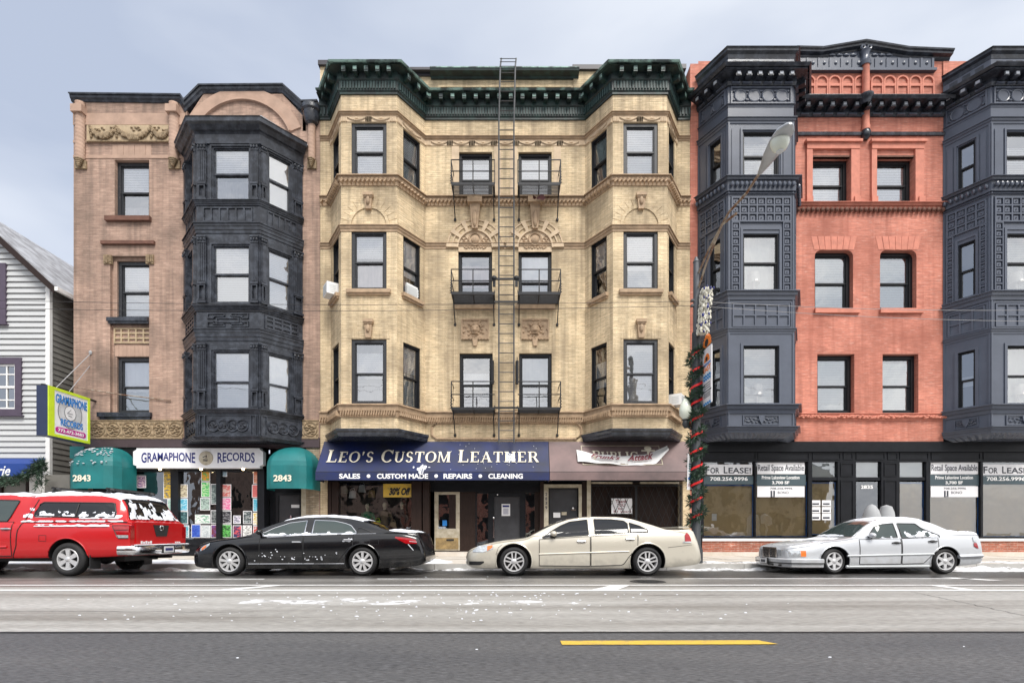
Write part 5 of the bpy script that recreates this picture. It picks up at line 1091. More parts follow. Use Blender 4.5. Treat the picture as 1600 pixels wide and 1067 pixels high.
mb.use('white_paint').box(hx - .13, hx + .025, D - .04, D + .08, Z(742), hz); mb.use('siding_side').box(2 * apx - hx, hx - .03, D + .05, D + 12, .1, hz)
mb.prism([(2 * apx - hx, hz), (hx - .03, hz), (apx, apz)], D + .05, D + 12)
mb.use('siding_side'); z = .15
while z < Z(742): mb.quad((hx + .02, D + .1, z), (hx + .02, D + 12, z), (hx - .005, D + 12, z + st), (hx - .005, D + .1, z + st)); z += st
build('wall', mb, WH)
mb = MB('roof_snow', 'brown_wood', 'white_paint'); ex, ez = hx + .42, hz - .42 * slope; th_ = .07
for sg in (1, -1):
    f = lambda x_: apx + sg * (x_ - apx); a = [(f(ex), ez + .08), (apx, apz + .08), (apx, apz + .08 + th_), (f(ex), ez + .08 + th_)]
    mb.use('roof_snow').prism([(p_, q_) for p_, q_ in a], D - .28, D + 12); mb.use('brown_wood').prism([(f(ex), ez - .16), (apx, apz - .16), (apx, apz + .10), (f(ex), ez + .10)], D - .33, D - .285)
mb.use('white_paint').box(ex, ex + .12, D - .3, D + 12, ez - .05, ez + .09)
build('roof', mb, WH)
for a, b, c, d in wins:
    s = ((a, D - .03), (b, D - .03)); l = seg_len(*s); mb = MB('purple_trim'); mb.frame(s); mb.rect_frame(-.12, l + .12, c - .1, d + .12, .22, -.06, .05); mb.box(-.2, l + .2, -.12, .04, c - .14, c - .1); f_ = build('window', mb, WH)
    mb = MB('white_paint'); mb.frame(s); mb.rect_frame(.1, l - .1, c + .12, d - .1, .07, .0, .05); mb.box(.1, l - .1, -.01, .04, (c + d) / 2 - .04, (c + d) / 2 + .04)
    for i in range(1, 4): mb.box(.1 + (l - .2) * i / 4 - .02, .1 + (l - .2) * i / 4 + .02, .01, .04, c + .15, d - .15)
    for j in (.25, .75): mb.box(.1, l - .1, .012, .042, c + (d - c) * j - .02, c + (d - c) * j + .02)
    build('sash', mb, f_); mb = MB('pane_glass', 'dark_room'); mb.frame(s); mb.quad((0, .045, c), (l, .045, c), (l, .045, d), (0, .045, d)); mb.use('dark_room').quad((0, .07, c), (l, .07, c), (l, .07, d), (0, .07, d)); build('pane', mb, f_, recalc=False)
mb = MB('brown_wood', 'white_paint', 'siding_side', 'shop_glass', 'dark_room'); mb.box(hx - 5.9, hx - .7, D - .02, D + .2, Z(742), Z(722)); mb.use('white_paint').box(hx - .7, hx - .05, D - .05, D + .2, .1, Z(742)); mb.use('siding_side').box(hx - .1, hx + .8, D - .1, D - .05, .1, Z(742)); mb.use('brown_wood')
for p_ in (-60, 0, 42): mb.box(X(p_), X(p_ + 4), D - .05, D + .2, .1, Z(742))
mb.use('dark_room').box(hx - 5.9, hx - .7, D + .18, D + .2, .1, Z(742)); build('shop_front', mb, WH)
# ================================================================== AWNINGS AND SIGNS
def plane_M(o, ex, ez):
    ex, ez = Vector(ex).normalized(), Vector(ez).normalized(); ey = ez.cross(ex)
    return Matrix(((ex.x, ey.x, ez.x, o[0]), (ex.y, ey.y, ez.y, o[1]), (ex.z, ey.z, ez.z, o[2]), (0, 0, 0, 1)))
AF = 17.95; az0, az1, az2 = Z(750, AF), Z(737, AF), Z(690)
def slope_awning(x0, x1, xb0, xb1, m, label, name='shop_awning'):
    t = thing(name, label, 'awning', ((x0 + x1) / 2, D - .02, az0), 'sloped canvas awnings over the shops')
    mb = MB(m); nx = 24; vs = []
    for i in range(nx + 1):
        f = i / nx
        for j in range(7): g = j / 6; a, b = xb0 + (xb1 - xb0) * f, x0 + (x1 - x0) * f; vs.append((a + (b - a) * g, AF + (D - .03 - AF) * g, az1 + (az2 - az1) * g - .02 * math.sin(math.pi * g) + .012 * noise.noise((f * 9, g * 3, x0))))
    mb.add(vs, [[i * 7 + j, (i + 1) * 7 + j, (i + 1) * 7 + j + 1, i * 7 + j + 1] for i in range(nx) for j in range(6)], True)
    mb.add([(xb0, AF, az1), (x0, D - .03, az2), (x0, D - .03, az1)], [[0, 1, 2]], False); mb.add([(xb1, AF, az1), (x1, D - .03, az2), (x1, D - .03, az1)], [[0, 1, 2]], False)
    build('canopy', mb, t)
    mb = MB(m); mb.box(xb0, xb1, AF - .012, AF + .012, az0, az1 - .006); mb.box(xb0, xb0 + .01, AF + .012, D - .05, az0, az1); mb.box(xb1 - .01, xb1, AF + .012, D - .05, az0, az1); build('valance', mb, t)
    mb = MB('iron'); mb.tube([(xb0, AF, az1), (xb1, AF, az1)], .014, 5)
    for x_ in (xb0 + .1, (xb0 + xb1) / 2, xb1 - .1): mb.tube([(x_, AF + .02, az0 + .03), (x_, D - .05, az0 + .03)], .014, 5)
    build('awning_frame', mb, t)
    return t
LA = slope_awning(X(507), 1.31, X(493, AF), 1.29, 'blue_canvas', 'long dark blue shop awning with cream serif lettering')
SM = lambda x_: plane_M((x_, AF, az1), (1, 0, 0), (0, D - .03 - AF, az2 - az1)); sl = math.hypot(D - .03 - AF, az2 - az1)
mb = MB('text_cream'); mb.M = SM(0); xL = lambda px, t: X(px, AF + (D - AF) * t)
serif(mb, "LEO'S CUSTOM", xL(512, .5), xL(704, .5), sl * .30, sl * .70, -.02); serif(mb, 'LEATHER', xL(716, .5), xL(841, .5), sl * .30, sl * .70, -.02); build('lettering', mb, LA)
mb = MB('text_white'); mb.M = plane_M((0, AF - .014, 0), (1, 0, 0), (0, 0, 1)); a = az0 + .05; b = az1 - .06
for tx, p, q in (('SALES', 530, 563), ('CUSTOM MADE', 589, 669), ('REPAIRS', 693, 738), ('CLEANING', 763, 817)): put_text(mb, tx, X(p, AF), X(q, AF), a, b, offset=.035)
for p in (576, 681.5, 750.5): mb.ell((X(p, AF), -.005, (a + b) / 2), (.065, .012, .065), 10, 6)
build('lettering', mb, LA)
mb = MB('snow'); mb.M = SM(0)
for u, v, r, s_ in ((xL(661, .3), sl * .12, .22, .6), (xL(797, .5), sl * .5, .16, .8)):
    for q in range(22): 
        a_ = random.gauss(0, r * .5); b_ = random.gauss(0, .1 * s_); mb.ell((u + a_, -.012, v + b_), (random.uniform(.01, .05), .012, random.uniform(.02, .08)), 6, 4)
    for q in range(6): mb.ell((u + random.uniform(-r, r) * .7, -.01, v - .14 - random.random() * .08), (.018, .01, .10), 6, 4)
for q in range(34): mb.ell((random.uniform(xL(700, .5), xL(852, .5)), -.012, random.uniform(.05, sl - .05)), (.014, .01, .014), 5, 3)
build('snow_patch', mb, LA)
MA = slope_awning(1.325, X(1077), 1.305, 6.02, 'mauve_canvas', 'faded mauve shop awning with a torn cloth banner hanging over it')
mb = MB('text_cream', 'aged_cream'); mb.M = SM(0)
serif(mb, 'PUBLIC', xL(925, .55), xL(996, .55), sl * .40, sl * .68, -.02)
mb.use('text_cream'); c = xL(1013, .6); mb.box(c - .24, c + .24, -.022, -.015, sl * .66, sl * .70); mb.box(c - .05, c + .08, -.022, -.015, sl * .42, sl * .66); mb.ell((c, -.02, sl * .76), (.14, .01, .10), 9, 5); mb.box(c - .14, c + .14, -.0215, -.0145, sl * .42, sl * .46)
mb.use('aged_cream'); mb.rect_frame(xL(909, .5), xL(1033, .5), sl * .22, sl * .86, .03, -.012, -.004)
build('lettering', mb, MA)
# torn cloth banner
CBt = thing('cloth_banner', 'torn cream cloth banner with maroon script sagging across the mauve awning', 'banner', (xL(955, .5), AF + .3, Z(715, AF + .3)))
mb = MB('white_paint'); mb.M = SM(0); pts = []
hi_ = lambda f: (.72 - 1.15 * f * (1 - f) * .95 + .14 * f ** 3) * sl; lo_ = lambda f: (.30 - .42 * f * (1 - f) + .42 * max(0, f - .84) / .16 * .9) * sl
n = 30; x0, x1 = xL(902, .4), xL(1045, .6); vs = []
for i in range(n + 1):
    f = i / n
    for j in range(5): g = j / 4; vs.append((x0 + (x1 - x0) * f, -.05 - .045 * math.sin(g * 5 + f * 7) - .02 * math.sin(f * 23), lo_(f) + (hi_(f) - lo_(f)) * g))
mb.add(vs, [[i * 5 + j, (i + 1) * 5 + j, (i + 1) * 5 + j + 1, i * 5 + j + 1] for i in range(n) for j in range(4)], True); build('cloth', mb, CBt)
mb = MB('text_maroon'); mb.M = SM(0)
def wp(u, z): f = (u - x0) / (x1 - x0); return u, lo_(f) + (hi_(f) - lo_(f)) * z
put_text(mb, "Frunk's", xL(922, .4), xL(968, .4), .42, .86, y=-.14, shear=.5, offset=.02, warp=wp); put_text(mb, 'Attack', xL(978, .4), xL(1020, .4), .25, .9, y=-.14, shear=.5, offset=.02, warp=wp); build('lettering', mb, CBt)
# domed green awnings
def dome_awning(cx_, hw, label, tx0, tx1, snowy):
    t = thing('dome_awning', label, 'awning', (cx_, D - .05, Z(763, 17.7)), 'teal dome awnings at the record shop')
    zb_, zs, zt_ = Z(763, 17.7), Z(727, 17.7), 4.02; dep = 1.12; A = [math.pi + math.pi * k / 8 for k in range(9)]; sup = lambda a: (math.copysign(abs(math.cos(a)) ** .55, math.cos(a)), -abs(math.sin(a)) ** .55)
    mb = MB('teal_canvas'); pl = [(cx_ + hw * sup(a)[0], D - .03 + dep * sup(a)[1]) for a in A]
    for p, q in zip(pl[:-1], pl[1:]): mb.quad(p + (zb_,), q + (zb_,), q + (zs,), p + (zs,))
    build('skirt', mb, t); mb = MB('teal_canvas'); K = 7; vs = []
    for j in range(K + 1):
        e = math.pi / 2 * j / K
        for p in pl: vs.append((cx_ + (p[0] - cx_) * math.cos(e), D - .03 + (p[1] - D + .03) * math.cos(e), zs + .002 + (zt_ - zs) * math.sin(e)))
    mb.add(vs, [[j * 9 + k, j * 9 + k + 1, (j + 1) * 9 + k + 1, (j + 1) * 9 + k] for j in range(K) for k in range(8)], True); build('dome', mb, t, sharp=16)
    mb = MB('text_cream'); mb.M = plane_M((0, D - .03 - dep - .006, 0), (1, 0, 0), (0, 0, 1)); put_text(mb, '2843', tx0, tx1, zb_ + .24, zb_ + .46, offset=.03); build('lettering', mb, t)
    if snowy:
        mb = MB('snow')
        for q in range(90):
            a = random.uniform(1.18, 1.75) * math.pi; e = random.choice((.12, .55, .7, .8, .95)) + random.uniform(-.08, .08); s_ = sup(a); mb.ell((cx_ + hw * s_[0] * math.cos(e), D - .05 + dep * s_[1] * math.cos(e), zs + (zt_ - zs) * math.sin(e) + .01), (random.uniform(.012, .06), .03, .014), 6, 4)
        build('snow_patch', mb, t)
dome_awning(-14.40, .88, 'teal dome awning with a crust of snow below the hanging record sign', X(115, 17.68), X(143, 17.68), True)
dome_awning(-7.72, .82, 'clean teal dome awning between the record sign and the blue awning', X(428, 17.68), X(456, 17.68), False)
# fascia sign
y = D - .28; FS = thing('shop_sign', 'long grey-white board sign with navy record shop lettering', 'sign', (X(310, y), y, Z(731, y)))
x0, x1, z0, z1 = X(208, y), X(411, y), Z(731, y), Z(700, y); c = .12; mb = MB('sign_white', 'aged_cream'); mb.prism([(x0 + c, z0), (x1 - c, z0), (x1 - c, z0 + c * .6), (x1, z0 + c), (x1, z1 - c), (x1 - c, z1 - c * .4), (x1 - c, z1), (x0 + c, z1), (x0 + c, z1 - c * .4), (x0, z1 - c), (x0, z0 + c), (x0 + c, z0 + c * .6)], y, y + .22); build('board', mb, FS)
mb = MB('text_navy'); mb.M = plane_M((0, y - .003, 0), (1, 0, 0), (0, 0, 1)); hgt = z1 - z0
def arch(a, b, zc, s): return lambda u, z: (u, zc + (z - zc) * (1 - s * math.sin(math.pi * min(1, max(0, (u - a) / (b - a))))))
for tx, p, q in (('GRAMAPHONE', 221, 305), ('RECORDS', 340, 398)): a, b = X(p, y), X(q, y); put_text(mb, tx, a, b, z0 + hgt * .24, z0 + hgt * .78, offset=.02, warp=arch(a, b, z0 + hgt * .78, .22))
build('lettering', mb, FS)
mb = MB('aged_cream', 'sign_white', 'text_grey'); cx_, cz_ = X(322, y), (z0 + z1) / 2; mb.lathe([(.0, y - .04), (.20, y - .04), (.245, y - .03), (.25, y)], (cx_, 0, cz_), 24, 'y'); mb.use('text_grey')
mb.tube([(cx_ - .09, y - .047, cz_ + .02), (cx_ + .05, y - .047, cz_ + .09), (cx_ + .02, y - .047, cz_ - .02)], .012, 4); mb.tube([(cx_ - .08, y - .047, cz_ - .06), (cx_ + .08, y - .047, cz_ - .07)], .012, 4); mb.tube([(cx_ - .07, y - .047, cz_ - .1), (cx_ + .07, y - .047, cz_ - .11)], .01, 4); build('emblem', mb, FS)
for k, (px, lab) in enumerate(((250, 'small lit spot lamp under the first word of the record shop board'), (314, 'small lit spot lamp under the disc of the record shop board'), (380, 'small lit spot lamp under the last word of the record shop board'))):
    t = thing('spot_lamp', lab, 'lamp', (X(px, D - .2), D - .2, Z(735)), 'spot lamps under the record shop sign'); mb = MB('iron'); mb.tube([(X(px + 6, D - .2), D - .05, Z(732)), (X(px + 1, D - .2), D - .2, Z(733))], .012, 5); build('arm', mb, t); mb = MB('bulb'); mb.ell((X(px, D - .22), D - .22, Z(734)), (.05, .05, .045), 9, 6); build('bulb', mb, t)
# projecting sign
BX, bn, bf, bz0_, bz1_ = -14.85, 16.66, 18.3, 4.08, 5.68
PS = thing('projecting_sign', 'lime edged hanging box sign with a record and blue lettering', 'sign', (BX - .18, (bn + bf) / 2, bz0_))
mb = MB('sign_navy', 'lime', 'sign_white'); mb.box(BX - .36, BX, bn, bf, bz0_, bz1_); mb.use('sign_navy'); build('sign_box', mb, PS)
PM = plane_M((BX + .003, bn, bz0_), (0, 1, 0), (0, 0, 1)); W_, H_b = bf - bn, bz1_ - bz0_
mb = MB('lime'); mb.M = PM; mb.rect_frame(0, W_, 0, H_b, .09, -.03, 0); mb.box(.09, .22, -.028, 0, .09, H_b - .09); build('sign_edge', mb, PS)
mb = MB('sign_white'); mb.M = PM; mb.box(.22, W_ - .09, -.012, 0, .09, H_b - .09); build('sign_face', mb, PS)
mb = MB('silver_disc', 'text_grey', 'sign_white'); mb.M = PM; cu, cv = .83, H_b * .55; mb.use('silver_disc'); mb.prism([(cu + .46 * math.cos(a), cv + .50 * math.sin(a)) for a in (2 * math.pi * k / 28 for k in range(28))], -.016, -.012); mb.use('sign_white').prism([(cu + .22 * math.cos(a), cv + .24 * math.sin(a)) for a in (2 * math.pi * k / 24 for k in range(24))], -.019, -.016)
mb.use('text_grey')
for r in (.47, .225): mb.tube([(cu + r * math.cos(a), -.018, cv + r * 1.08 * math.sin(a)) for a in (2 * math.pi * k / 28 for k in range(29))], .009, 4)
mb.tube([(cu - .12, -.022, cv - .02), (cu + .03, -.022, cv + .13)], .007, 4); mb.tube([(cu - .12, -.022, cv - .02), (cu + .1, -.022, cv - .01)], .007, 4); mb.tube([(cu - .08, -.022, cv - .09), (cu + .06, -.022, cv - .10)], .009, 4); build('disc_emblem', mb, PS)
mb = MB('text_sky'); mb.M = PM; a, b = .27, W_ - .12; put_text(mb, 'GRAMAPHONE', a, b, H_b * .70, H_b * .885, y=-.024, offset=.025, warp=lambda u, z: (u, z + .0)); put_text(mb, 'RECORDS', .46, W_ - .30, H_b * .26, H_b * .40, y=-.024, offset=.025); build('lettering', mb, PS)
mb = MB('magenta', 'text_white'); mb.M = PM; r = .095; c0 = H_b * .155; mb.prism([(.36 + r * math.cos(a), c0 + r * math.sin(a)) for a in (math.pi / 2 + math.pi * k / 8 for k in range(9))] + [(W_ - .26 + r * math.cos(a), c0 + r * math.sin(a)) for a in (-math.pi / 2 + math.pi * k / 8 for k in range(9))], -.018, -.012); mb.use('text_white'); put_text(mb, '773.472-3683', .36, W_ - .26, c0 - .055, c0 + .055, y=-.024, offset=.02); build('phone_strip', mb, PS)
mb = MB('cable_pale', 'iron'); mb.use('iron').box(BX - .22, BX - .14, bn, D, bz1_, bz1_ + .05); mb.use('cable_pale'); mb.tube([(BX - .18, bn + .5, bz1_ + .04), (X(142), D, Z(552))], .014, 5); mb.tube([(BX - .18, bn + 1.0, bz1_ + .04), (X(140), D, Z(572))], .012, 5); mb.ell((X(142), D - .02, Z(551)), (.06, .04, .08), 7, 5); build('stay', mb, PS)
tag(boxed('small_sign', 'teal_canvas', (X(109, 18.5), X(131, 18.5), 18.5, 18.53, Z(716, 18.5), Z(697, 18.5))), 'small green notice board behind the snowy teal awning', 'sign')
mb = MB('rust_pipe'); mb.tube([(X(112, 18.6), 18.65, Z(606)), (X(190), D - .05, Z(617)), (X(268), D - .05, Z(626))], .02, 5); tag(build('service_cable', mb), 'brown service cable slung across the brown brick wall', 'cable')
# house awning with a garland
HA = thing('shop_awning', 'bright blue awning with white script on the white house', 'awning', (X(20), D - .2, Z(748)), None)
mb = MB('house_blue'); x0, x1 = hx - 5.9, X(49, 18.2); yq = 18.2; mb.prism([(0, 0)] * 0 or [(x0, Z(745, yq)), (x1 - .05, Z(744, yq)), (x1 - .02, Z(724, yq)), (x0, Z(725, yq))], yq - .015, yq); mb.add([(x0, yq, Z(725, yq)), (x1, yq, Z(724, yq)), (x1, D - .03, Z(716)), (x0, D - .03, Z(716))], [[0, 1, 2, 3]]); build('canopy', mb, HA)
mb = MB('text_white'); mb.M = plane_M((0, yq - .018, 0), (1, 0, 0), (0, 0, 1)); put_text(mb, 'rie', X(-4, yq), X(17, yq), Z(743, yq), Z(728, yq), shear=.35, offset=.015); build('lettering', mb, HA)
def garland(name, pts, R, n, label, cat, parent=None, leaf=.07):
    mb = MB('needles'); pts = [Vector(p) for p in pts]
    for q in range(n):
        t = random.random() * (len(pts) - 1); i = int(t); p = pts[i].lerp(pts[i + 1], t - i); d = Vector((random.gauss(0, 1), random.gauss(0, 1), random.gauss(0, 1))).normalized(); p = p + d * R * random.random() ** .6
        a = (d + Vector((random.gauss(0, .5), random.gauss(0, .5), random.gauss(0, .5)))).normalized(); s_ = a.cross(Vector((.3, .5, .8))).normalized(); l_ = leaf * random.uniform(.6, 1.5)
        mb.add([p, p + a * l_ * .5 + s_ * l_ * .11, p + a * l_, p + a * l_ * .5 - s_ * l_ * .11], [[0, 1, 2, 3]])
    o = build(name, mb, parent, recalc=False); return tag(o, label, cat) if label else o
garland('evergreen_garland', [(X(p, 18.0), 18.0, Z(q, 18.0)) for p, q in ((-40, 742), (0, 750), (20, 752), (38, 744), (52, 735), (62, 722), (66, 735), (60, 760))], .15, 2600, 'evergreen garland draped along the blue house awning', 'garland', leaf=.13)
# ------------------------------------------------------------------ lease signs in the shop windows
def lease(pa, pb, y0, y1, label, board, lines, logo=False):
    t = thing('window_sign', label, 'sign', ((X(pa) + X(pb)) / 2, D + .09, Z(y1)), 'letting signs in the papered shop windows'); mb = MB(board); mb.frame(rsf); mb.box(hr(pa), hr(pb), .035, .045, Z(y1), Z(y0)); build('board', mb, t)
    for tx, p, q, a, b, m, off in lines: mb = MB(m); mb.frame(rsf); put_text(mb, tx, hr(p), hr(q), Z(b), Z(a), y=.03, th=.004, offset=off); build('lettering', mb, t)
    if logo: mb = MB('text_grey'); mb.frame(rsf); c = hr((pa + pb) / 2 - 12); h = Z(770); mb.box(c - .10, c - .04, .028, .034, h - .14, h + .09); mb.box(c, c + .06, .0285, .034, h - .09, h + .09); mb.box(c - .02, c + .06, .027, .034, h - .13, h - .10); build('emblem', mb, t)
def fl_text(p, q, a, b): w_ = q - p; return [('F', p, p + w_ * .085, a, b, 'text_grey', .02), ('OR', p + w_ * .105, p + w_ * .305, a + (b - a) * .17, b, 'text_grey', .02), ('L', p + w_ * .40, p + w_ * .485, a, b, 'text_grey', .02), ('EASE!', p + w_ * .505, p + w_, a + (b - a) * .17, b, 'text_grey', .02)]
lease(1101, 1176, 725, 741, 'white FOR LEASE board in the papered window beside the street lamp', 'sign_white', fl_text(1103, 1174, 728, 739)); lease(1536, 1613, 725, 741, 'white FOR LEASE board in the papered window past the silver white sedan', 'sign_white', fl_text(1538, 1611, 728, 739))
lease(1099, 1178, 743, 756, 'dark phone number strip in the papered window beside the street lamp', 'sign_grey', [('708.256.9996', 1110, 1169, 744.5, 750.5, 'text_white', .02)]); lease(1535, 1614, 743, 756, 'dark phone number strip in the papered window past the silver white sedan', 'sign_grey', [('708.256.9996', 1543, 1603, 744.5, 750.5, 'text_white', .02)])
for a, nm in ((1184, 'left'), (1455.5, 'right')):
    wds = 'in the papered window over the silver sedan bonnet' if a < 1300 else 'in the papered window over the silver sedan boot'
    lease(a, a + 74, 722, 740, 'white retail space board ' + wds, 'sign_white', [('Retail Space Available', a + 1, a + 73, 725, 738, 'text_grey', .012)])
    lease(a - 1, a + 76, 741, 758, 'dark location and area strip ' + wds, 'sign_grey', [('Prime Lakeview Location', a + 7, a + 66, 742.5, 748, 'text_white', .02), ('3,700 SF', a + 23, a + 50, 751, 756.5, 'text_white', .03)])
    lease(a, a + 74, 759, 776, 'white agent panel with a small logo ' + wds, 'sign_white', [('708.256.9996', a + 20, a + 55, 761, 764, 'text_grey', .01), ('BONO', a + 32, a + 49, 767, 771, 'text_grey', 0)], True)
mb = MB('text_white'); mb.frame(rsf); put_text(mb, '2835', hr(1346), hr(1365), Z(763), Z(757.5), y=.03, th=.004, offset=.03); mb.frame(None); build('house_number', mb, RB)
for r in range(3):
    for c in range(2):
        t = thing('notice', '%s sheet in the %s column of papers on the narrow left shop door' % (('topmost', 'middle', 'lowest')[r], ('left', 'right')[c]), 'notice', (X(1275 + 17 * c), D + .1, Z(790 + 11 * r)), 'papers on the narrow shop door'); mb = MB('sign_white'); mb.frame(rsf); mb.box(hr(1269 + 16.5 * c), hr(1283 + 16.5 * c), .045, .05, Z(790 + 11 * r), Z(781 + 10.5 * r)); build('sheet', mb, t)
        mb = MB('text_grey'); mb.frame(rsf); mb.box(hr(1270.5 + 16.5 * c), hr(1281 + 16.5 * c), .04, .045, Z(788 + 11 * r), Z(785.5 + 10.8 * r)); build('picture', mb, t)
tag(boxed('notice', 'sign_white', (X(1115), X(1142) - .45, D + .16, D + .17, Z(813), Z(802))), 'small white paper on the kraft sheet beside the street lamp', 'notice')
# posters in the record window
PC = [('cream', (.62, .56, .40), (.3, .25, .18), 415, 490, 368, 470, 'highest in the left window column'), ('cyan', (.09, .42, .60), (.4, .65, .75), 415, 490, 475, 570, 'under the cream poster'), ('dark teal', (.03, .08, .09), (.12, .25, .26), 425, 492, 572, 670, 'under the cyan poster at left'), ('blue-green', (.05, .32, .42), (.5, .6, .6), 440, 500, 680, 775, 'leftmost of the bottom row'), ('royal blue', (.02, .06, .40), (.06, .15, .55), 517, 588, 672, 775, 'in the bottom row'), ('pale grey', (.58, .62, .63), (.4, .44, .46), 592, 662, 680, 775, 'beside the royal blue poster'), ('maroon and violet', (.17, .03, .05), (.15, .08, .28), 666, 725, 675, 775, 'left of the mullion in the bottom row'),
      ('orange and green', (.70, .30, .03), (.10, .40, .10), 592, 660, 255, 345, 'highest poster of the tall green column'), ('bright green', (.06, .50, .12), (.5, .7, .4), 592, 660, 350, 465, 'in the middle of the tall green column'), ('misty green', (.40, .52, .46), (.2, .26, .24), 585, 660, 470, 565, 'below the bright green poster'), ('smoky grey', (.09, .12, .12), (.3, .36, .34), 665, 722, 365, 520, 'right of the bright green poster'), ('white and green', (.72, .74, .72), (.15, .38, .25), 545, 660, 598, 668, 'wide, above the pale grey one'), ('charcoal', (.06, .065, .07), (.2, .22, .22), 665, 725, 565, 668, 'above the maroon poster'), ('pink-red', (.60, .16, .15), (.7, .5, .45), 750, 820, 368, 465, 'above the pink poster'), ('hot pink', (.75, .18, .36), (.8, .5, .6), 750, 820, 470, 565, 'under the pink-red poster'), ('black', (.02, .02, .025), (.25, .25, .27), 752, 822, 570, 668, 'under the hot pink poster'), ('lavender white', (.66, .62, .72), (.2, .2, .25), 836, 893, 605, 668, 'small one above the navy poster'), ('slate', (.05, .07, .075), (.35, .38, .38), 911, 978, 570, 668, 'above the white bottom poster'), ('grass green', (.12, .45, .10), (.03, .10, .03), 752, 823, 672, 775, 'right of the mullion in the bottom row'), ('navy and red', (.03, .03, .10), (.55, .08, .10), 833, 900, 680, 775, 'beside the grass green poster'), ('white printed', (.72, .72, .70), (.12, .12, .12), 908, 978, 680, 770, 'beside the navy and red poster'),
      ('salmon', (.62, .13, .13), (.65, .2, .18), 978, 1050, 370, 470, 'above the right cyan poster'), ('sky cyan', (.06, .40, .56), (.3, .55, .65), 986, 1048, 475, 575, 'under the salmon poster'), ('white and yellow', (.70, .68, .60), (.70, .50, .05), 985, 1050, 582, 680, 'under the right cyan poster'), ('brick red', (.50, .06, .05), (.6, .6, .6), 988, 1055, 685, 745, 'lowest at the right end'), ('orange-red', (.60, .17, .09), (.72, .4, .3), 988, 1050, 265, 365, 'highest at the right end'), ('ice blue', (.40, .55, .65), (.2, .3, .4), 752, 790, 250, 310, 'tiny one right of the mullion top'), ('yellow striped', (.60, .40, .04), (.12, .13, .14), 305, 372, 255, 478, 'tall narrow strip beside the left mullion'), ('mint', (.42, .60, .52), (.3, .45, .4), 335, 395, 480, 575, 'below the yellow striped strip'), ('purple and white', (.16, .08, .22), (.65, .5, .52), 102, 172, 300, 395, 'pennant behind the truck')]
for nm, c1, c2, a, b, c, d, wh in PC:
    mn = nm.replace(' ', '_').replace('-', '_') + '_poster'; poster_mat(mn, c1, c2, 13 + (a % 7)); pa, pb, py0, py1 = 190 + a / 4.848, 190 + b / 4.848, 680 + c / 4.848, 680 + d / 4.848
    mb = MB('sign_white', mn); mb.frame(sf); mb.box(hs(pa), hs(pb), .085, .09, Z(py1), Z(py0)); mb.use(mn); e = .022; mb.box(hs(pa) + e, hs(pb) - e, .081, .085, Z(py1) + e, Z(py0) - e); mb.frame(None)
    tag(build('poster', mb), '%s poster in the record window, %s' % (nm, wh), 'poster', 'posters in the record shop window')
for k, (px, py, m, lab) in enumerate(((538, 764, 'aged_cream', 'pale leather pelt added in place of a reflection, leftmost in the leather shop window'), (551, 771, 'white_paint', 'white bag added in place of a reflection, second from the left in the leather shop window'), (566, 762, 'blind_grey', 'grey bag added in place of a reflection, highest in the leather shop window'), (581, 770, 'gold_wood', 'tan bag hung left of the yellow sale banner'), (545, 818, 'gold_wood', 'tan satchel low at the left of the leather shop window'), (590, 818, 'lime', 'lime green bag on the shelf between two mannequins'), (614, 820, 'terracotta', 'rust coloured bag low between the right mannequins'))):  # pale pelt, white and grey bag are added in place of a reflected van
    y_ = D + .45; x_, z_ = X(px, y_), Z(py, y_); t = thing('hanging_bag', lab, 'bag', (x_, y_, z_ - .18), 'bags in the leather shop window'); mb = MB(m); mb.prism([(x_ - .13, z_ - .16), (x_ + .14, z_ - .17), (x_ + .11, z_ + .08), (x_ + .02, z_ + .12), (x_ - .1, z_ + .07)], y_ - .05, y_ + .05); build('pouch', mb, t); mb = MB(m); mb.tube([(x_ - .09, y_, z_ + .07), (x_ - .05, y_, z_ + .2), (x_ + .05, y_, z_ + .2), (x_ + .1, y_, z_ + .07)], .012, 5); build('strap', mb, t)
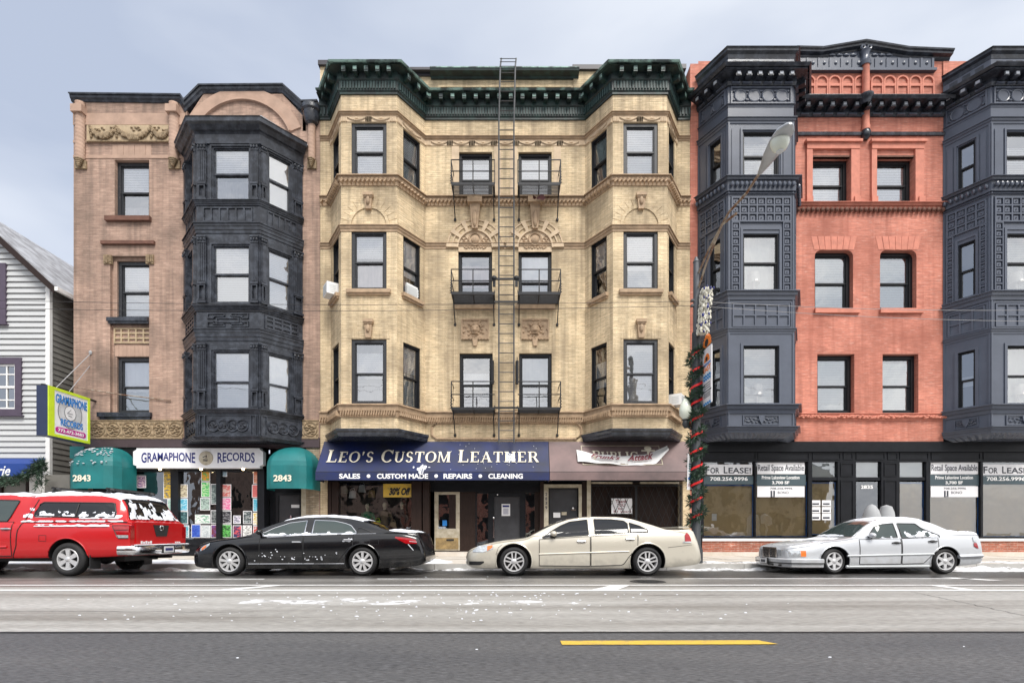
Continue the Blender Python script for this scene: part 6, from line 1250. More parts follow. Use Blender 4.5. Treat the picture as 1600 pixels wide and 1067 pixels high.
# yellow notice and mannequins in the leather shop
mb = MB('yellow_paint', 'plastic_black'); mb.frame(ysf); mb.box(hy(598), hy(642), .070, .075, Z(776), Z(755)); mb.use('plastic_black'); put_text(mb, '30% Off', hy(607), hy(641), Z(773), Z(761), y=.062, th=.005, shear=.3, offset=.05); mb.frame(None); tag(build('sale_banner', mb), 'yellow sale banner with black brush writing in the leather shop window', 'banner')
MATS['green_cloth'] = mat('green_cloth', (.02, .22, .10), .8); mat('tan_cloth', (.20, .15, .10), .8); mat('skin_pale', (.62, .55, .42), .6)
for px, m, lab, py in ((574, 'green_cloth', 'mannequin in a green top in the leather shop window', 800), (601, 'tan_cloth', 'mannequin in a tan jacket standing right of the green one', 798), (628, 'brown_wood', 'mannequin in a dark brown coat at the right of the leather shop window', 797)):
    x_, y_ = X(px, D + .7), D + .7; t = thing('mannequin', lab, 'mannequin', (x_, y_, Z(835)), 'mannequins in the leather shop'); mb = MB(m); K = 10; prof = [(.13, 0), (.17, .25), (.14, .42), (.19, .62), (.17, .72), (.06, .78)]; z0 = Z(py, D + .7) - .74
    mb.lathe([(r, z0 + a) for r, a in prof], (x_, y_, 0), 12); mb.tube([(x_ - .17, y_, z0 + .7), (x_ - .30, y_ - .03, z0 + .45), (x_ - .27, y_ - .08, z0 + .2)], [.06, .05, .04], 7); mb.tube([(x_ + .17, y_, z0 + .7), (x_ + .30, y_ - .03, z0 + .45), (x_ + .27, y_ - .08, z0 + .2)], [.06, .05, .04], 7); build('coat', mb, t)
    mb = MB('skin_pale'); mb.tube([(x_, y_, z0 + .76), (x_, y_, z0 + .86)], .05, 8); mb.ell((x_, y_, z0 + .95), (.085, .10, .12), 10, 8); build('head', mb, t)
    mb = MB('iron'); mb.tube([(x_, y_, Z(835)), (x_, y_, z0 + .05)], .02, 6); mb.lathe([(.0, Z(835) + .02), (.15, Z(835) + .02), (.15, Z(835))], (x_, y_, 0), 12); build('stand', mb, t)
mb = MB('sign_white', 'text_maroon'); mb.frame(ysf); mb.box(hy(955.5), hy(988), .025, .03, Z(802), Z(778)); mb.use('text_maroon')
for tx, p, q, a, b in (('Thank', 962, 980, 780, 785), ('YOU', 964, 976, 786, 791), ('for', 966, 974, 792, 796), ('51 years', 959, 987, 797, 801)): put_text(mb, tx, hy(p), hy(q), Z(b), Z(a), y=.02, th=.005, offset=.02)
mb.frame(None); tag(build('notice', mb), 'white hand-lettered notice behind the diamond lattice gate', 'notice')
mb = MB('sign_white', 'text_navy'); mb.frame(ysf); mb.box(hy(783.5), hy(797), .315, .32, Z(805), Z(786)); mb.use('text_navy').box(hy(785), hy(795.5), .31, .315, Z(791), Z(788))
for q in range(6): mb.box(hy(786), hy(794.5), .311, .315, Z(794 + q * 1.6), Z(793.4 + q * 1.6))
mb.frame(None); tag(build('notice', mb), 'white typed notice on the dark middle door', 'notice')
mb = MB('text_grey'); mb.frame(ysf)
for q, ch in enumerate('2839'): put_text(mb, ch, hy(852), hy(855), Z(774 + q * 7), Z(769 + q * 7), y=-.006, th=.005, offset=.02)
mb.frame(None); build('house_number', mb, YB)
for lab, m, b in (('small blue sticker on the cream shop door', 'text_sky', (689.5, 696.5, 812, 821)), ('orange and white card sticker low on the cream shop door', 'orange', (686, 693.5, 829, 837)), ('white sticker beside the orange card on the cream shop door', 'sign_white', (694.5, 700, 829, 834))):
    mb = MB(m); mb.frame(ysf); mb.box(hy(b[0]), hy(b[1]), .32, .325, Z(b[3]), Z(b[2])); mb.frame(None); tag(build('sticker', mb), lab, 'sticker', 'stickers on the cream shop door')
# ------------------------------------------------------------------ fire escape
FE = thing('fire_escape', 'black iron fire escape with balconies and a central ladder on the yellow facade', 'fire escape', (X(791), D, Z(690)))
PD = .80; yf_ = D - PD
for r, (py, rail) in enumerate(((638, 596), (458, 421), (287, 250))):
    zp_ = Z(py, yf_); zr_ = Z(rail, yf_); zmid = zp_ + (zr_ - zp_) * .52
    for a, b in ((705, 773), (809, 876)):
        x0, x1 = X(a, yf_), X(b, yf_); mb = MB('iron'); n = 11
        mb.box(x0, x1, yf_, yf_ + .035, zp_ - .05, zp_ + .05); mb.box(x0, x1, D - .04, D - .005, zp_ - .03, zp_ + .03); mb.box(x0, x0 + .035, yf_ + .035, D - .04, zp_ - .04, zp_ + .04); mb.box(x1 - .035, x1, yf_ + .035, D - .04, zp_ - .04, zp_ + .04)
        for q in range(1, n): v = yf_ + PD * q / n; mb.box(x0 + .04, x1 - .04, v - .012, v + .012, zp_ - .01, zp_ + .012)
        mb.box((x0 + x1) / 2 - .015, (x0 + x1) / 2 + .015, yf_ + .04, D - .05, zp_ - .035, zp_ - .012); fl_ = build('balcony', mb, FE)
        mb = MB('iron'); outer = x0 if a < 791 else x1; inner = x1 if a < 791 else x0
        for zz in (zr_, zmid): mb.tube([(outer, D, zz), (outer, yf_, zz), (inner, yf_, zz)], .019, 5)
        for x_ in ((x0 + x1) / 2, outer): mb.tube([(x_, yf_, zp_), (x_, yf_, zr_)], .020, 5)
        K = 16; mb.tube([(outer + (.05 if q % 2 else -.05) * (1 - q / K), yf_ + .01, zp_ + (zr_ - zp_) * .9 * q / K) for q in range(K + 1)], .016, 5)
        mb.tube([(inner, yf_, zp_), (inner, yf_, zr_ if r == 2 else zp_ + .1)], .014, 5); build('railing', mb, fl_)
        mb = MB('iron')
        for x_ in (x0 + .05, x1 - .05): mb.tube([(x_, yf_ + .1, zp_ - .03), (x_, D - .03, zp_ - .75)], .02, 5); mb.ell((x_, D - .03, zp_ - .78), (.05, .04, .07), 6, 4)
        build('bracket', mb, fl_)
mb = MB('ladder_metal'); ly = D - .50; x0, x1 = X(779.5, ly), X(803, ly); zb_, zt_ = Z(692, ly), Z(150, ly)
for x_ in (x0, x1): mb.tube([(x_, ly, zb_), (x_, ly, Z(195, ly)), (x_ + .03, D - .62, Z(140, D - .6)), (x_ + .05, D - .35, Z(105, D - .3)), (x_ + .08, D - .2, Z(92, D - .2))], .030, 6)
n = 50
for q in range(n):
    z = zb_ + .1 + q * .34
    if z < Z(140, ly): mb.tube([(x0, ly, z), (x1, ly, z)], .017, 5)
for py in (128, 114, 104, 97, 92): mb.tube([(X(781, D - .4), D - .45, Z(py, D - .45)), (X(806, D - .4), D - .45, Z(py, D - .45))], .012, 5)
build('ladder', mb, FE)
mb = MB('iron')
for py in (434, 636, 470): mb.box(X(772, yf_ + .1), X(810, yf_ + .1), yf_ + .06, yf_ + .11, Z(py, yf_) - .03, Z(py, yf_) + .03)
for px in (772, 807): mb.ell((X(px, yf_ + .1), yf_ + .08, Z(433, yf_)), (.10, .09, .09), 9, 6); mb.box(X(px, yf_) - .05, X(px, yf_) + .05, yf_ + .05, yf_ + .12, Z(446, yf_), Z(436, yf_))
for px in (769.5, 808): mb.tube([(X(px, D - .15), D - .15, Z(602)), (X(px, D - .15), D - .15, Z(566))], .055, 8); mb.tube([(X(px, D - .15), D - .15, Z(566)), (X(px, D - .15), D - .15, Z(560))], .015, 5)
build('counterweight', mb, FE)
mb = MB('cloth_red'); x_, z_ = X(847, yf_), Z(303, yf_ + .2)
vs = [(x_ - .31, 0, 0), (x_ - .1, 0, .02), (x_ + .27, 0, .03), (x_ + .1, 0, .2), (x_ + .02, 0, .26), (x_ - .12, 0, .18)]
vv = []
for q in range(9):
    for j in range(3): f = q / 8; vv.append((x_ - .3 + .58 * f, yf_ + .2 + .1 * j, z_ - .05 - .16 * math.sin(math.pi * f) + (.36 * (1 - abs(2 * f - 1.04))) * (j / 2) + .03 * math.sin(q * 2.3 + j)))
mb.add(vv, [[q * 3 + j, (q + 1) * 3 + j, (q + 1) * 3 + j + 1, q * 3 + j + 1] for q in range(8) for j in range(2)], False); tag(build('cloth', mb), 'dark red crumpled cloth lying on the top right fire escape balcony', 'cloth')
# air conditioners
def aircon(c, sz, ang, label):
    t = thing('air_conditioner', label, 'air conditioner', c, 'window air conditioners'); Mx = Matrix.Translation(c) @ Matrix.Rotation(ang, 4, 'Z'); mb = MB('white_paint'); mb.M = Mx; w_, d_, h_ = sz; mb.box(-w_ / 2, w_ / 2, -d_, .05, 0, h_); build('case', mb, t); mb = MB('blind_grey'); mb.M = Mx
    for q in range(7): mb.box(-w_ / 2 + .04, w_ / 2 - .04, -d_ - .012, -d_, .05 + (h_ - .1) * q / 7, .05 + (h_ - .1) * (q + .55) / 7)
    for s_ in (-1, 1):
        for q in range(5): mb.box(s_ * w_ / 2 - (.006 if s_ > 0 else .006), s_ * w_ / 2 + .006, -d_ + .08, -.06, .06 + (h_ - .12) * q / 5, .06 + (h_ - .12) * (q + .5) / 5)
    build('grille', mb, t)
def on_seg(i, f, z): s = ysegs[i]; return (s[0][0] + (s[1][0] - s[0][0]) * f, s[0][1] + (s[1][1] - s[0][1]) * f, z), math.atan2(s[1][1] - s[0][1], s[1][0] - s[0][0])
c_, a_ = on_seg(1, (uo[1][0] + uo[1][1]) / 2 / l1, rows[1][0] + .02); aircon(c_, (.52, .36, .40), a_, 'white air conditioner jutting from the left side window of the left bay')
c_, a_ = on_seg(3, (uo[3][0] + uo[3][1]) / 2 / l3, rows[1][0] + .05); aircon(c_, (.52, .02, .40), a_, 'white air conditioner set flush in the right side window of the left bay')
c_, a_ = on_seg(7, (uo[7][0] + uo[7][1]) / 2 / l7, rows[0][0] + .05); aircon(c_, (.46, .38, .38), a_, 'white air conditioner in the low right window of the right bay beside the globe lamp')
# table lamps behind the bay windows
for s, px, zz, lab in ((S1[1], 1178, zf(455), 'white table lamp in the middle window of the left slate bay'), (S1[1], 1183, zf(633), 'white table lamp in the lowest window of the left slate bay'), (S1[1], 1187, zf(280), 'white table lamp in the top window of the left slate bay'), (S2[1], 1588, zf(455), 'white table lamp in the middle window of the right slate bay'), (S2[1], 1592, zf(633), 'white table lamp in the lowest window of the right slate bay')):
    y_ = FR + .34; x_ = X(px, y_); t = thing('table_lamp', lab, 'lamp', (x_, y_, zz + .05), 'table lamps in the slate bays'); mb = MB('lamp_white'); mb.lathe([(.21, zz + .42), (.17, zz + .78)], (x_, y_, 0), 18); build('lamp_shade', mb, t); mb = MB('lamp_white'); mb.lathe([(.08, zz + .05), (.02, zz + .08), (.04, zz + .25), (.015, zz + .5)], (x_, y_, 0), 10); build('lamp_base', mb, t)
# utility wires
for k, (pl, pc, pr_) in enumerate((((-120, 467), (1086, 471), (1750, 483)), ((-120, 480), (1086, 478), (1750, 503)))):
    for a, b, lab in ((pl, pc, 'left of'), (pc, pr_, 'right of')):
        mb = MB('cable' if a is pl else 'cable_pale'); P_ = [Vector((X(a[0] + (b[0] - a[0]) * q / 16, 14), 14, Z(a[1] + (b[1] - a[1]) * q / 16, 14) - .12 * math.sin(math.pi * q / 16))) for q in range(17)]; mb.tube(P_, .0065, 4); tag(build('overhead_wire', mb), '%s thin overhead wire running %s the street lamp pole' % (('upper', 'lower')[k], lab), 'wire', 'overhead wires')

# ================================================================== STREET LAMP AND WHAT HANGS ON IT
px_, py_ = 4.95, 14.0; SL = thing('street_lamp', 'tall grey street lamp whose arm reaches over the parked cars', 'street lamp', (px_, py_, SW))
mb = MB('pole_dark'); mb.lathe([(.17, SW), (.17, SW + .35), (.12, SW + .45), (.11, Z(520, 14))], (px_, py_, 0), 14); build('pole', mb, SL)
mb = MB('pole_grey'); mb.lathe([(.085, Z(520, 14)), (.075, Z(410, 14)), (.09, Z(410, 14)), (.05, Z(405, 14)), (.03, Z(402, 14))], (px_, py_, 0), 12)
for py in (470, 478): mb.box(px_ - .14, px_ + .14, py_ - .05, py_ + .05, Z(py, 14) - .02, Z(py, 14) + .03)
build('upper_pole', mb, SL)
mb = MB('rust_pipe'); mb.tube([(px_ + .05, 14.0, Z(428, 14)), (px_ + .02, 13.2, Z(392, 13.2)), (px_, 11.9, Z(332, 11.9)), (px_, 11.0, 8.10), (px_, 10.3, 8.13)], .027, 7); mb.tube([(px_ + .05, 14.0, Z(452, 14)), (px_ + .02, 13.3, Z(410, 13.3)), (px_, 12.3, Z(352, 12.3)), (px_, 11.5, 7.98)], .027, 7); build('arm', mb, SL)
def shell(mb, stations, n=14, smooth=True):              # lofted ellipses along y: (y, z, half width, up, down)
    vs = []
    for y_, z_, hw, u_, d_ in stations:
        for k in range(n): t = 2 * math.pi * k / n; s_ = math.sin(t); vs.append((px_ + hw * math.cos(t), y_, z_ + (u_ if s_ > 0 else d_) * s_))
    mb.add(vs, [[i * n + k, i * n + (k + 1) % n, (i + 1) * n + (k + 1) % n, (i + 1) * n + k] for i in range(len(stations) - 1) for k in range(n)] + [list(range(n)), [(len(stations) - 1) * n + k for k in range(n)]], smooth)
mb = MB('lamp_housing'); shell(mb, [(10.40, 8.12, .045, .045, .045), (10.2, 8.13, .09, .08, .06), (9.95, 8.15, .15, .10, .05), (9.65, 8.18, .185, .11, .04), (9.42, 8.20, .165, .09, .04), (9.30, 8.21, .08, .045, .03), (9.26, 8.205, .03, .02, .02)]); build('lamp_head', mb, SL)
mb = MB('lamp_glass', 'blind_grey'); mb.lathe([(.168, 8.17), (.162, 8.10), (.13, 8.03), (.075, 7.985), (.0, 7.97)], (px_, 9.63, 0), 20); mb.use('blind_grey'); mb.lathe([(.065, 7.977), (.06, 7.964), (0, 7.96)], (px_, 9.63, 0), 12); build('lamp_globe', mb, SL)
gx, gy = X(1070, 14.1), 14.05; mb = MB('lamp_glass'); mb.lathe([(.06, Z(655, 14)), (.155, Z(648, 14)), (.17, Z(640, 14)), (.13, Z(630, 14)), (.06, Z(624, 14)), (.0, Z(620, 14))], (gx, gy, 0), 16); gl_ = build('acorn_globe', mb, SL)
mb = MB('pole_dark'); mb.lathe([(.04, Z(668, 14)), (.09, Z(662, 14)), (.07, Z(657, 14)), (.10, Z(655, 14))], (gx, gy, 0), 12); mb.tube([(gx, gy, Z(664, 14)), (px_ - .05, gy, Z(672, 14))], .025, 6); mb.tube([(gx, gy, Z(620, 14)), (gx, gy, Z(617, 14))], .02, 6); build('globe_bracket', mb, SL)
# garland and ribbon spiralling up the pole
zg0, zg1 = Z(828, 14), Z(545, 14)
garland('evergreen_garland', [(px_ + .145 * math.cos(t), py_ + .145 * math.sin(t), zg0 + (zg1 - zg0) * t / (2 * math.pi * 9)) for t in (2 * math.pi * k / 10 for k in range(91))], .085, 4200, 'snow dusted evergreen garland wound up the street lamp pole', 'garland', leaf=.13)
mb = MB('ribbon_red'); n = 200; vs = []
for q in range(n + 1): t = q / n * 2 * math.pi * 11; z = zg0 + .1 + (zg1 - zg0 - .1) * q / n; c_, s_ = math.cos(t + .8), math.sin(t + .8); vs += [(px_ + .17 * c_, py_ + .17 * s_, z), (px_ + .17 * c_, py_ + .17 * s_, z + .062)]
mb.add(vs, [[2 * q, 2 * q + 2, 2 * q + 3, 2 * q + 1] for q in range(n)], True); tag(build('ribbon', mb), 'red ribbon wound in a spiral round the street lamp pole', 'ribbon')
mb = MB('tinsel', 'text_navy'); 
for q in range(430):
    f = random.random(); z = Z(522, 13.8) + (Z(452, 13.8) - Z(522, 13.8)) * f; g_ = lambda s_: max(-1.15 * s_, min(1.15 * s_, random.gauss(0, s_))); y_ = 13.75 + g_(.12); x_ = px_ + .08 + .12 * f + g_(.10); mb.use('tinsel' if q % 16 else 'text_navy'); r = random.uniform(.018, .038); mb.ell((x_, y_ - (.1 if q % 16 == 0 else 0), z), (r, r, r * 1.4), 6, 4)
mb.use('tinsel').tube([(px_ + .08, 13.75, Z(524, 13.8)), (px_ + .14, 13.78, Z(487, 13.8)), (px_ + .20, 13.75, Z(450, 13.8))], .05, 7); tag(build('tinsel_ornament', mb), 'cream tinsel ornament with blue bulbs high on the street lamp pole', 'ornament')
# street banner: stands out from the pole over the kerb, edge-on to the road
bxp = 5.10; BN = thing('street_banner', 'white street banner with an orange sun and blue waves on the lamp pole', 'banner', (bxp, 13.6, Z(632, 13.6))); ya_, yb_ = 13.9, 13.28
BM = plane_M((bxp - .012, ya_, 0), (0, -1, 0), (0, 0, 1)); w_ = ya_ - yb_; zt_, zb_ = Z(543, 13.6), Z(633, 13.6); hh = zt_ - zb_
mb = MB('sign_white'); mb.M = BM; mb.box(0, w_, 0, .02, zb_, zt_); build('panel', mb, BN)
BM = plane_M((bxp - .0, ya_, 0), (0, -1, 0), (0, 0, 1)); mb = MB('orange', 'plastic_black'); mb.M = BM; c = w_ / 2
def sun(mb, cu, cv, r):
    mb.use('orange'); pts = []
    for k in range(23): a = math.pi * k / 22; rr = r * (1.0 if k % 2 else .80); pts.append((cu + rr * math.cos(a), cv + rr * math.sin(a)))
    mb.prism(pts, -.025, -.013); mb.use('plastic_black'); mb.prism([(cu + r * .38 * math.cos(a), cv + r * .30 + r * .30 * math.sin(a)) for a in (2 * math.pi * k / 14 for k in range(14))], -.028, -.025)
sun(mb, c, zt_ + .02, .33); sun(mb, c, zb_ + hh * .76, .20); build('sun_emblem', mb, BN)
mb = MB('orange', 'text_blue', 'water_blue', 'text_grey'); mb.M = BM; mb.use('text_blue'); put_text(mb, 'LAKEVIEW', .08, w_ - .06, zb_ + hh * .69, zb_ + hh * .735, y=-.018); mb.use('orange'); put_text(mb, 'EAST', .07, w_ - .06, zb_ + hh * .585, zb_ + hh * .68, y=-.018, offset=.02); mb.use('text_grey')
for q in (.37, .33, .29, .20, .17, .14): mb.box(.1, w_ - .1, -.018, -.012, zb_ + hh * q, zb_ + hh * (q + .012))
mb.box(0, w_, -.022, -.012, zb_ + hh * .24, zb_ + hh * .255); build('lettering', mb, BN)
mb = MB('water_blue'); mb.M = BM
for zc, n_ in ((.53, 2), (.475, 2), (.05, 3)): 
    pt = [(.06 + (w_ - .12) * q / 20, zb_ + hh * (zc + .014 * math.sin(q * 1.25))) for q in range(21)]; mb.prism(pt + [(p, z - hh * .034) for p, z in reversed(pt)], -.019, -.012)
build('wave_emblem', mb, BN); mb = MB('pole_dark'); mb.tube([(px_, 14, zt_ + .0), (bxp, ya_, zt_), (bxp, yb_ - .02, zt_)], .016, 5); mb.tube([(px_, 14, zb_), (bxp, ya_, zb_), (bxp, yb_ - .02, zb_)], .016, 5); build('banner_arm', mb, BN)
# parking sign on the pole, turned three quarters away
PK = thing('parking_sign', 'white and green parking sign tilted on the street lamp pole', 'sign', (px_ - .2, 14.0, Z(765, 14))); Mx = Matrix.Translation((px_ - .2, 13.95, 0)) @ Matrix.Rotation(R_(50), 4, 'Z')
mb = MB('sign_white'); mb.M = Mx; z0, z1 = Z(766, 14), Z(710, 14); mb.prism([(-.17, z0), (.15, z0 + .03), (.2, z1 + .02), (-.12, z1)], -.01, 0); build('plate', mb, PK)
mb = MB('teal_canvas', 'text_blue', 'text_maroon'); mb.M = Mx
for q in range(4): mb.box(-.09 + .01 * q, .14, -.016, -.01, z0 + .50 + q * .06, z0 + .535 + q * .06)
mb.use('text_blue'); mb.box(-.12, .13, -.016, -.01, z0 + .28, z0 + .33); mb.prism([(-.02, z0 + .44), (.1, z0 + .36), (-.02, z0 + .33)], -.0165, -.01); mb.use('text_maroon'); put_text(mb, '8 AM', -.1, .1, z0 + .1, z0 + .18, y=-.014); build('marking', mb, PK)
# ================================================================== CARS
def carpaint(name, c, rough=.25, metal=0.0, coat=.8, dirt=(.3, .28, .25), amt=.35):
    m, t, b = base_mat(name); l = t.links.new; geo = N(t, 'ShaderNodeNewGeometry'); sp = N(t, 'ShaderNodeSeparateXYZ'); l(geo.outputs['Position'], sp.inputs[0])
    nz = N(t, 'ShaderNodeTexNoise'); nz.inputs['Scale'].default_value = 7; nz.inputs['Detail'].default_value = 6; l(geo.outputs['Position'], nz.inputs['Vector'])
    mr = N(t, 'ShaderNodeMapRange'); mr.inputs['From Min'].default_value = .62; mr.inputs['From Max'].default_value = .15; mr.inputs['To Min'].default_value = -.28; mr.inputs['To Max'].default_value = .25; l(sp.outputs['Z'], mr.inputs['Value'])   # road dirt thrown up on the lower panels
    a = N(t, 'ShaderNodeMath', operation='ADD'); l(nz.outputs['Fac'], a.inputs[0]); l(mr.outputs[0], a.inputs[1])
    m2 = N(t, 'ShaderNodeMapRange'); m2.inputs['From Min'].default_value = .45; m2.inputs['From Max'].default_value = .75; m2.inputs['To Max'].default_value = amt; l(a.outputs[0], m2.inputs['Value'])
    mx = N(t, 'ShaderNodeMix', data_type='RGBA'); mx.inputs['A'].default_value = c + (1,); mx.inputs['B'].default_value = dirt + (1,); l(m2.outputs[0], mx.inputs['Factor']); l(mx.outputs['Result'], b.inputs['Base Color'])
    mr2 = N(t, 'ShaderNodeMapRange'); mr2.inputs['To Min'].default_value = rough; mr2.inputs['To Max'].default_value = .7; l(m2.outputs[0], mr2.inputs['Value']); l(mr2.outputs[0], b.inputs['Roughness'])
    b.inputs['Metallic'].default_value = metal; b.inputs['Coat Weight'].default_value = coat; b.inputs['Coat Roughness'].default_value = .03
    MATS[name] = m
carpaint('paint_red', (.50, .006, .009), .3, coat=.5, amt=.12); carpaint('paint_black', (.004, .0045, .006), .18, coat=.5, amt=.07); carpaint('paint_beige', (.62, .58, .49), .28, .25); carpaint('paint_silver', (.56, .58, .61), .28, .15, dirt=(.36, .35, .32))
def darkglass(name, c): m, t, b = base_mat(name); b.inputs['Base Color'].default_value = c + (1,); b.inputs['Roughness'].default_value = .03; b.inputs['Specular IOR Level'].default_value = .6; MATS[name] = m
darkglass('tinted_glass', (.008, .009, .011)); darkglass('green_glass', (.045, .062, .06))

class Curve1:                                            # monotone cubic through (x, y)
    def __init__(s, pts):
        s.x = [p[0] for p in pts]; s.y = [p[1] for p in pts]; n = len(pts); d = [(s.y[i + 1] - s.y[i]) / (s.x[i + 1] - s.x[i]) for i in range(n - 1)]
        m = [d[0]] + [0 if d[i - 1] * d[i] <= 0 else 2 * d[i - 1] * d[i] / (d[i - 1] + d[i]) for i in range(1, n - 1)] + [d[-1]]; s.m = m
    def __call__(s, x):
        if x <= s.x[0]: return s.y[0]
        if x >= s.x[-1]: return s.y[-1]
        i = 0
        while x > s.x[i + 1]: i += 1
        h = s.x[i + 1] - s.x[i]; t = (x - s.x[i]) / h; t2, t3 = t * t, t * t * t
        return (2 * t3 - 3 * t2 + 1) * s.y[i] + (t3 - 2 * t2 + t) * h * s.m[i] + (-2 * t3 + 3 * t2) * s.y[i + 1] + (t3 - t2) * h * s.m[i + 1]
class Car:
    # x along the car (front at the left), near side at y = yc - w
    def __init__(s, yc, W, top, belt, bottom, plan, tumble=.26, crown=.05, flat=.93):
        s.yc, s.W = yc, W; s.top, s.belt, s.bot, s.plan = Curve1(top), Curve1(belt), Curve1(bottom), Curve1(plan); s.x0, s.x1 = top[0][0], top[-1][0]; s.tumble, s.crown, s.flat = tumble, crown, flat
    def sect(s, x):                                      # half section, bottom centre to top centre, as (y, z)
        zt = s.top(x); zb = min(s.bot(x), zt - .12); bl = min(s.belt(x), zt - .055); w_ = s.W * s.plan(x); gh = zt - bl; h = bl - zb; k = max(0, min(1, (gh - .05) / .36)); wt = w_ * (s.flat - s.tumble * k + .0); cr = min(.45 * gh, .022 + s.crown * k)
        P = [(0, zb), (.80 * w_, zb), (.945 * w_, zb + .015), (.972 * w_, zb + .07), (.985 * w_, zb + .28 * h), (1.0 * w_, zb + .52 * h), (.999 * w_, zb + .70 * h), (.982 * w_, zb + .86 * h), (.965 * w_, zb + .95 * h), (.945 * w_, bl)]
        ws = .925 * w_; zs = bl + .012; ze = zt - cr
        for f in (0, .33, .66, 1.0): P.append((ws + (wt - ws) * f + .012 * math.sin(math.pi * f), zs + (ze - zs) * f))
        P += [(wt - .03 * min(1, wt), ze + cr * .45), (.86 * wt, ze + cr * .70), (.6 * wt, ze + cr * .9), (0, zt)]
        return P
    def side(s, x, z):
        P = s.sect(x)
        for (y0, z0), (y1, z1) in zip(P[1:14], P[2:15]):
            if z0 <= z <= z1 or (z1 <= z <= z0): t = (z - z0) / (z1 - z0) if abs(z1 - z0) > 1e-6 else 0; return y0 + (y1 - y0) * t
        return P[14][0] if z > P[14][1] else P[2][0]
    def roof(s, x, f):                                   # point on the upper skin, f = -1..1 across
        P = s.sect(x)[13:]; w0 = P[0][0]; y = abs(f) * w0
        for (y0, z0), (y1, z1) in zip(P[:-1], P[1:]):
            if y1 <= y <= y0: t = (y0 - y) / (y0 - y1) if y0 > y1 else 0; return (x, s.yc + math.copysign(y, f), z0 + (z1 - z0) * t)
        return (x, s.yc, P[-1][1])
    def body(s, paint, parent, wheels, R, zc, nst=90):
        xs = sorted(set([s.x0 + (s.x1 - s.x0) * i / nst for i in range(nst + 1)] + [s.x0 + .03, s.x0 + .07, s.x1 - .03, s.x1 - .07])); mb = MB(paint, 'plastic_black'); n = 0; vs = []
        for x in xs:
            P = s.sect(x); ring = [(x, s.yc - y, z) for y, z in P] + [(x, s.yc + y, z) for y, z in P[-2:0:-1]]; n = len(ring); vs += ring
        fs = [[i * n + k, (i + 1) * n + k, (i + 1) * n + (k + 1) % n, i * n + (k + 1) % n] for i in range(len(xs) - 1) for k in range(n)] + [list(range(n))[::-1], [(len(xs) - 1) * n + k for k in range(n)]]
        mb.add(vs, fs, True); o = build('body', mb, parent, sharp=30)
        for wx in wheels:
            for sg in (-1, 1):
                cb = MB('plastic_black'); cb.lathe([(R, s.yc + sg * (s.W + .3)), (R, s.yc + sg * (s.W - .34))], (wx, 0, zc), 40, 'y'); c = len(cb.v); q = [i for i in range(40)]; cb.f += [q, [40 + i for i in q]]; cb.m += [0, 0]; cb.s += [False, False]
                co = build('cutter', cb); co.location = ORIG[co.name]; md = o.modifiers.new('arch', 'BOOLEAN'); md.operation = 'DIFFERENCE'; md.solver = 'EXACT'; md.object = co
        bpy.context.view_layer.update(); me = bpy.data.meshes.new_from_object(o.evaluated_get(bpy.context.evaluated_depsgraph_get()))
        cut = [m_.object for m_ in o.modifiers]; o.modifiers.clear(); o.data = me
        for c in cut: bpy.data.objects.remove(c)
        og = ORIG[o.name]; me.materials.clear(); me.materials.append(MATS[paint]); me.materials.append(MATS['plastic_black'])
        for p in me.polygons:
            p.material_index = 0
            for wx in wheels:
                if all(math.hypot(me.vertices[v].co.x + og.x - wx, me.vertices[v].co.z + og.z - zc) < R * 1.004 for v in p.vertices): p.material_index = 1; p.use_smooth = False
        bm = bmesh.new(); bm.from_mesh(me)
        for e in bm.edges: e.smooth = not (len(e.link_faces) == 2 and e.calc_face_angle(0) > R_(30))
        bm.to_mesh(me); bm.free()
        mb = MB(paint)                                    # arch lips on both sides
        for wx in wheels:
            for sg in (-1, 1):
                pts = []
                for k in range(25):
                    a = math.pi * (-.10 + 1.20 * k / 24); x, z = wx + (R + .012) * math.cos(a), zc + (R + .012) * math.sin(a)
                    if z > s.bot(x) + .03: pts.append((x, s.yc + sg * (s.side(x, z) + .002), z))
                if len(pts) > 3: mb.tube(pts, .014, 6)
        build('wheel_arch', mb, parent); return o
    def patch(s, mb, hi, lo, off=.004, nx=26, nz=8, sg=-1):   # panel laid on the flank between two outlines z_hi(x), z_lo(x)
        li = lambda P, x: next((a[1] + (b[1] - a[1]) * (x - a[0]) / (b[0] - a[0]) for a, b in zip(P[:-1], P[1:]) if a[0] <= x <= b[0]), P[-1][1] if x > P[-1][0] else P[0][1])
        x0, x1 = max(hi[0][0], lo[0][0]), min(hi[-1][0], lo[-1][0]); vs = []
        for i in range(nx + 1):
            x = x0 + (x1 - x0) * i / nx; a, b = li(lo, x), li(hi, x)
            for j in range(nz + 1): z = a + (b - a) * j / nz; vs.append((x, s.yc + sg * (s.side(x, z) + off), z))
        mb.add(vs, [[i * (nz + 1) + j, (i + 1) * (nz + 1) + j, (i + 1) * (nz + 1) + j + 1, i * (nz + 1) + j + 1] for i in range(nx) for j in range(nz)], True)
        return [(x0 + (x1 - x0) * i / nx, li(lo, x0 + (x1 - x0) * i / nx)) for i in range(nx + 1)], [(x0 + (x1 - x0) * i / nx, li(hi, x0 + (x1 - x0) * i / nx)) for i in range(nx + 1)]
    def strip(s, mb, pts, r, off=.0, sg=-1, sub=10):      # bead following the flank
        q = []
        for a, b in zip(pts[:-1], pts[1:]): q += [(a[0] + (b[0] - a[0]) * i / sub, a[1] + (b[1] - a[1]) * i / sub) for i in range(sub)]
        q.append(pts[-1]); mb.tube([(x, s.yc + sg * (s.side(x, z) + off), z) for x, z in q], r, 5)
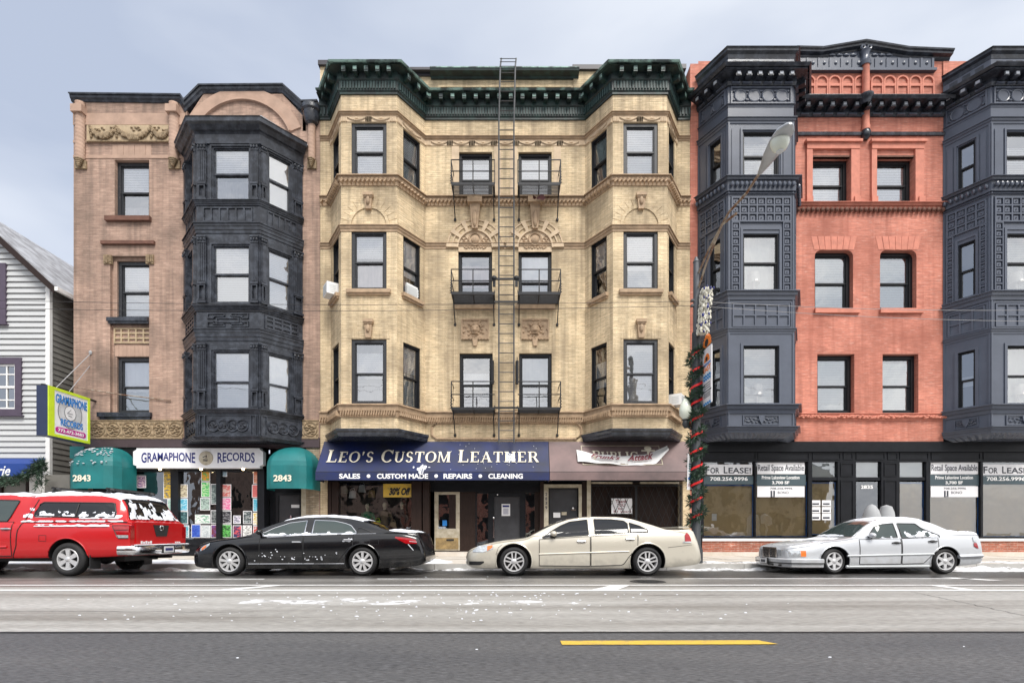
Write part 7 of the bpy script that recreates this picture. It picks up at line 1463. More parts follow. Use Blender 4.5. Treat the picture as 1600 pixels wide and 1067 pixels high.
    def window(s, parent, hi, lo, mtl, trim='plastic_black', r=.013, name='side_window'):
        mb = MB(mtl); e = [s.patch(mb, hi, lo, .008, sg=g) for g in (-1, 1)][0]; o = build(name, mb, parent, recalc=False); mb = MB(trim)
        for g in (-1, 1): s.strip(mb, e[0], r, .007, g, 1); s.strip(mb, e[1], r, .007, g, 1); s.strip(mb, [e[0][0], e[1][0]], r, .007, g); s.strip(mb, [e[0][-1], e[1][-1]], r, .007, g)
        build('window_trim', mb, o); return o
    def door(s, parent, hi, lo, paint, handle, hm):
        d = None
        for g in (-1, 1):
            mb = MB(paint, 'seam_tar'); e = s.patch(mb, hi, lo, .006, 20, 10, g); mb.use('seam_tar')
            for P in (e[0], e[1], [e[0][0], e[1][0]], [e[0][-1], e[1][-1]]): s.strip(mb, P, .008, .0045, g, 10 if len(P) == 2 else 1)
            d = build('door', mb, parent, recalc=False, sharp=60); x, z = handle; y = s.yc + g * s.side(x, z)
            mb = MB(hm); mb.tube([(x - .10, y + g * .01, z), (x - .08, y + g * .035, z + .004), (x + .08, y + g * .035, z + .004), (x + .10, y + g * .01, z)], [.012, .016, .016, .012], 6); build('handle', mb, d)
            mb = MB('seam_tar'); mb.ell((x, y + g * .004, z), (.075, .012, .032), 10, 6); build('handle_recess', mb, d)
    def glass(s, parent, xa, xb, mtl, name, fr=.86, off=.006):
        mb = MB(mtl); n, k = 14, 14; vs = []
        for i in range(n + 1):
            for j in range(k + 1): p = s.roof(xa + (xb - xa) * i / n, (2 * j / k - 1) * fr); vs.append((p[0], p[1], p[2] + off))
        mb.add(vs, [[i * (k + 1) + j, (i + 1) * (k + 1) + j, (i + 1) * (k + 1) + j + 1, i * (k + 1) + j + 1] for i in range(n) for j in range(k)], True); return build(name, mb, parent, recalc=False, sharp=60)
    def snow(s, parent, xa, xb, th, seed, fr=(-1, 1), thr=.0, res=.035, name='snow_cover'):
        mb = MB('snow'); n = max(4, int((xb - xa) / res)); k = max(4, int((fr[1] - fr[0]) * s.W / res)); vs = []; hh = []
        for i in range(n + 1):
            for j in range(k + 1):
                f = fr[0] + (fr[1] - fr[0]) * j / k; p = s.roof(xa + (xb - xa) * i / n, max(-1, min(1, f))); e = min(1, min(i, n - i) / 4, min(j, k - j) / 3 + .15)
                h = (noise.fractal((p[0] * 3.2 + seed, p[1] * 3.2, seed), 1, 2, 5) * .5 + .5 + thr) * e; hh.append(h); vs.append((p[0], p[1], p[2] - .01 + th * max(-.1, h)))
        mb.add(vs, [q for i in range(n) for j in range(k) for q in [[i * (k + 1) + j, (i + 1) * (k + 1) + j, (i + 1) * (k + 1) + j + 1, i * (k + 1) + j + 1]] if max(hh[v] for v in q) > .22], True); return build(name, mb, parent, sharp=80)
    def crust(s, parent, xa, xb, z0f, hgt, th, seed, thr=.1, fade=.6, res=.016, name='snow_crust'):   # crust of blown snow on the flank, thicker at its foot
        mb = MB('snow'); n = max(6, int((xb - xa) / res)); k = max(4, int(hgt / res)); vs = []; hh = []
        for i in range(n + 1):
            x = xa + (xb - xa) * i / n; z0 = z0f(x)
            for j in range(k + 1):
                z = z0 + hgt * j / k; h = noise.fractal((x * 7 + seed, z * 11, seed), 1, 2, 5) * .6 + .5 + thr - fade * j / k - .5 * max(0, 1 - min(i, n - i) / 6); hh.append(h); vs.append((x, s.yc - s.side(x, z) - .006 - th * max(-.2, min(1, h - .25)), z))
        mb.add(vs, [q for i in range(n) for j in range(k) for q in [[i * (k + 1) + j, (i + 1) * (k + 1) + j, (i + 1) * (k + 1) + j + 1, i * (k + 1) + j + 1]] if max(hh[v] for v in q) > .3], True); return build(name, mb, parent, sharp=80, whole=True)
    def flakes(s, parent, n, xa, xb, z_of, spread, r, seed, name='snow_crust'):   # crust caught along a window sill
        rnd = random.Random(seed); mb = MB('snow')
        for q in range(n): x = rnd.uniform(xa, xb); z = z_of(x) + abs(rnd.gauss(0, spread)); rr = r * rnd.uniform(.5, 1.5); mb.ell((x, s.yc - s.side(x, z) - .008, z), (rr * 1.5, rr * .6, rr), 6, 4)
        return build(name, mb, parent)
def wheel(parent, x, yface, sg, R, rim, spokes, style, face='alloy', steer=0):
    Mx = Matrix.Translation((x, yface, R)) @ Matrix.Rotation(steer, 4, 'Z') @ (Matrix.Identity(4) if sg < 0 else Matrix.Scale(-1, 4, (0, 1, 0))); wd = .20
    mb = MB('rubber'); mb.M = Mx; mb.lathe([(rim, .035), (rim + .012, .004), (rim + (R - rim) * .45, -.012), (R - .03, .006), (R - .006, .03), (R, .06), (R, wd - .04), (R - .02, wd), (rim, wd)], (0, 0, 0), 44, 'y')
    for k in range(44): a = 2 * math.pi * k / 44; mb.box(0, 0, 0, 0, 0, 0) if False else None
    w_ = build('wheel', mb, parent, sharp=50)
    mb = MB(face, 'wheel_dark'); mb.M = Mx; mb.lathe([(rim + .004, .012), (rim - .006, .0), (rim - .022, .004), (rim - .03, .03), (rim - .035, .12)], (0, 0, 0), 44, 'y')
    mb.use('wheel_dark'); mb.lathe([(rim - .03, .115), (0, .11)], (0, 0, 0), 30, 'y'); mb.use(face)
    mb.lathe([(.0, -.004), (.035, -.002), (.048, .008), (.062, .012), (.066, .05)], (0, 0, 0), 24, 'y')
    for k in range(spokes):
        a = 2 * math.pi * k / spokes + math.pi / 2; offs = ((-.030, .016), (.030, .016)) if style == 'double' else ((0, {'slim': .021, 'fat': .034, 'star': .03}[style]),)
        for o_, hw in offs:
            f = lambda r, t, y: (r * math.cos(a) - t * math.sin(a), y, r * math.sin(a) + t * math.cos(a)); r0, r1 = .045, rim - .012; h1 = hw * (1.45 if style in ('fat', 'slim') else 1.0 if style == 'double' else .75); h0 = hw * (1.0 if style != 'star' else 1.35)
            mb.add([f(r0, o_ - h0, .012), f(r0, o_ + h0, .012), f(r1, o_ * 1.5 + h1, .004), f(r1, o_ * 1.5 - h1, .004), f(r0, o_ - h0, .05), f(r0, o_ + h0, .05), f(r1, o_ * 1.5 + h1, .045), f(r1, o_ * 1.5 - h1, .045)], [[0, 1, 2, 3], [4, 7, 6, 5], [0, 4, 5, 1], [1, 5, 6, 2], [2, 6, 7, 3], [3, 7, 4, 0]])
    build('rim', mb, w_)
def wheels_of(parent, car, xs, R, rim, spokes, style, steer=0):
    for i, x in enumerate(xs):
        for sg in (-1, 1): wheel(parent, x, car.yc + sg * (car.W - .02), sg, R, rim, spokes, style, steer=steer if i == 0 else 0)
def mirror(parent, car, x, z, m):
    mb = MB(m, 'plastic_black')
    for g in (-1, 1): y = car.yc + g * (car.side(x, z) + .10); mb.use(m).ell((x, y, z + .03), (.075, .10, .062), 12, 8); mb.use('plastic_black').tube([(x - .02, y - g * .11, z - .01), (x, y, z)], .022, 6)
    build('mirror', mb, parent)
def I(px, py, d=11.75): return (X(px, d), Z(py, d))
def IL(pts, d): return [I(p, q, d) for p, q in pts]

# ------------------------------------------------------------------ champagne sedan
yc = 12.25; V = thing('parked_car', 'clean champagne beige sedan parked in front of the mauve awning', 'car', (1.5, yc, 0), 'cars parked along the kerb')
def px4(ox, oy, pts): return [(ox + a / 4, oy + b / 4) for a, b in pts]
T = IL(px4(710, 780, [(74, 352), (82, 330), (105, 308), (180, 281), (300, 255), (440, 238), (500, 210), (560, 178), (640, 142), (720, 119), (860, 104), (1000, 105), (1080, 114), (1160, 138), (1240, 165), (1310, 186), (1380, 187), (1450, 181), (1462, 190), (1478, 235), (1505, 310), (1513, 350)]), 11.8)
x0, x1 = T[0][0], T[-1][0]; C = Car(yc, .92, T, [(x0, .62), (x0 + .5, .70), (x0 + 1.5, .85), (x0 + 3.2, .915), (x1 - .6, .945), (x1, .80)], [(x0, .24), (x0 + .15, .17), (x0 + .6, .15), (x1 - 1.2, .15), (x1 - .5, .19), (x1 - .1, .24), (x1, .30)], [(x0, .55), (x0 + .08, .74), (x0 + .3, .89), (x0 + .7, .97), (x0 + 1.3, 1.0), (x1 - 1.2, 1.0), (x1 - .5, .975), (x1 - .14, .93), (x1 - .03, .86), (x1, .80)])
wx = (X(803, 11.35), X(1012, 11.35)); C.body('paint_beige', V, wx, .385, .32); wheels_of(V, C, wx, .315, .222, 5, 'double')
wd_ = 11.55; g = lambda pts: IL(px4(710, 780, pts), wd_)
C.window(V, g([(548, 236), (600, 200), (660, 165), (720, 140), (838, 125)]), g([(548, 240), (830, 222)]), 'tinted_glass'); C.window(V, g([(874, 123), (980, 124), (1060, 134), (1078, 150)]), g([(874, 217), (1080, 209)]), 'tinted_glass'); C.window(V, g([(1092, 146), (1150, 165), (1198, 190)]), g([(1092, 207), (1198, 203)]), 'tinted_glass')
hz_ = lambda a, b, c: [(X(a, 11.4), Z(b, 11.4)), (X(c, 11.4), Z(b - 3.5, 11.4))]
gd = lambda pts: IL(px4(710, 780, pts), 11.4)
C.door(V, gd([(530, 250), (846, 230)]), gd([(520, 412), (846, 415)]), 'paint_beige', gd([(792, 262)])[0], 'chrome'); C.door(V, gd([(852, 230), (1142, 216)]), gd([(852, 415), (1050, 408), (1062, 395), (1085, 360), (1120, 318), (1142, 295)]), 'paint_beige', gd([(1094, 247)])[0], 'chrome')
mb = MB('paint_beige'); C.strip(mb, gd([(528, 341), (1088, 323)]), .016, .008); build('side_moulding', mb, V)
C.glass(V, X(823, 12), X(882, 12), 'green_glass', 'windscreen'); C.glass(V, X(996, 12), X(1036, 12), 'green_glass', 'rear_window')
mirror(V, C, *gd([(618, 222)])[0], 'paint_beige')
mb = MB('lens_clear', 'lens_orange'); g2 = gd; C.patch(mb, g2([(112, 318), (150, 290), (235, 280), (243, 292)]), g2([(112, 328), (180, 330), (243, 308)]), .012, 14, 5); mb.use('lens_orange'); C.patch(mb, g2([(205, 290), (238, 284)]), g2([(205, 320), (238, 300)]), .02, 6, 4); build('headlight', mb, V)
mb = MB('lens_red', 'lens_clear'); C.patch(mb, g2([(1438, 222), (1455, 205), (1470, 222), (1477, 250)]), g2([(1422, 262), (1477, 262)]), .014, 10, 5); mb.use('lens_clear'); C.patch(mb, g2([(1424, 262), (1478, 262)]), g2([(1424, 270), (1478, 270)]), .016, 6, 3); build('taillight', mb, V)
mb = MB('plastic_black'); C.patch(mb, g2([(88, 388), (185, 386)]), g2([(88, 410), (160, 410), (185, 395)]), .006, 10, 4); build('fog_light', mb, V)
mb = MB('paint_beige'); zq = C.top(X(1072, 11.8)); mb.plan([(X(1050, 12), yc - .72), (X(1074, 11.6), yc - .74), (X(1074, 11.6), yc + .74), (X(1050, 12), yc + .72)], zq + .005, zq + .04); build('spoiler', mb, V)
mb = MB('seam_tar'); C.strip(mb, g2([(1085, 360), (1150, 300)]), .003, 0) if False else None; C.strip(mb, g2([(260, 345), (275, 300), (300, 280)]), .004, .002); C.strip(mb, g2([(1330, 300), (1480, 282)]), .004, .002); C.strip(mb, g2([(1140, 296), (1150, 210)]), .004, .002); build('panel_gap', mb, V)
mb = MB('chrome'); C.patch(mb, g2([(1222, 198), (1240, 198)]), g2([(1222, 206), (1240, 206)]), .006, 4, 2); build('badge', mb, V)

# ------------------------------------------------------------------ black sedan
yc = 12.25; V = thing('parked_car', 'black sedan with snow on roof and boot, parked before the record shop', 'car', (-4.5, yc, 0), 'cars parked along the kerb')
T = IL(px4(290, 780, [(62, 352), (72, 328), (98, 298), (150, 270), (230, 250), (330, 238), (430, 222), (500, 182), (580, 146), (660, 118), (760, 104), (880, 100), (1000, 106), (1100, 124), (1180, 150), (1290, 188), (1380, 199), (1458, 205), (1475, 225), (1492, 275), (1508, 315), (1512, 350)]), 11.75)
x0, x1 = T[0][0], T[-1][0]; C = Car(yc, .92, T, [(x0, .62), (x0 + .5, .72), (x0 + 1.5, .84), (x0 + 3.2, .89), (x1 - .6, .92), (x1, .80)], [(x0, .26), (x0 + .15, .18), (x0 + .6, .145), (x1 - 1.2, .145), (x1 - .5, .18), (x1 - .1, .24), (x1, .32)], [(x0, .55), (x0 + .08, .74), (x0 + .3, .89), (x0 + .7, .97), (x0 + 1.3, 1.0), (x1 - 1.2, 1.0), (x1 - .5, .975), (x1 - .14, .93), (x1 - .03, .86), (x1, .80)])
wx = (X(358, 11.35), X(566, 11.35)); C.body('paint_black', V, wx, .375, .315); wheels_of(V, C, wx, .315, .225, 9, 'slim')
g = lambda pts: IL(px4(290, 780, pts), 11.55); gd = lambda pts: IL(px4(290, 780, pts), 11.4); g2 = gd
C.window(V, g([(502, 212), (560, 180), (650, 147), (778, 131)]), g([(502, 230), (758, 218)]), 'green_glass', 'chrome', .011); C.window(V, g([(805, 130), (930, 135), (1000, 150), (1040, 164), (1078, 203)]), g([(795, 215), (1078, 211)]), 'green_glass', 'chrome', .011); C.window(V, g([(1085, 178), (1112, 180), (1180, 207)]), g([(1085, 211), (1180, 210)]), 'tinted_glass')
C.door(V, gd([(470, 246), (738, 226)]), gd([(400, 398), (738, 402)]) if False else gd([(470, 402), (738, 402)]), 'paint_black', gd([(700, 267)])[0], 'chrome'); C.door(V, gd([(744, 226), (1050, 216)]), gd([(744, 402), (945, 396), (985, 350), (1020, 305), (1050, 290)]), 'paint_black', gd([(1020, 253)])[0], 'chrome')
C.glass(V, X(397, 11.9), X(452, 11.9), 'green_glass', 'windscreen'); C.glass(V, X(571, 12), X(612, 12), 'tinted_glass', 'rear_window'); mirror(V, C, *gd([(472, 212)])[0], 'paint_black')
mb = MB('lens_clear', 'lens_orange'); C.patch(mb, g2([(88, 308), (108, 290), (150, 272)]), g2([(88, 322), (118, 312), (150, 285)]), .012, 12, 5); mb.use('lens_orange'); C.patch(mb, g2([(98, 302), (128, 284)]), g2([(98, 318), (128, 300)]), .018, 8, 4); build('headlight', mb, V)
mb = MB('lens_red', 'chrome'); C.patch(mb, g2([(1312, 232), (1400, 240), (1440, 252), (1446, 268)]), g2([(1312, 240), (1380, 276), (1446, 276)]), .014, 14, 5); mb.use('chrome'); C.strip(mb, g2([(1392, 280), (1425, 318)]), .012, .008); C.strip(mb, g2([(1400, 262), (1446, 266)]), .007, .014); build('taillight', mb, V)
mb = MB('chrome'); C.strip(mb, g2([(400, 402), (1000, 400)]), .008, .006); C.strip(mb, g2([(490, 240), (760, 222), (1190, 213)]), .007, .006); build('chrome_trim', mb, V)
mb = MB('seam_tar'); C.strip(mb, g2([(1155, 248), (1210, 250), (1210, 282), (1155, 282), (1155, 248)]), .004, .002); C.strip(mb, g2([(1290, 320), (1420, 318)]), .004, .002); build('panel_gap', mb, V)
C.snow(V, X(448, 11.9), X(578, 11.9), .05, 3.1, thr=.05); C.snow(V, X(612, 11.9), X(657, 11.9), .06, 9.1, thr=.1); C.snow(V, X(330, 11.8), X(400, 11.8), .02, 12.1, thr=-.2)
zb1 = lambda x: .03 + Z(780 + 216 / 4, 11.55) + 0 * x; C.crust(V, g([(500, 0)])[0][0], g([(1080, 0)])[0][0], lambda x: g([(0, 230 - 14 * (x - g([(500, 0)])[0][0]) / 2.1)])[0][1], .07, .03, 5, .15, .6)
C.flakes(V, 40, gd([(440, 0)])[0][0], gd([(960, 0)])[0][0], lambda x: .28 + .22 * noise.noise((x * 4, 1, 2)) + .08, .06, .009, 6); C.flakes(V, 14, gd([(990, 0)])[0][0], gd([(1050, 0)])[0][0], lambda x: gd([(0, 262)])[0][1], .03, .02, 7)

# ------------------------------------------------------------------ silver-white sedan, seen a little from the front
yc = 12.72; V = thing('parked_car', 'silver white older sedan dusted with snow before the red building', 'car', (8.6, yc, 0), 'cars parked along the kerb')
T = [(6.32, .52), (6.36, .60), (6.48, .655), (7.0, .745), (7.78, .84), (8.0, .98), (8.25, 1.15), (8.5, 1.265), (8.75, 1.315), (9.1, 1.325), (9.4, 1.305), (9.7, 1.22), (10.0, 1.06), (10.17, .965), (10.4, .945), (10.72, .93), (10.80, .86), (10.84, .70), (10.86, .52)]
x0, x1 = 6.32, 10.86; C = Car(yc, .85, T, [(x0, .54), (x0 + .5, .62), (7.4, .755), (7.8, .79), (9.5, .845), (10.7, .87), (x1, .6)], [(x0, .20), (x0 + .2, .15), (x0 + .6, .14), (x1 - 1, .15), (x1 - .4, .19), (x1, .24)], [(x0, .74), (x0 + .05, .84), (x0 + .2, .93), (x0 + .55, .985), (x0 + 1.2, 1.0), (x1 - 1.2, 1.0), (x1 - .45, .97), (x1 - .1, .90), (x1, .82)], .24, .05)
wx = (X(1303, 11.92), X(1476, 11.92)); C.body('paint_silver', V, wx, .34, .29); wheels_of(V, C, wx, .292, .205, 6, 'star', R_(9))
g = lambda pts: IL(px4(1170, 780, pts), 12.06); gd = lambda pts: IL(px4(1170, 780, pts), 11.9); g2 = gd
C.window(V, g([(742, 212), (790, 168), (830, 156), (902, 150)]), g([(742, 242), (902, 238)]), 'green_glass'); C.window(V, g([(928, 150), (1040, 152), (1066, 180), (1160, 224)]), g([(928, 240), (1160, 233)]), 'green_glass')
C.door(V, gd([(690, 250), (948, 244)]), gd([(690, 404), (948, 402)]), 'paint_silver', gd([(918, 271)])[0], 'plastic_black'); C.door(V, gd([(955, 244), (1180, 238)]), gd([(955, 402), (1090, 398), (1118, 370), (1150, 335), (1180, 315)]), 'paint_silver', gd([(1144, 262)])[0], 'plastic_black')
C.glass(V, 7.80, 8.36, 'green_glass', 'windscreen', .9); C.glass(V, 9.66, 10.13, 'green_glass', 'rear_window'); mirror(V, C, *gd([(762, 232)])[0], 'paint_silver')
mb = MB('blind_grey'); C.strip(mb, gd([(612, 352), (1150, 340)]), .022, .006); C.strip(mb, gd([(612, 420), (1130, 416)]), .035, -.01); build('side_moulding', mb, V)
yn = yc - .85; xg = 6.33
mb = MB('chrome', 'plastic_black'); mb.use('plastic_black').box(xg - .02, xg + .04, yc - .30, yc + .30, .36, .56); mb.use('chrome'); mb.box(xg - .045, xg, yc - .34, yc - .30, .34, .60); mb.box(xg - .045, xg, yc + .30, yc + .34, .34, .60); mb.box(xg - .045, xg + .05, yc - .30, yc + .30, .565, .60); mb.box(xg - .045, xg, yc - .30, yc + .30, .335, .36); mb.box(xg - .045, xg, yc - .016, yc + .016, .36, .565)
for q in range(4): mb.box(xg - .03, xg - .02, yc - .29, yc + .29, .395 + q * .045, .402 + q * .045)
mb.tube([(xg + .03, yc, .60), (xg + .03, yc, .66)], .008, 5); build('grille', mb, V)
mb = MB('lens_clear', 'lens_orange'); zl0, zl1 = .40, .545
for g_ in (-1, 1):                                      # lamps wrap round the front corners
    for nm, f0, f1 in (('lens_clear', .42, .86), ('lens_clear', .86, 1.02), ('lens_orange', 1.02, 1.10)):
        vs = []; n = 10
        for q in range(n + 1):
            f = f0 + (f1 - f0) * q / n
            for z in (zl0, (zl0 + zl1) / 2, zl1 - .04 * max(0, f - .8)):
                if f <= .86: p = (xg - .02 + .07 * max(0, (f - .42) / .44) ** 2, yc + g_ * .85 * f, z)
                else: x_ = xg + .05 + (f - .86) / .26 * .36; p = (x_, yc + g_ * (C.side(x_, z) + .012), z)
                vs.append(p)
        mb.use(nm); mb.add(vs, [[q * 3 + k, (q + 1) * 3 + k, (q + 1) * 3 + k + 1, q * 3 + k + 1] for q in range(n) for k in (0, 1)], True)
build('headlight', mb, V)
mb = MB('paint_silver', 'plastic_black'); pl = [(xg + .75, yn - .005), (xg + .35, yn - .01), (xg + .08, yn + .06), (xg - .06, yn + .28), (xg - .09, yc), (xg - .06, yc + .57), (xg + .08, yc + .79), (xg + .35, yc + .86)]
mb.sweep(list(reversed(pl)), [(.0, .14), (.03, .16), (.035, .24), (.055, .26), (.06, .33), (.03, .35), (-.1, .355), (-.1, .14)], True); mb.use('plastic_black'); mb.sweep(list(reversed(pl)), [(.036, .235), (.058, .237), (.058, .25), (.036, .25)])
for a, b in ((.10, .32), (.42, .62)): mb.box(xg - .145 + a * .12, xg - .10 + a * .1, yc - b, yc - a, .175, .215)
build('front_bumper', mb, V)
mb = MB('plate', 'text_grey', 'plastic_black'); mb.use('plastic_black').box(xg - .19, xg - .15, yc - .17, yc + .17, .20, .35); mb.use('plate').box(xg - .20, xg - .19, yc - .155, yc + .155, .215, .335); mb.use('text_grey'); mb.M = plane_M((xg - .206, yc, 0), (0, 1, 0), (0, 0, 1)); mb.M = plane_M((xg - .203, yc + .13, 0), (0, -1, 0), (0, 0, 1))
mb.box(.03, .23, -.004, .002, .24, .30); build('number_plate', mb, V)
mb = MB('lens_red', 'lens_clear', 'plastic_black'); C.patch(mb, g2([(1408, 270), (1430, 272), (1440, 300)]), g2([(1408, 292), (1440, 308)]), .014, 6, 4); mb.use('lens_clear'); C.patch(mb, g2([(1406, 232), (1424, 236), (1430, 268)]), g2([(1406, 262), (1430, 268)]), .014, 6, 4); build('taillight', mb, V)
mb = MB('paint_silver'); C.strip(mb, [(10.20, .40), (10.55, .41), (10.8, .42)], .05, .0); build('rear_bumper', mb, V)
C.snow(V, 8.35, 9.72, .03, 1.7, thr=.05); C.snow(V, 6.9, 7.9, .02, 5.5, thr=.0); C.snow(V, 10.15, 10.80, .07, 8.8, thr=.15); C.snow(V, 7.76, 7.95, .05, 3.5, (-.9, .9), .2)
C.crust(V, g([(770, 0)])[0][0], g([(930, 0)])[0][0], lambda x: g([(0, 244)])[0][1], .08, .02, 11, .0, .6); C.crust(V, g([(935, 0)])[0][0], g([(1165, 0)])[0][0], lambda x: g([(0, 240)])[0][1], .20, .02, 12, .12, .6)

# ------------------------------------------------------------------ red pickup with a canopy over its bed
yc = 12.25; V = thing('pickup_truck', 'bright red pickup truck with a snow capped bed canopy', 'truck', (-11, yc, 0), 'cars parked along the kerb')
T = [(-13.95, .80), (-13.92, .98), (-13.75, 1.10), (-13.0, 1.18), (-12.45, 1.22), (-12.1, 1.48), (-11.8, 1.70), (-11.5, 1.80), (-11.1, 1.815), (-10.64, 1.77), (-10.58, 1.76), (-10.5, 1.80), (-9.8, 1.83), (-9.1, 1.82), (-8.72, 1.76), (-8.60, 1.68), (-8.48, 1.45), (-8.36, 1.22), (-8.30, 1.19), (-8.28, 1.18)]
x0, x1 = -13.95, -8.28; C = Car(yc, 1.0, T, [(x0, .78), (x0 + .4, .96), (-12.4, 1.12), (-8.6, 1.15), (x1, 1.12)], [(x0, .38), (x0 + .3, .34), (-12.6, .36), (-9, .40), (x1, .44)], [(x0, .80), (x0 + .15, .92), (x0 + .5, .98), (-13.2, 1.0), (-9, 1.0), (-8.5, .99), (-8.32, .975), (x1, .96)], .20, .05, .95)
wx = (X(107, 11.3) - 3.45, X(107, 11.3)); C.body('paint_red', V, wx, .43, .385, 110); wheels_of(V, C, wx, .365, .235, 6, 'fat')
p5 = lambda pts, d=11.4: [I(a / 5, 740 + b / 5, d) for a, b in pts]
C.window(V, p5([(-20, 205), (140, 208), (150, 212)], 11.45), p5([(-20, 372), (98, 372), (120, 330), (150, 222)], 11.45), 'green_glass', 'plastic_black')
C.window(V, p5([(-330, 240), (-200, 215), (-50, 206)], 11.45), p5([(-330, 372), (-50, 372)], 11.45), 'green_glass', 'plastic_black')
C.window(V, p5([(285, 300), (312, 228), (330, 222), (880, 228), (905, 245), (908, 300)]), p5([(285, 330), (600, 338), (908, 338)]), 'tinted_glass', 'plastic_black', .016, 'canopy_window')
mb = MB('plastic_black'); C.strip(mb, p5([(612, 232), (604, 336)]), .014, .014); build('window_divider', mb, V)
C.glass(V, -8.64, -8.385, 'tinted_glass', 'canopy_rear_window', .93)
gd = lambda pts: p5(pts, 11.3)
C.door(V, gd([(-420, 378), (-45, 376)]), gd([(-420, 640), (-45, 640)]), 'paint_red', gd([(-80, 430)])[0], 'chrome'); C.door(V, gd([(-38, 376), (100, 376)]), gd([(-38, 640), (100, 640)]), 'paint_red', gd([(60, 430)])[0], 'chrome')
mb = MB('seam_tar'); C.strip(mb, gd([(250, 195), (235, 250), (180, 370), (150, 440), (140, 560), (105, 655)]), .011, .002); C.strip(mb, gd([(170, 377), (985, 377)]), .011, .003); C.strip(mb, gd([(320, 480), (375, 480), (375, 525), (320, 525), (320, 480)]), .004, .002); build('panel_gap', mb, V)
mb = MB('paint_red'); C.strip(mb, gd([(285, 405), (880, 388)]), .022, .0); C.strip(mb, gd([(-60, 575), (70, 570)]), .03, .0); build('side_moulding', mb, V)
mb = MB('lens_red', 'lens_clear', 'plastic_black'); C.patch(mb, gd([(885, 402), (1010, 402)]), gd([(885, 410), (925, 480), (1010, 480)]), .012, 10, 6); mb.use('plastic_black'); C.strip(mb, gd([(885, 404), (1008, 403)]), .009, .01); C.strip(mb, gd([(885, 408), (925, 480), (938, 502), (1008, 502)]), .009, .01); C.strip(mb, gd([(902, 440), (1008, 436)]), .006, .016); mb.use('lens_clear'); C.patch(mb, gd([(920, 478), (1010, 478)]), gd([(920, 484), (935, 502), (1010, 502)]), .014, 8, 3); xr = x1 + .012
for g_ in (-1, 1): mb.use('lens_red').box(x1 - .02, xr, yc + g_ * .90 - .06, yc + g_ * .90 + .06, .82, 1.10)
build('taillight', mb, V)
mb = MB('paint_red', 'seam_tar'); mb.box(x1 - .03, x1 + .02, yc - .80, yc + .80, .66, 1.13); tg = build('tailgate', mb, V)
mb = MB('plastic_black', 'chrome'); mb.M = plane_M((x1 + .02, yc, 0), (0, 1, 0), (0, 0, 1)); mb.prism([(-.26, 1.125), (.28, 1.125), (.20, .86), (-.16, .86)], -.012, 0); mb.use('chrome'); mb.ring(.01, -.016, 1.06, .055, .012, 18, 5); mb.box(-.06, .08, -.022, -.012, 1.05, 1.07); build('handle', mb, tg)
mb = MB('plate'); mb.M = plane_M((x1 + .02, yc, 0), (0, 1, 0), (0, 0, 1))
for q in range(5): mb.box(-.66 + q * .075, -.61 + q * .075, -.008, 0, .70, .76 - .015 * (q % 2))
for q in range(3): mb.box(.52 + q * .07, .57 + q * .07, -.008, 0, .70, .73)
build('badge', mb, tg)
mb = MB('chrome', 'plate', 'plastic_black', 'text_navy'); bp_ = [(x1 - .25, yc - 1.0), (x1 + .04, yc - .98), (x1 + .15, yc - .86), (x1 + .19, yc - .4), (x1 + .19, yc + .4), (x1 + .15, yc + .86), (x1 + .04, yc + .98), (x1 - .25, yc + 1.0)]
mb.sweep(bp_, [(-.12, .46), (-.01, .46), (.012, .50), (.012, .62), (-.01, .655), (-.12, .655)], True); mb.use('plastic_black'); mb.box(x1 - .2, x1 + .17, yc - .9, yc + .9, .655, .668); mb.box(x1 + .10, x1 + .212, yc - .22, yc + .22, .475, .645); mb.use('plate').box(x1 + .212, x1 + .22, yc - .17, yc + .17, .49, .63); mb.use('text_navy').box(x1 + .2205, x1 + .223, yc - .13, yc + .13, .53, .59); build('rear_bumper', mb, V)
mb = MB('plastic_black'); xm = wx[1] + .47; mb.box(xm, xm + .02, yc - .97, yc - .68, .16, .46); mb.box(xm, xm + .02, yc + .68, yc + .97, .16, .46); build('mud_flap', mb, V)
mb = MB('plastic_black'); mb.box(-13.4, -8.7, yc - .55, yc + .55, .30, .42); mb.tube([(wx[1], yc - .8, .36), (wx[1], yc + .8, .36)], .06, 8); mb.ell((wx[1], yc + .1, .36), (.18, .2, .16), 10, 7); mb.tube([(x1 - .6, yc + .3, .36), (x1 + .05, yc + .35, .38)], .035, 8); build('chassis', mb, V)
mb = MB('plastic_black')
for x_ in (-10.15, -8.95):
    for f in (-.86, .86): p = C.roof(x_, f); mb.tube([(p[0] - .08, p[1], p[2] - .01), (p[0], p[1], p[2] + .12), (p[0] + .1, p[1], p[2] + .10)], [.04, .05, .03], 6)
    mb.tube([(x_, yc - .75, C.top(x_) + .11), (x_, yc + .75, C.top(x_) + .11)], .025, 6)
build('roof_rack', mb, V)
C.snow(V, -10.56, -8.60, .085, 2.2, (-1.0, 1.0), .05, .03); C.snow(V, -11.7, -10.66, .07, 6.2, (-1, 1), .1, .04); C.snow(V, -13.6, -12.5, .05, 7.7, thr=0)
wz = lambda b: p5([(0, b)])[0][1]; wX = lambda a: p5([(a, 0)])[0][0]
C.crust(V, wX(610), wX(960), lambda x: wz(352), .22, .04, 21, .12, .75); C.crust(V, wX(290), wX(620), lambda x: wz(338), .20, .02, 22, .05, .6); C.crust(V, wX(180), wX(985), lambda x: wz(377), .035, .03, 23, .0, .2); C.crust(V, wX(195), wX(300), lambda x: wz(372), .30, .015, 24, -.12, .35); C.crust(V, wX(285), wX(890), lambda x: wz(412), .05, .03, 25, .25, .4)
mb = MB('snow')
pass
n, k = 26, 90; vs = []; hh = []
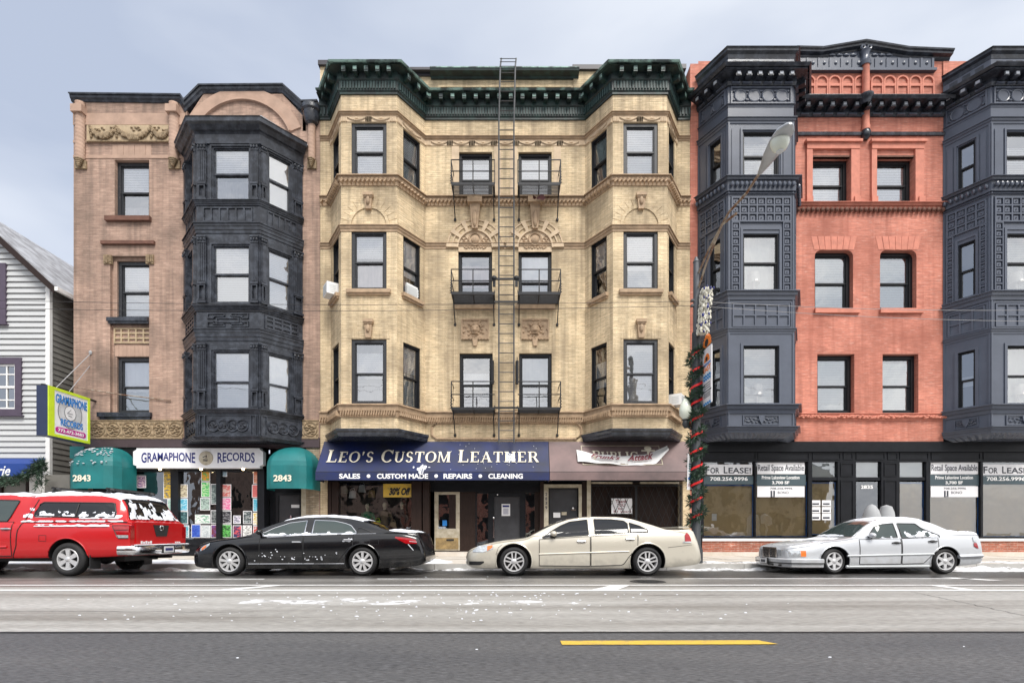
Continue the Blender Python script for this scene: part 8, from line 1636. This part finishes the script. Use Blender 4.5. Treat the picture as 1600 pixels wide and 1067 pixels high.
for i in range(n + 1):
    for j in range(k + 1):
        t = i / n; f = -.93 + 1.86 * j / k; p = C.roof(-8.375 - .27 * t, f); h = noise.fractal((f * 7, t * 3.5, 4.4), 1, 2, 5) * .6 + .44 - .75 * t + .35 * max(0, -f - .4) - .4 * max(0, 1 - min(j, k - j) / 4); hh.append(h); vs.append((p[0] + .012 + .03 * max(-.2, min(1, h - .25)), p[1], p[2] + .008 + .02 * max(0, h - .25)))
mb.add(vs, [q for i in range(n) for j in range(k) for q in [[i * (k + 1) + j, (i + 1) * (k + 1) + j, (i + 1) * (k + 1) + j + 1, i * (k + 1) + j + 1]] if max(hh[v] for v in q) > .3], True)
for q in range(60): mb.ell((x1 + random.uniform(.05, .15), yc + random.uniform(-.9, .9), .672), (.04, .07, .015), 6, 4)
build('snow_crust', mb, V)

# ------------------------------------------------------------------ white bundle modelled in place of a glass reflection behind the silver car
mb = MB('reflection_grey'); bx_, by_ = X(1362, 15.2), 15.2; mb.lathe([(.0, Z(787, 15.2)), (.10, Z(790, 15.2)), (.18, Z(797, 15.2)), (.24, Z(808, 15.2)), (.28, Z(830, 15.2)), (.26, SW)], (bx_, by_, 0), 14)
for q in range(5): mb.ring(bx_, by_ - .02, Z(800 + q * 9, 15.2), .2, .03, 12, 4) if False else None
mb.lathe([(.0, Z(788, 15.2)), (.14, Z(791, 15.2)), (.20, Z(800, 15.2)), (.22, Z(810, 15.2)), (.05, Z(812, 15.2)), (.05, SW)], (X(1385, 15.3), 15.3, 0), 14); tag(build('reflection_lump', mb), 'window reflection modelled as a rounded pale bundle standing behind the silver white sedan', 'lump')
# ================================================================== THE OTHER SIDE OF THE STREET (behind the camera; seen only in reflections)
for k, (a, b, h, m, lab) in enumerate(((-34, -11.5, 8.5, 'brown_brick', 'long low brown brick building across the street'), (-11.2, 6.0, 10.5, 'base_brick', 'dark red brick building across the street'), (6.3, 34, 8.0, 'pier_brick', 'tan brick building across the street'))):
    t = thing('brick_building', lab, 'building', ((a + b) / 2, -22, SW)); s = ((b, -17.5), (a, -17.5)); l = b - a; n = int(l / 2.4); ops = []
    for r in range(2): ops += [(.7 + i * 2.4, 2.0 + i * 2.4, 4.0 + r * 3.1, 5.8 + r * 3.1) for i in range(n) if 5.8 + r * 3.1 < h - .4]
    ops += [(.4 + i * 4.8, 4.4 + i * 4.8, .7, 3.1) for i in range(n // 2)]
    mb = MB(m); mb.wall(s, .1, h, ops, .2); mb.box(a, a + .2, -27, -17.51, .1, h); mb.box(b - .2, b, -27, -17.51, .1, h); mb.box(a + .2, b - .2, -27, -26.8, .1, h); build('wall', mb, t)
    mb = MB('dark_room'); mb.box(a + .2, b - .2, -18.6, -18.5, .1, h - .3); build('interior', mb, t); mb = MB('roof_metal'); mb.box(a - .1, b + .1, -27.1, -17.3, h, h + .25); build('roof', mb, t)
mb = MB('concrete'); mb.box(-60, 60, -17.5, -14, -.02, SW); tag(build('sidewalk', mb), kind='structure')
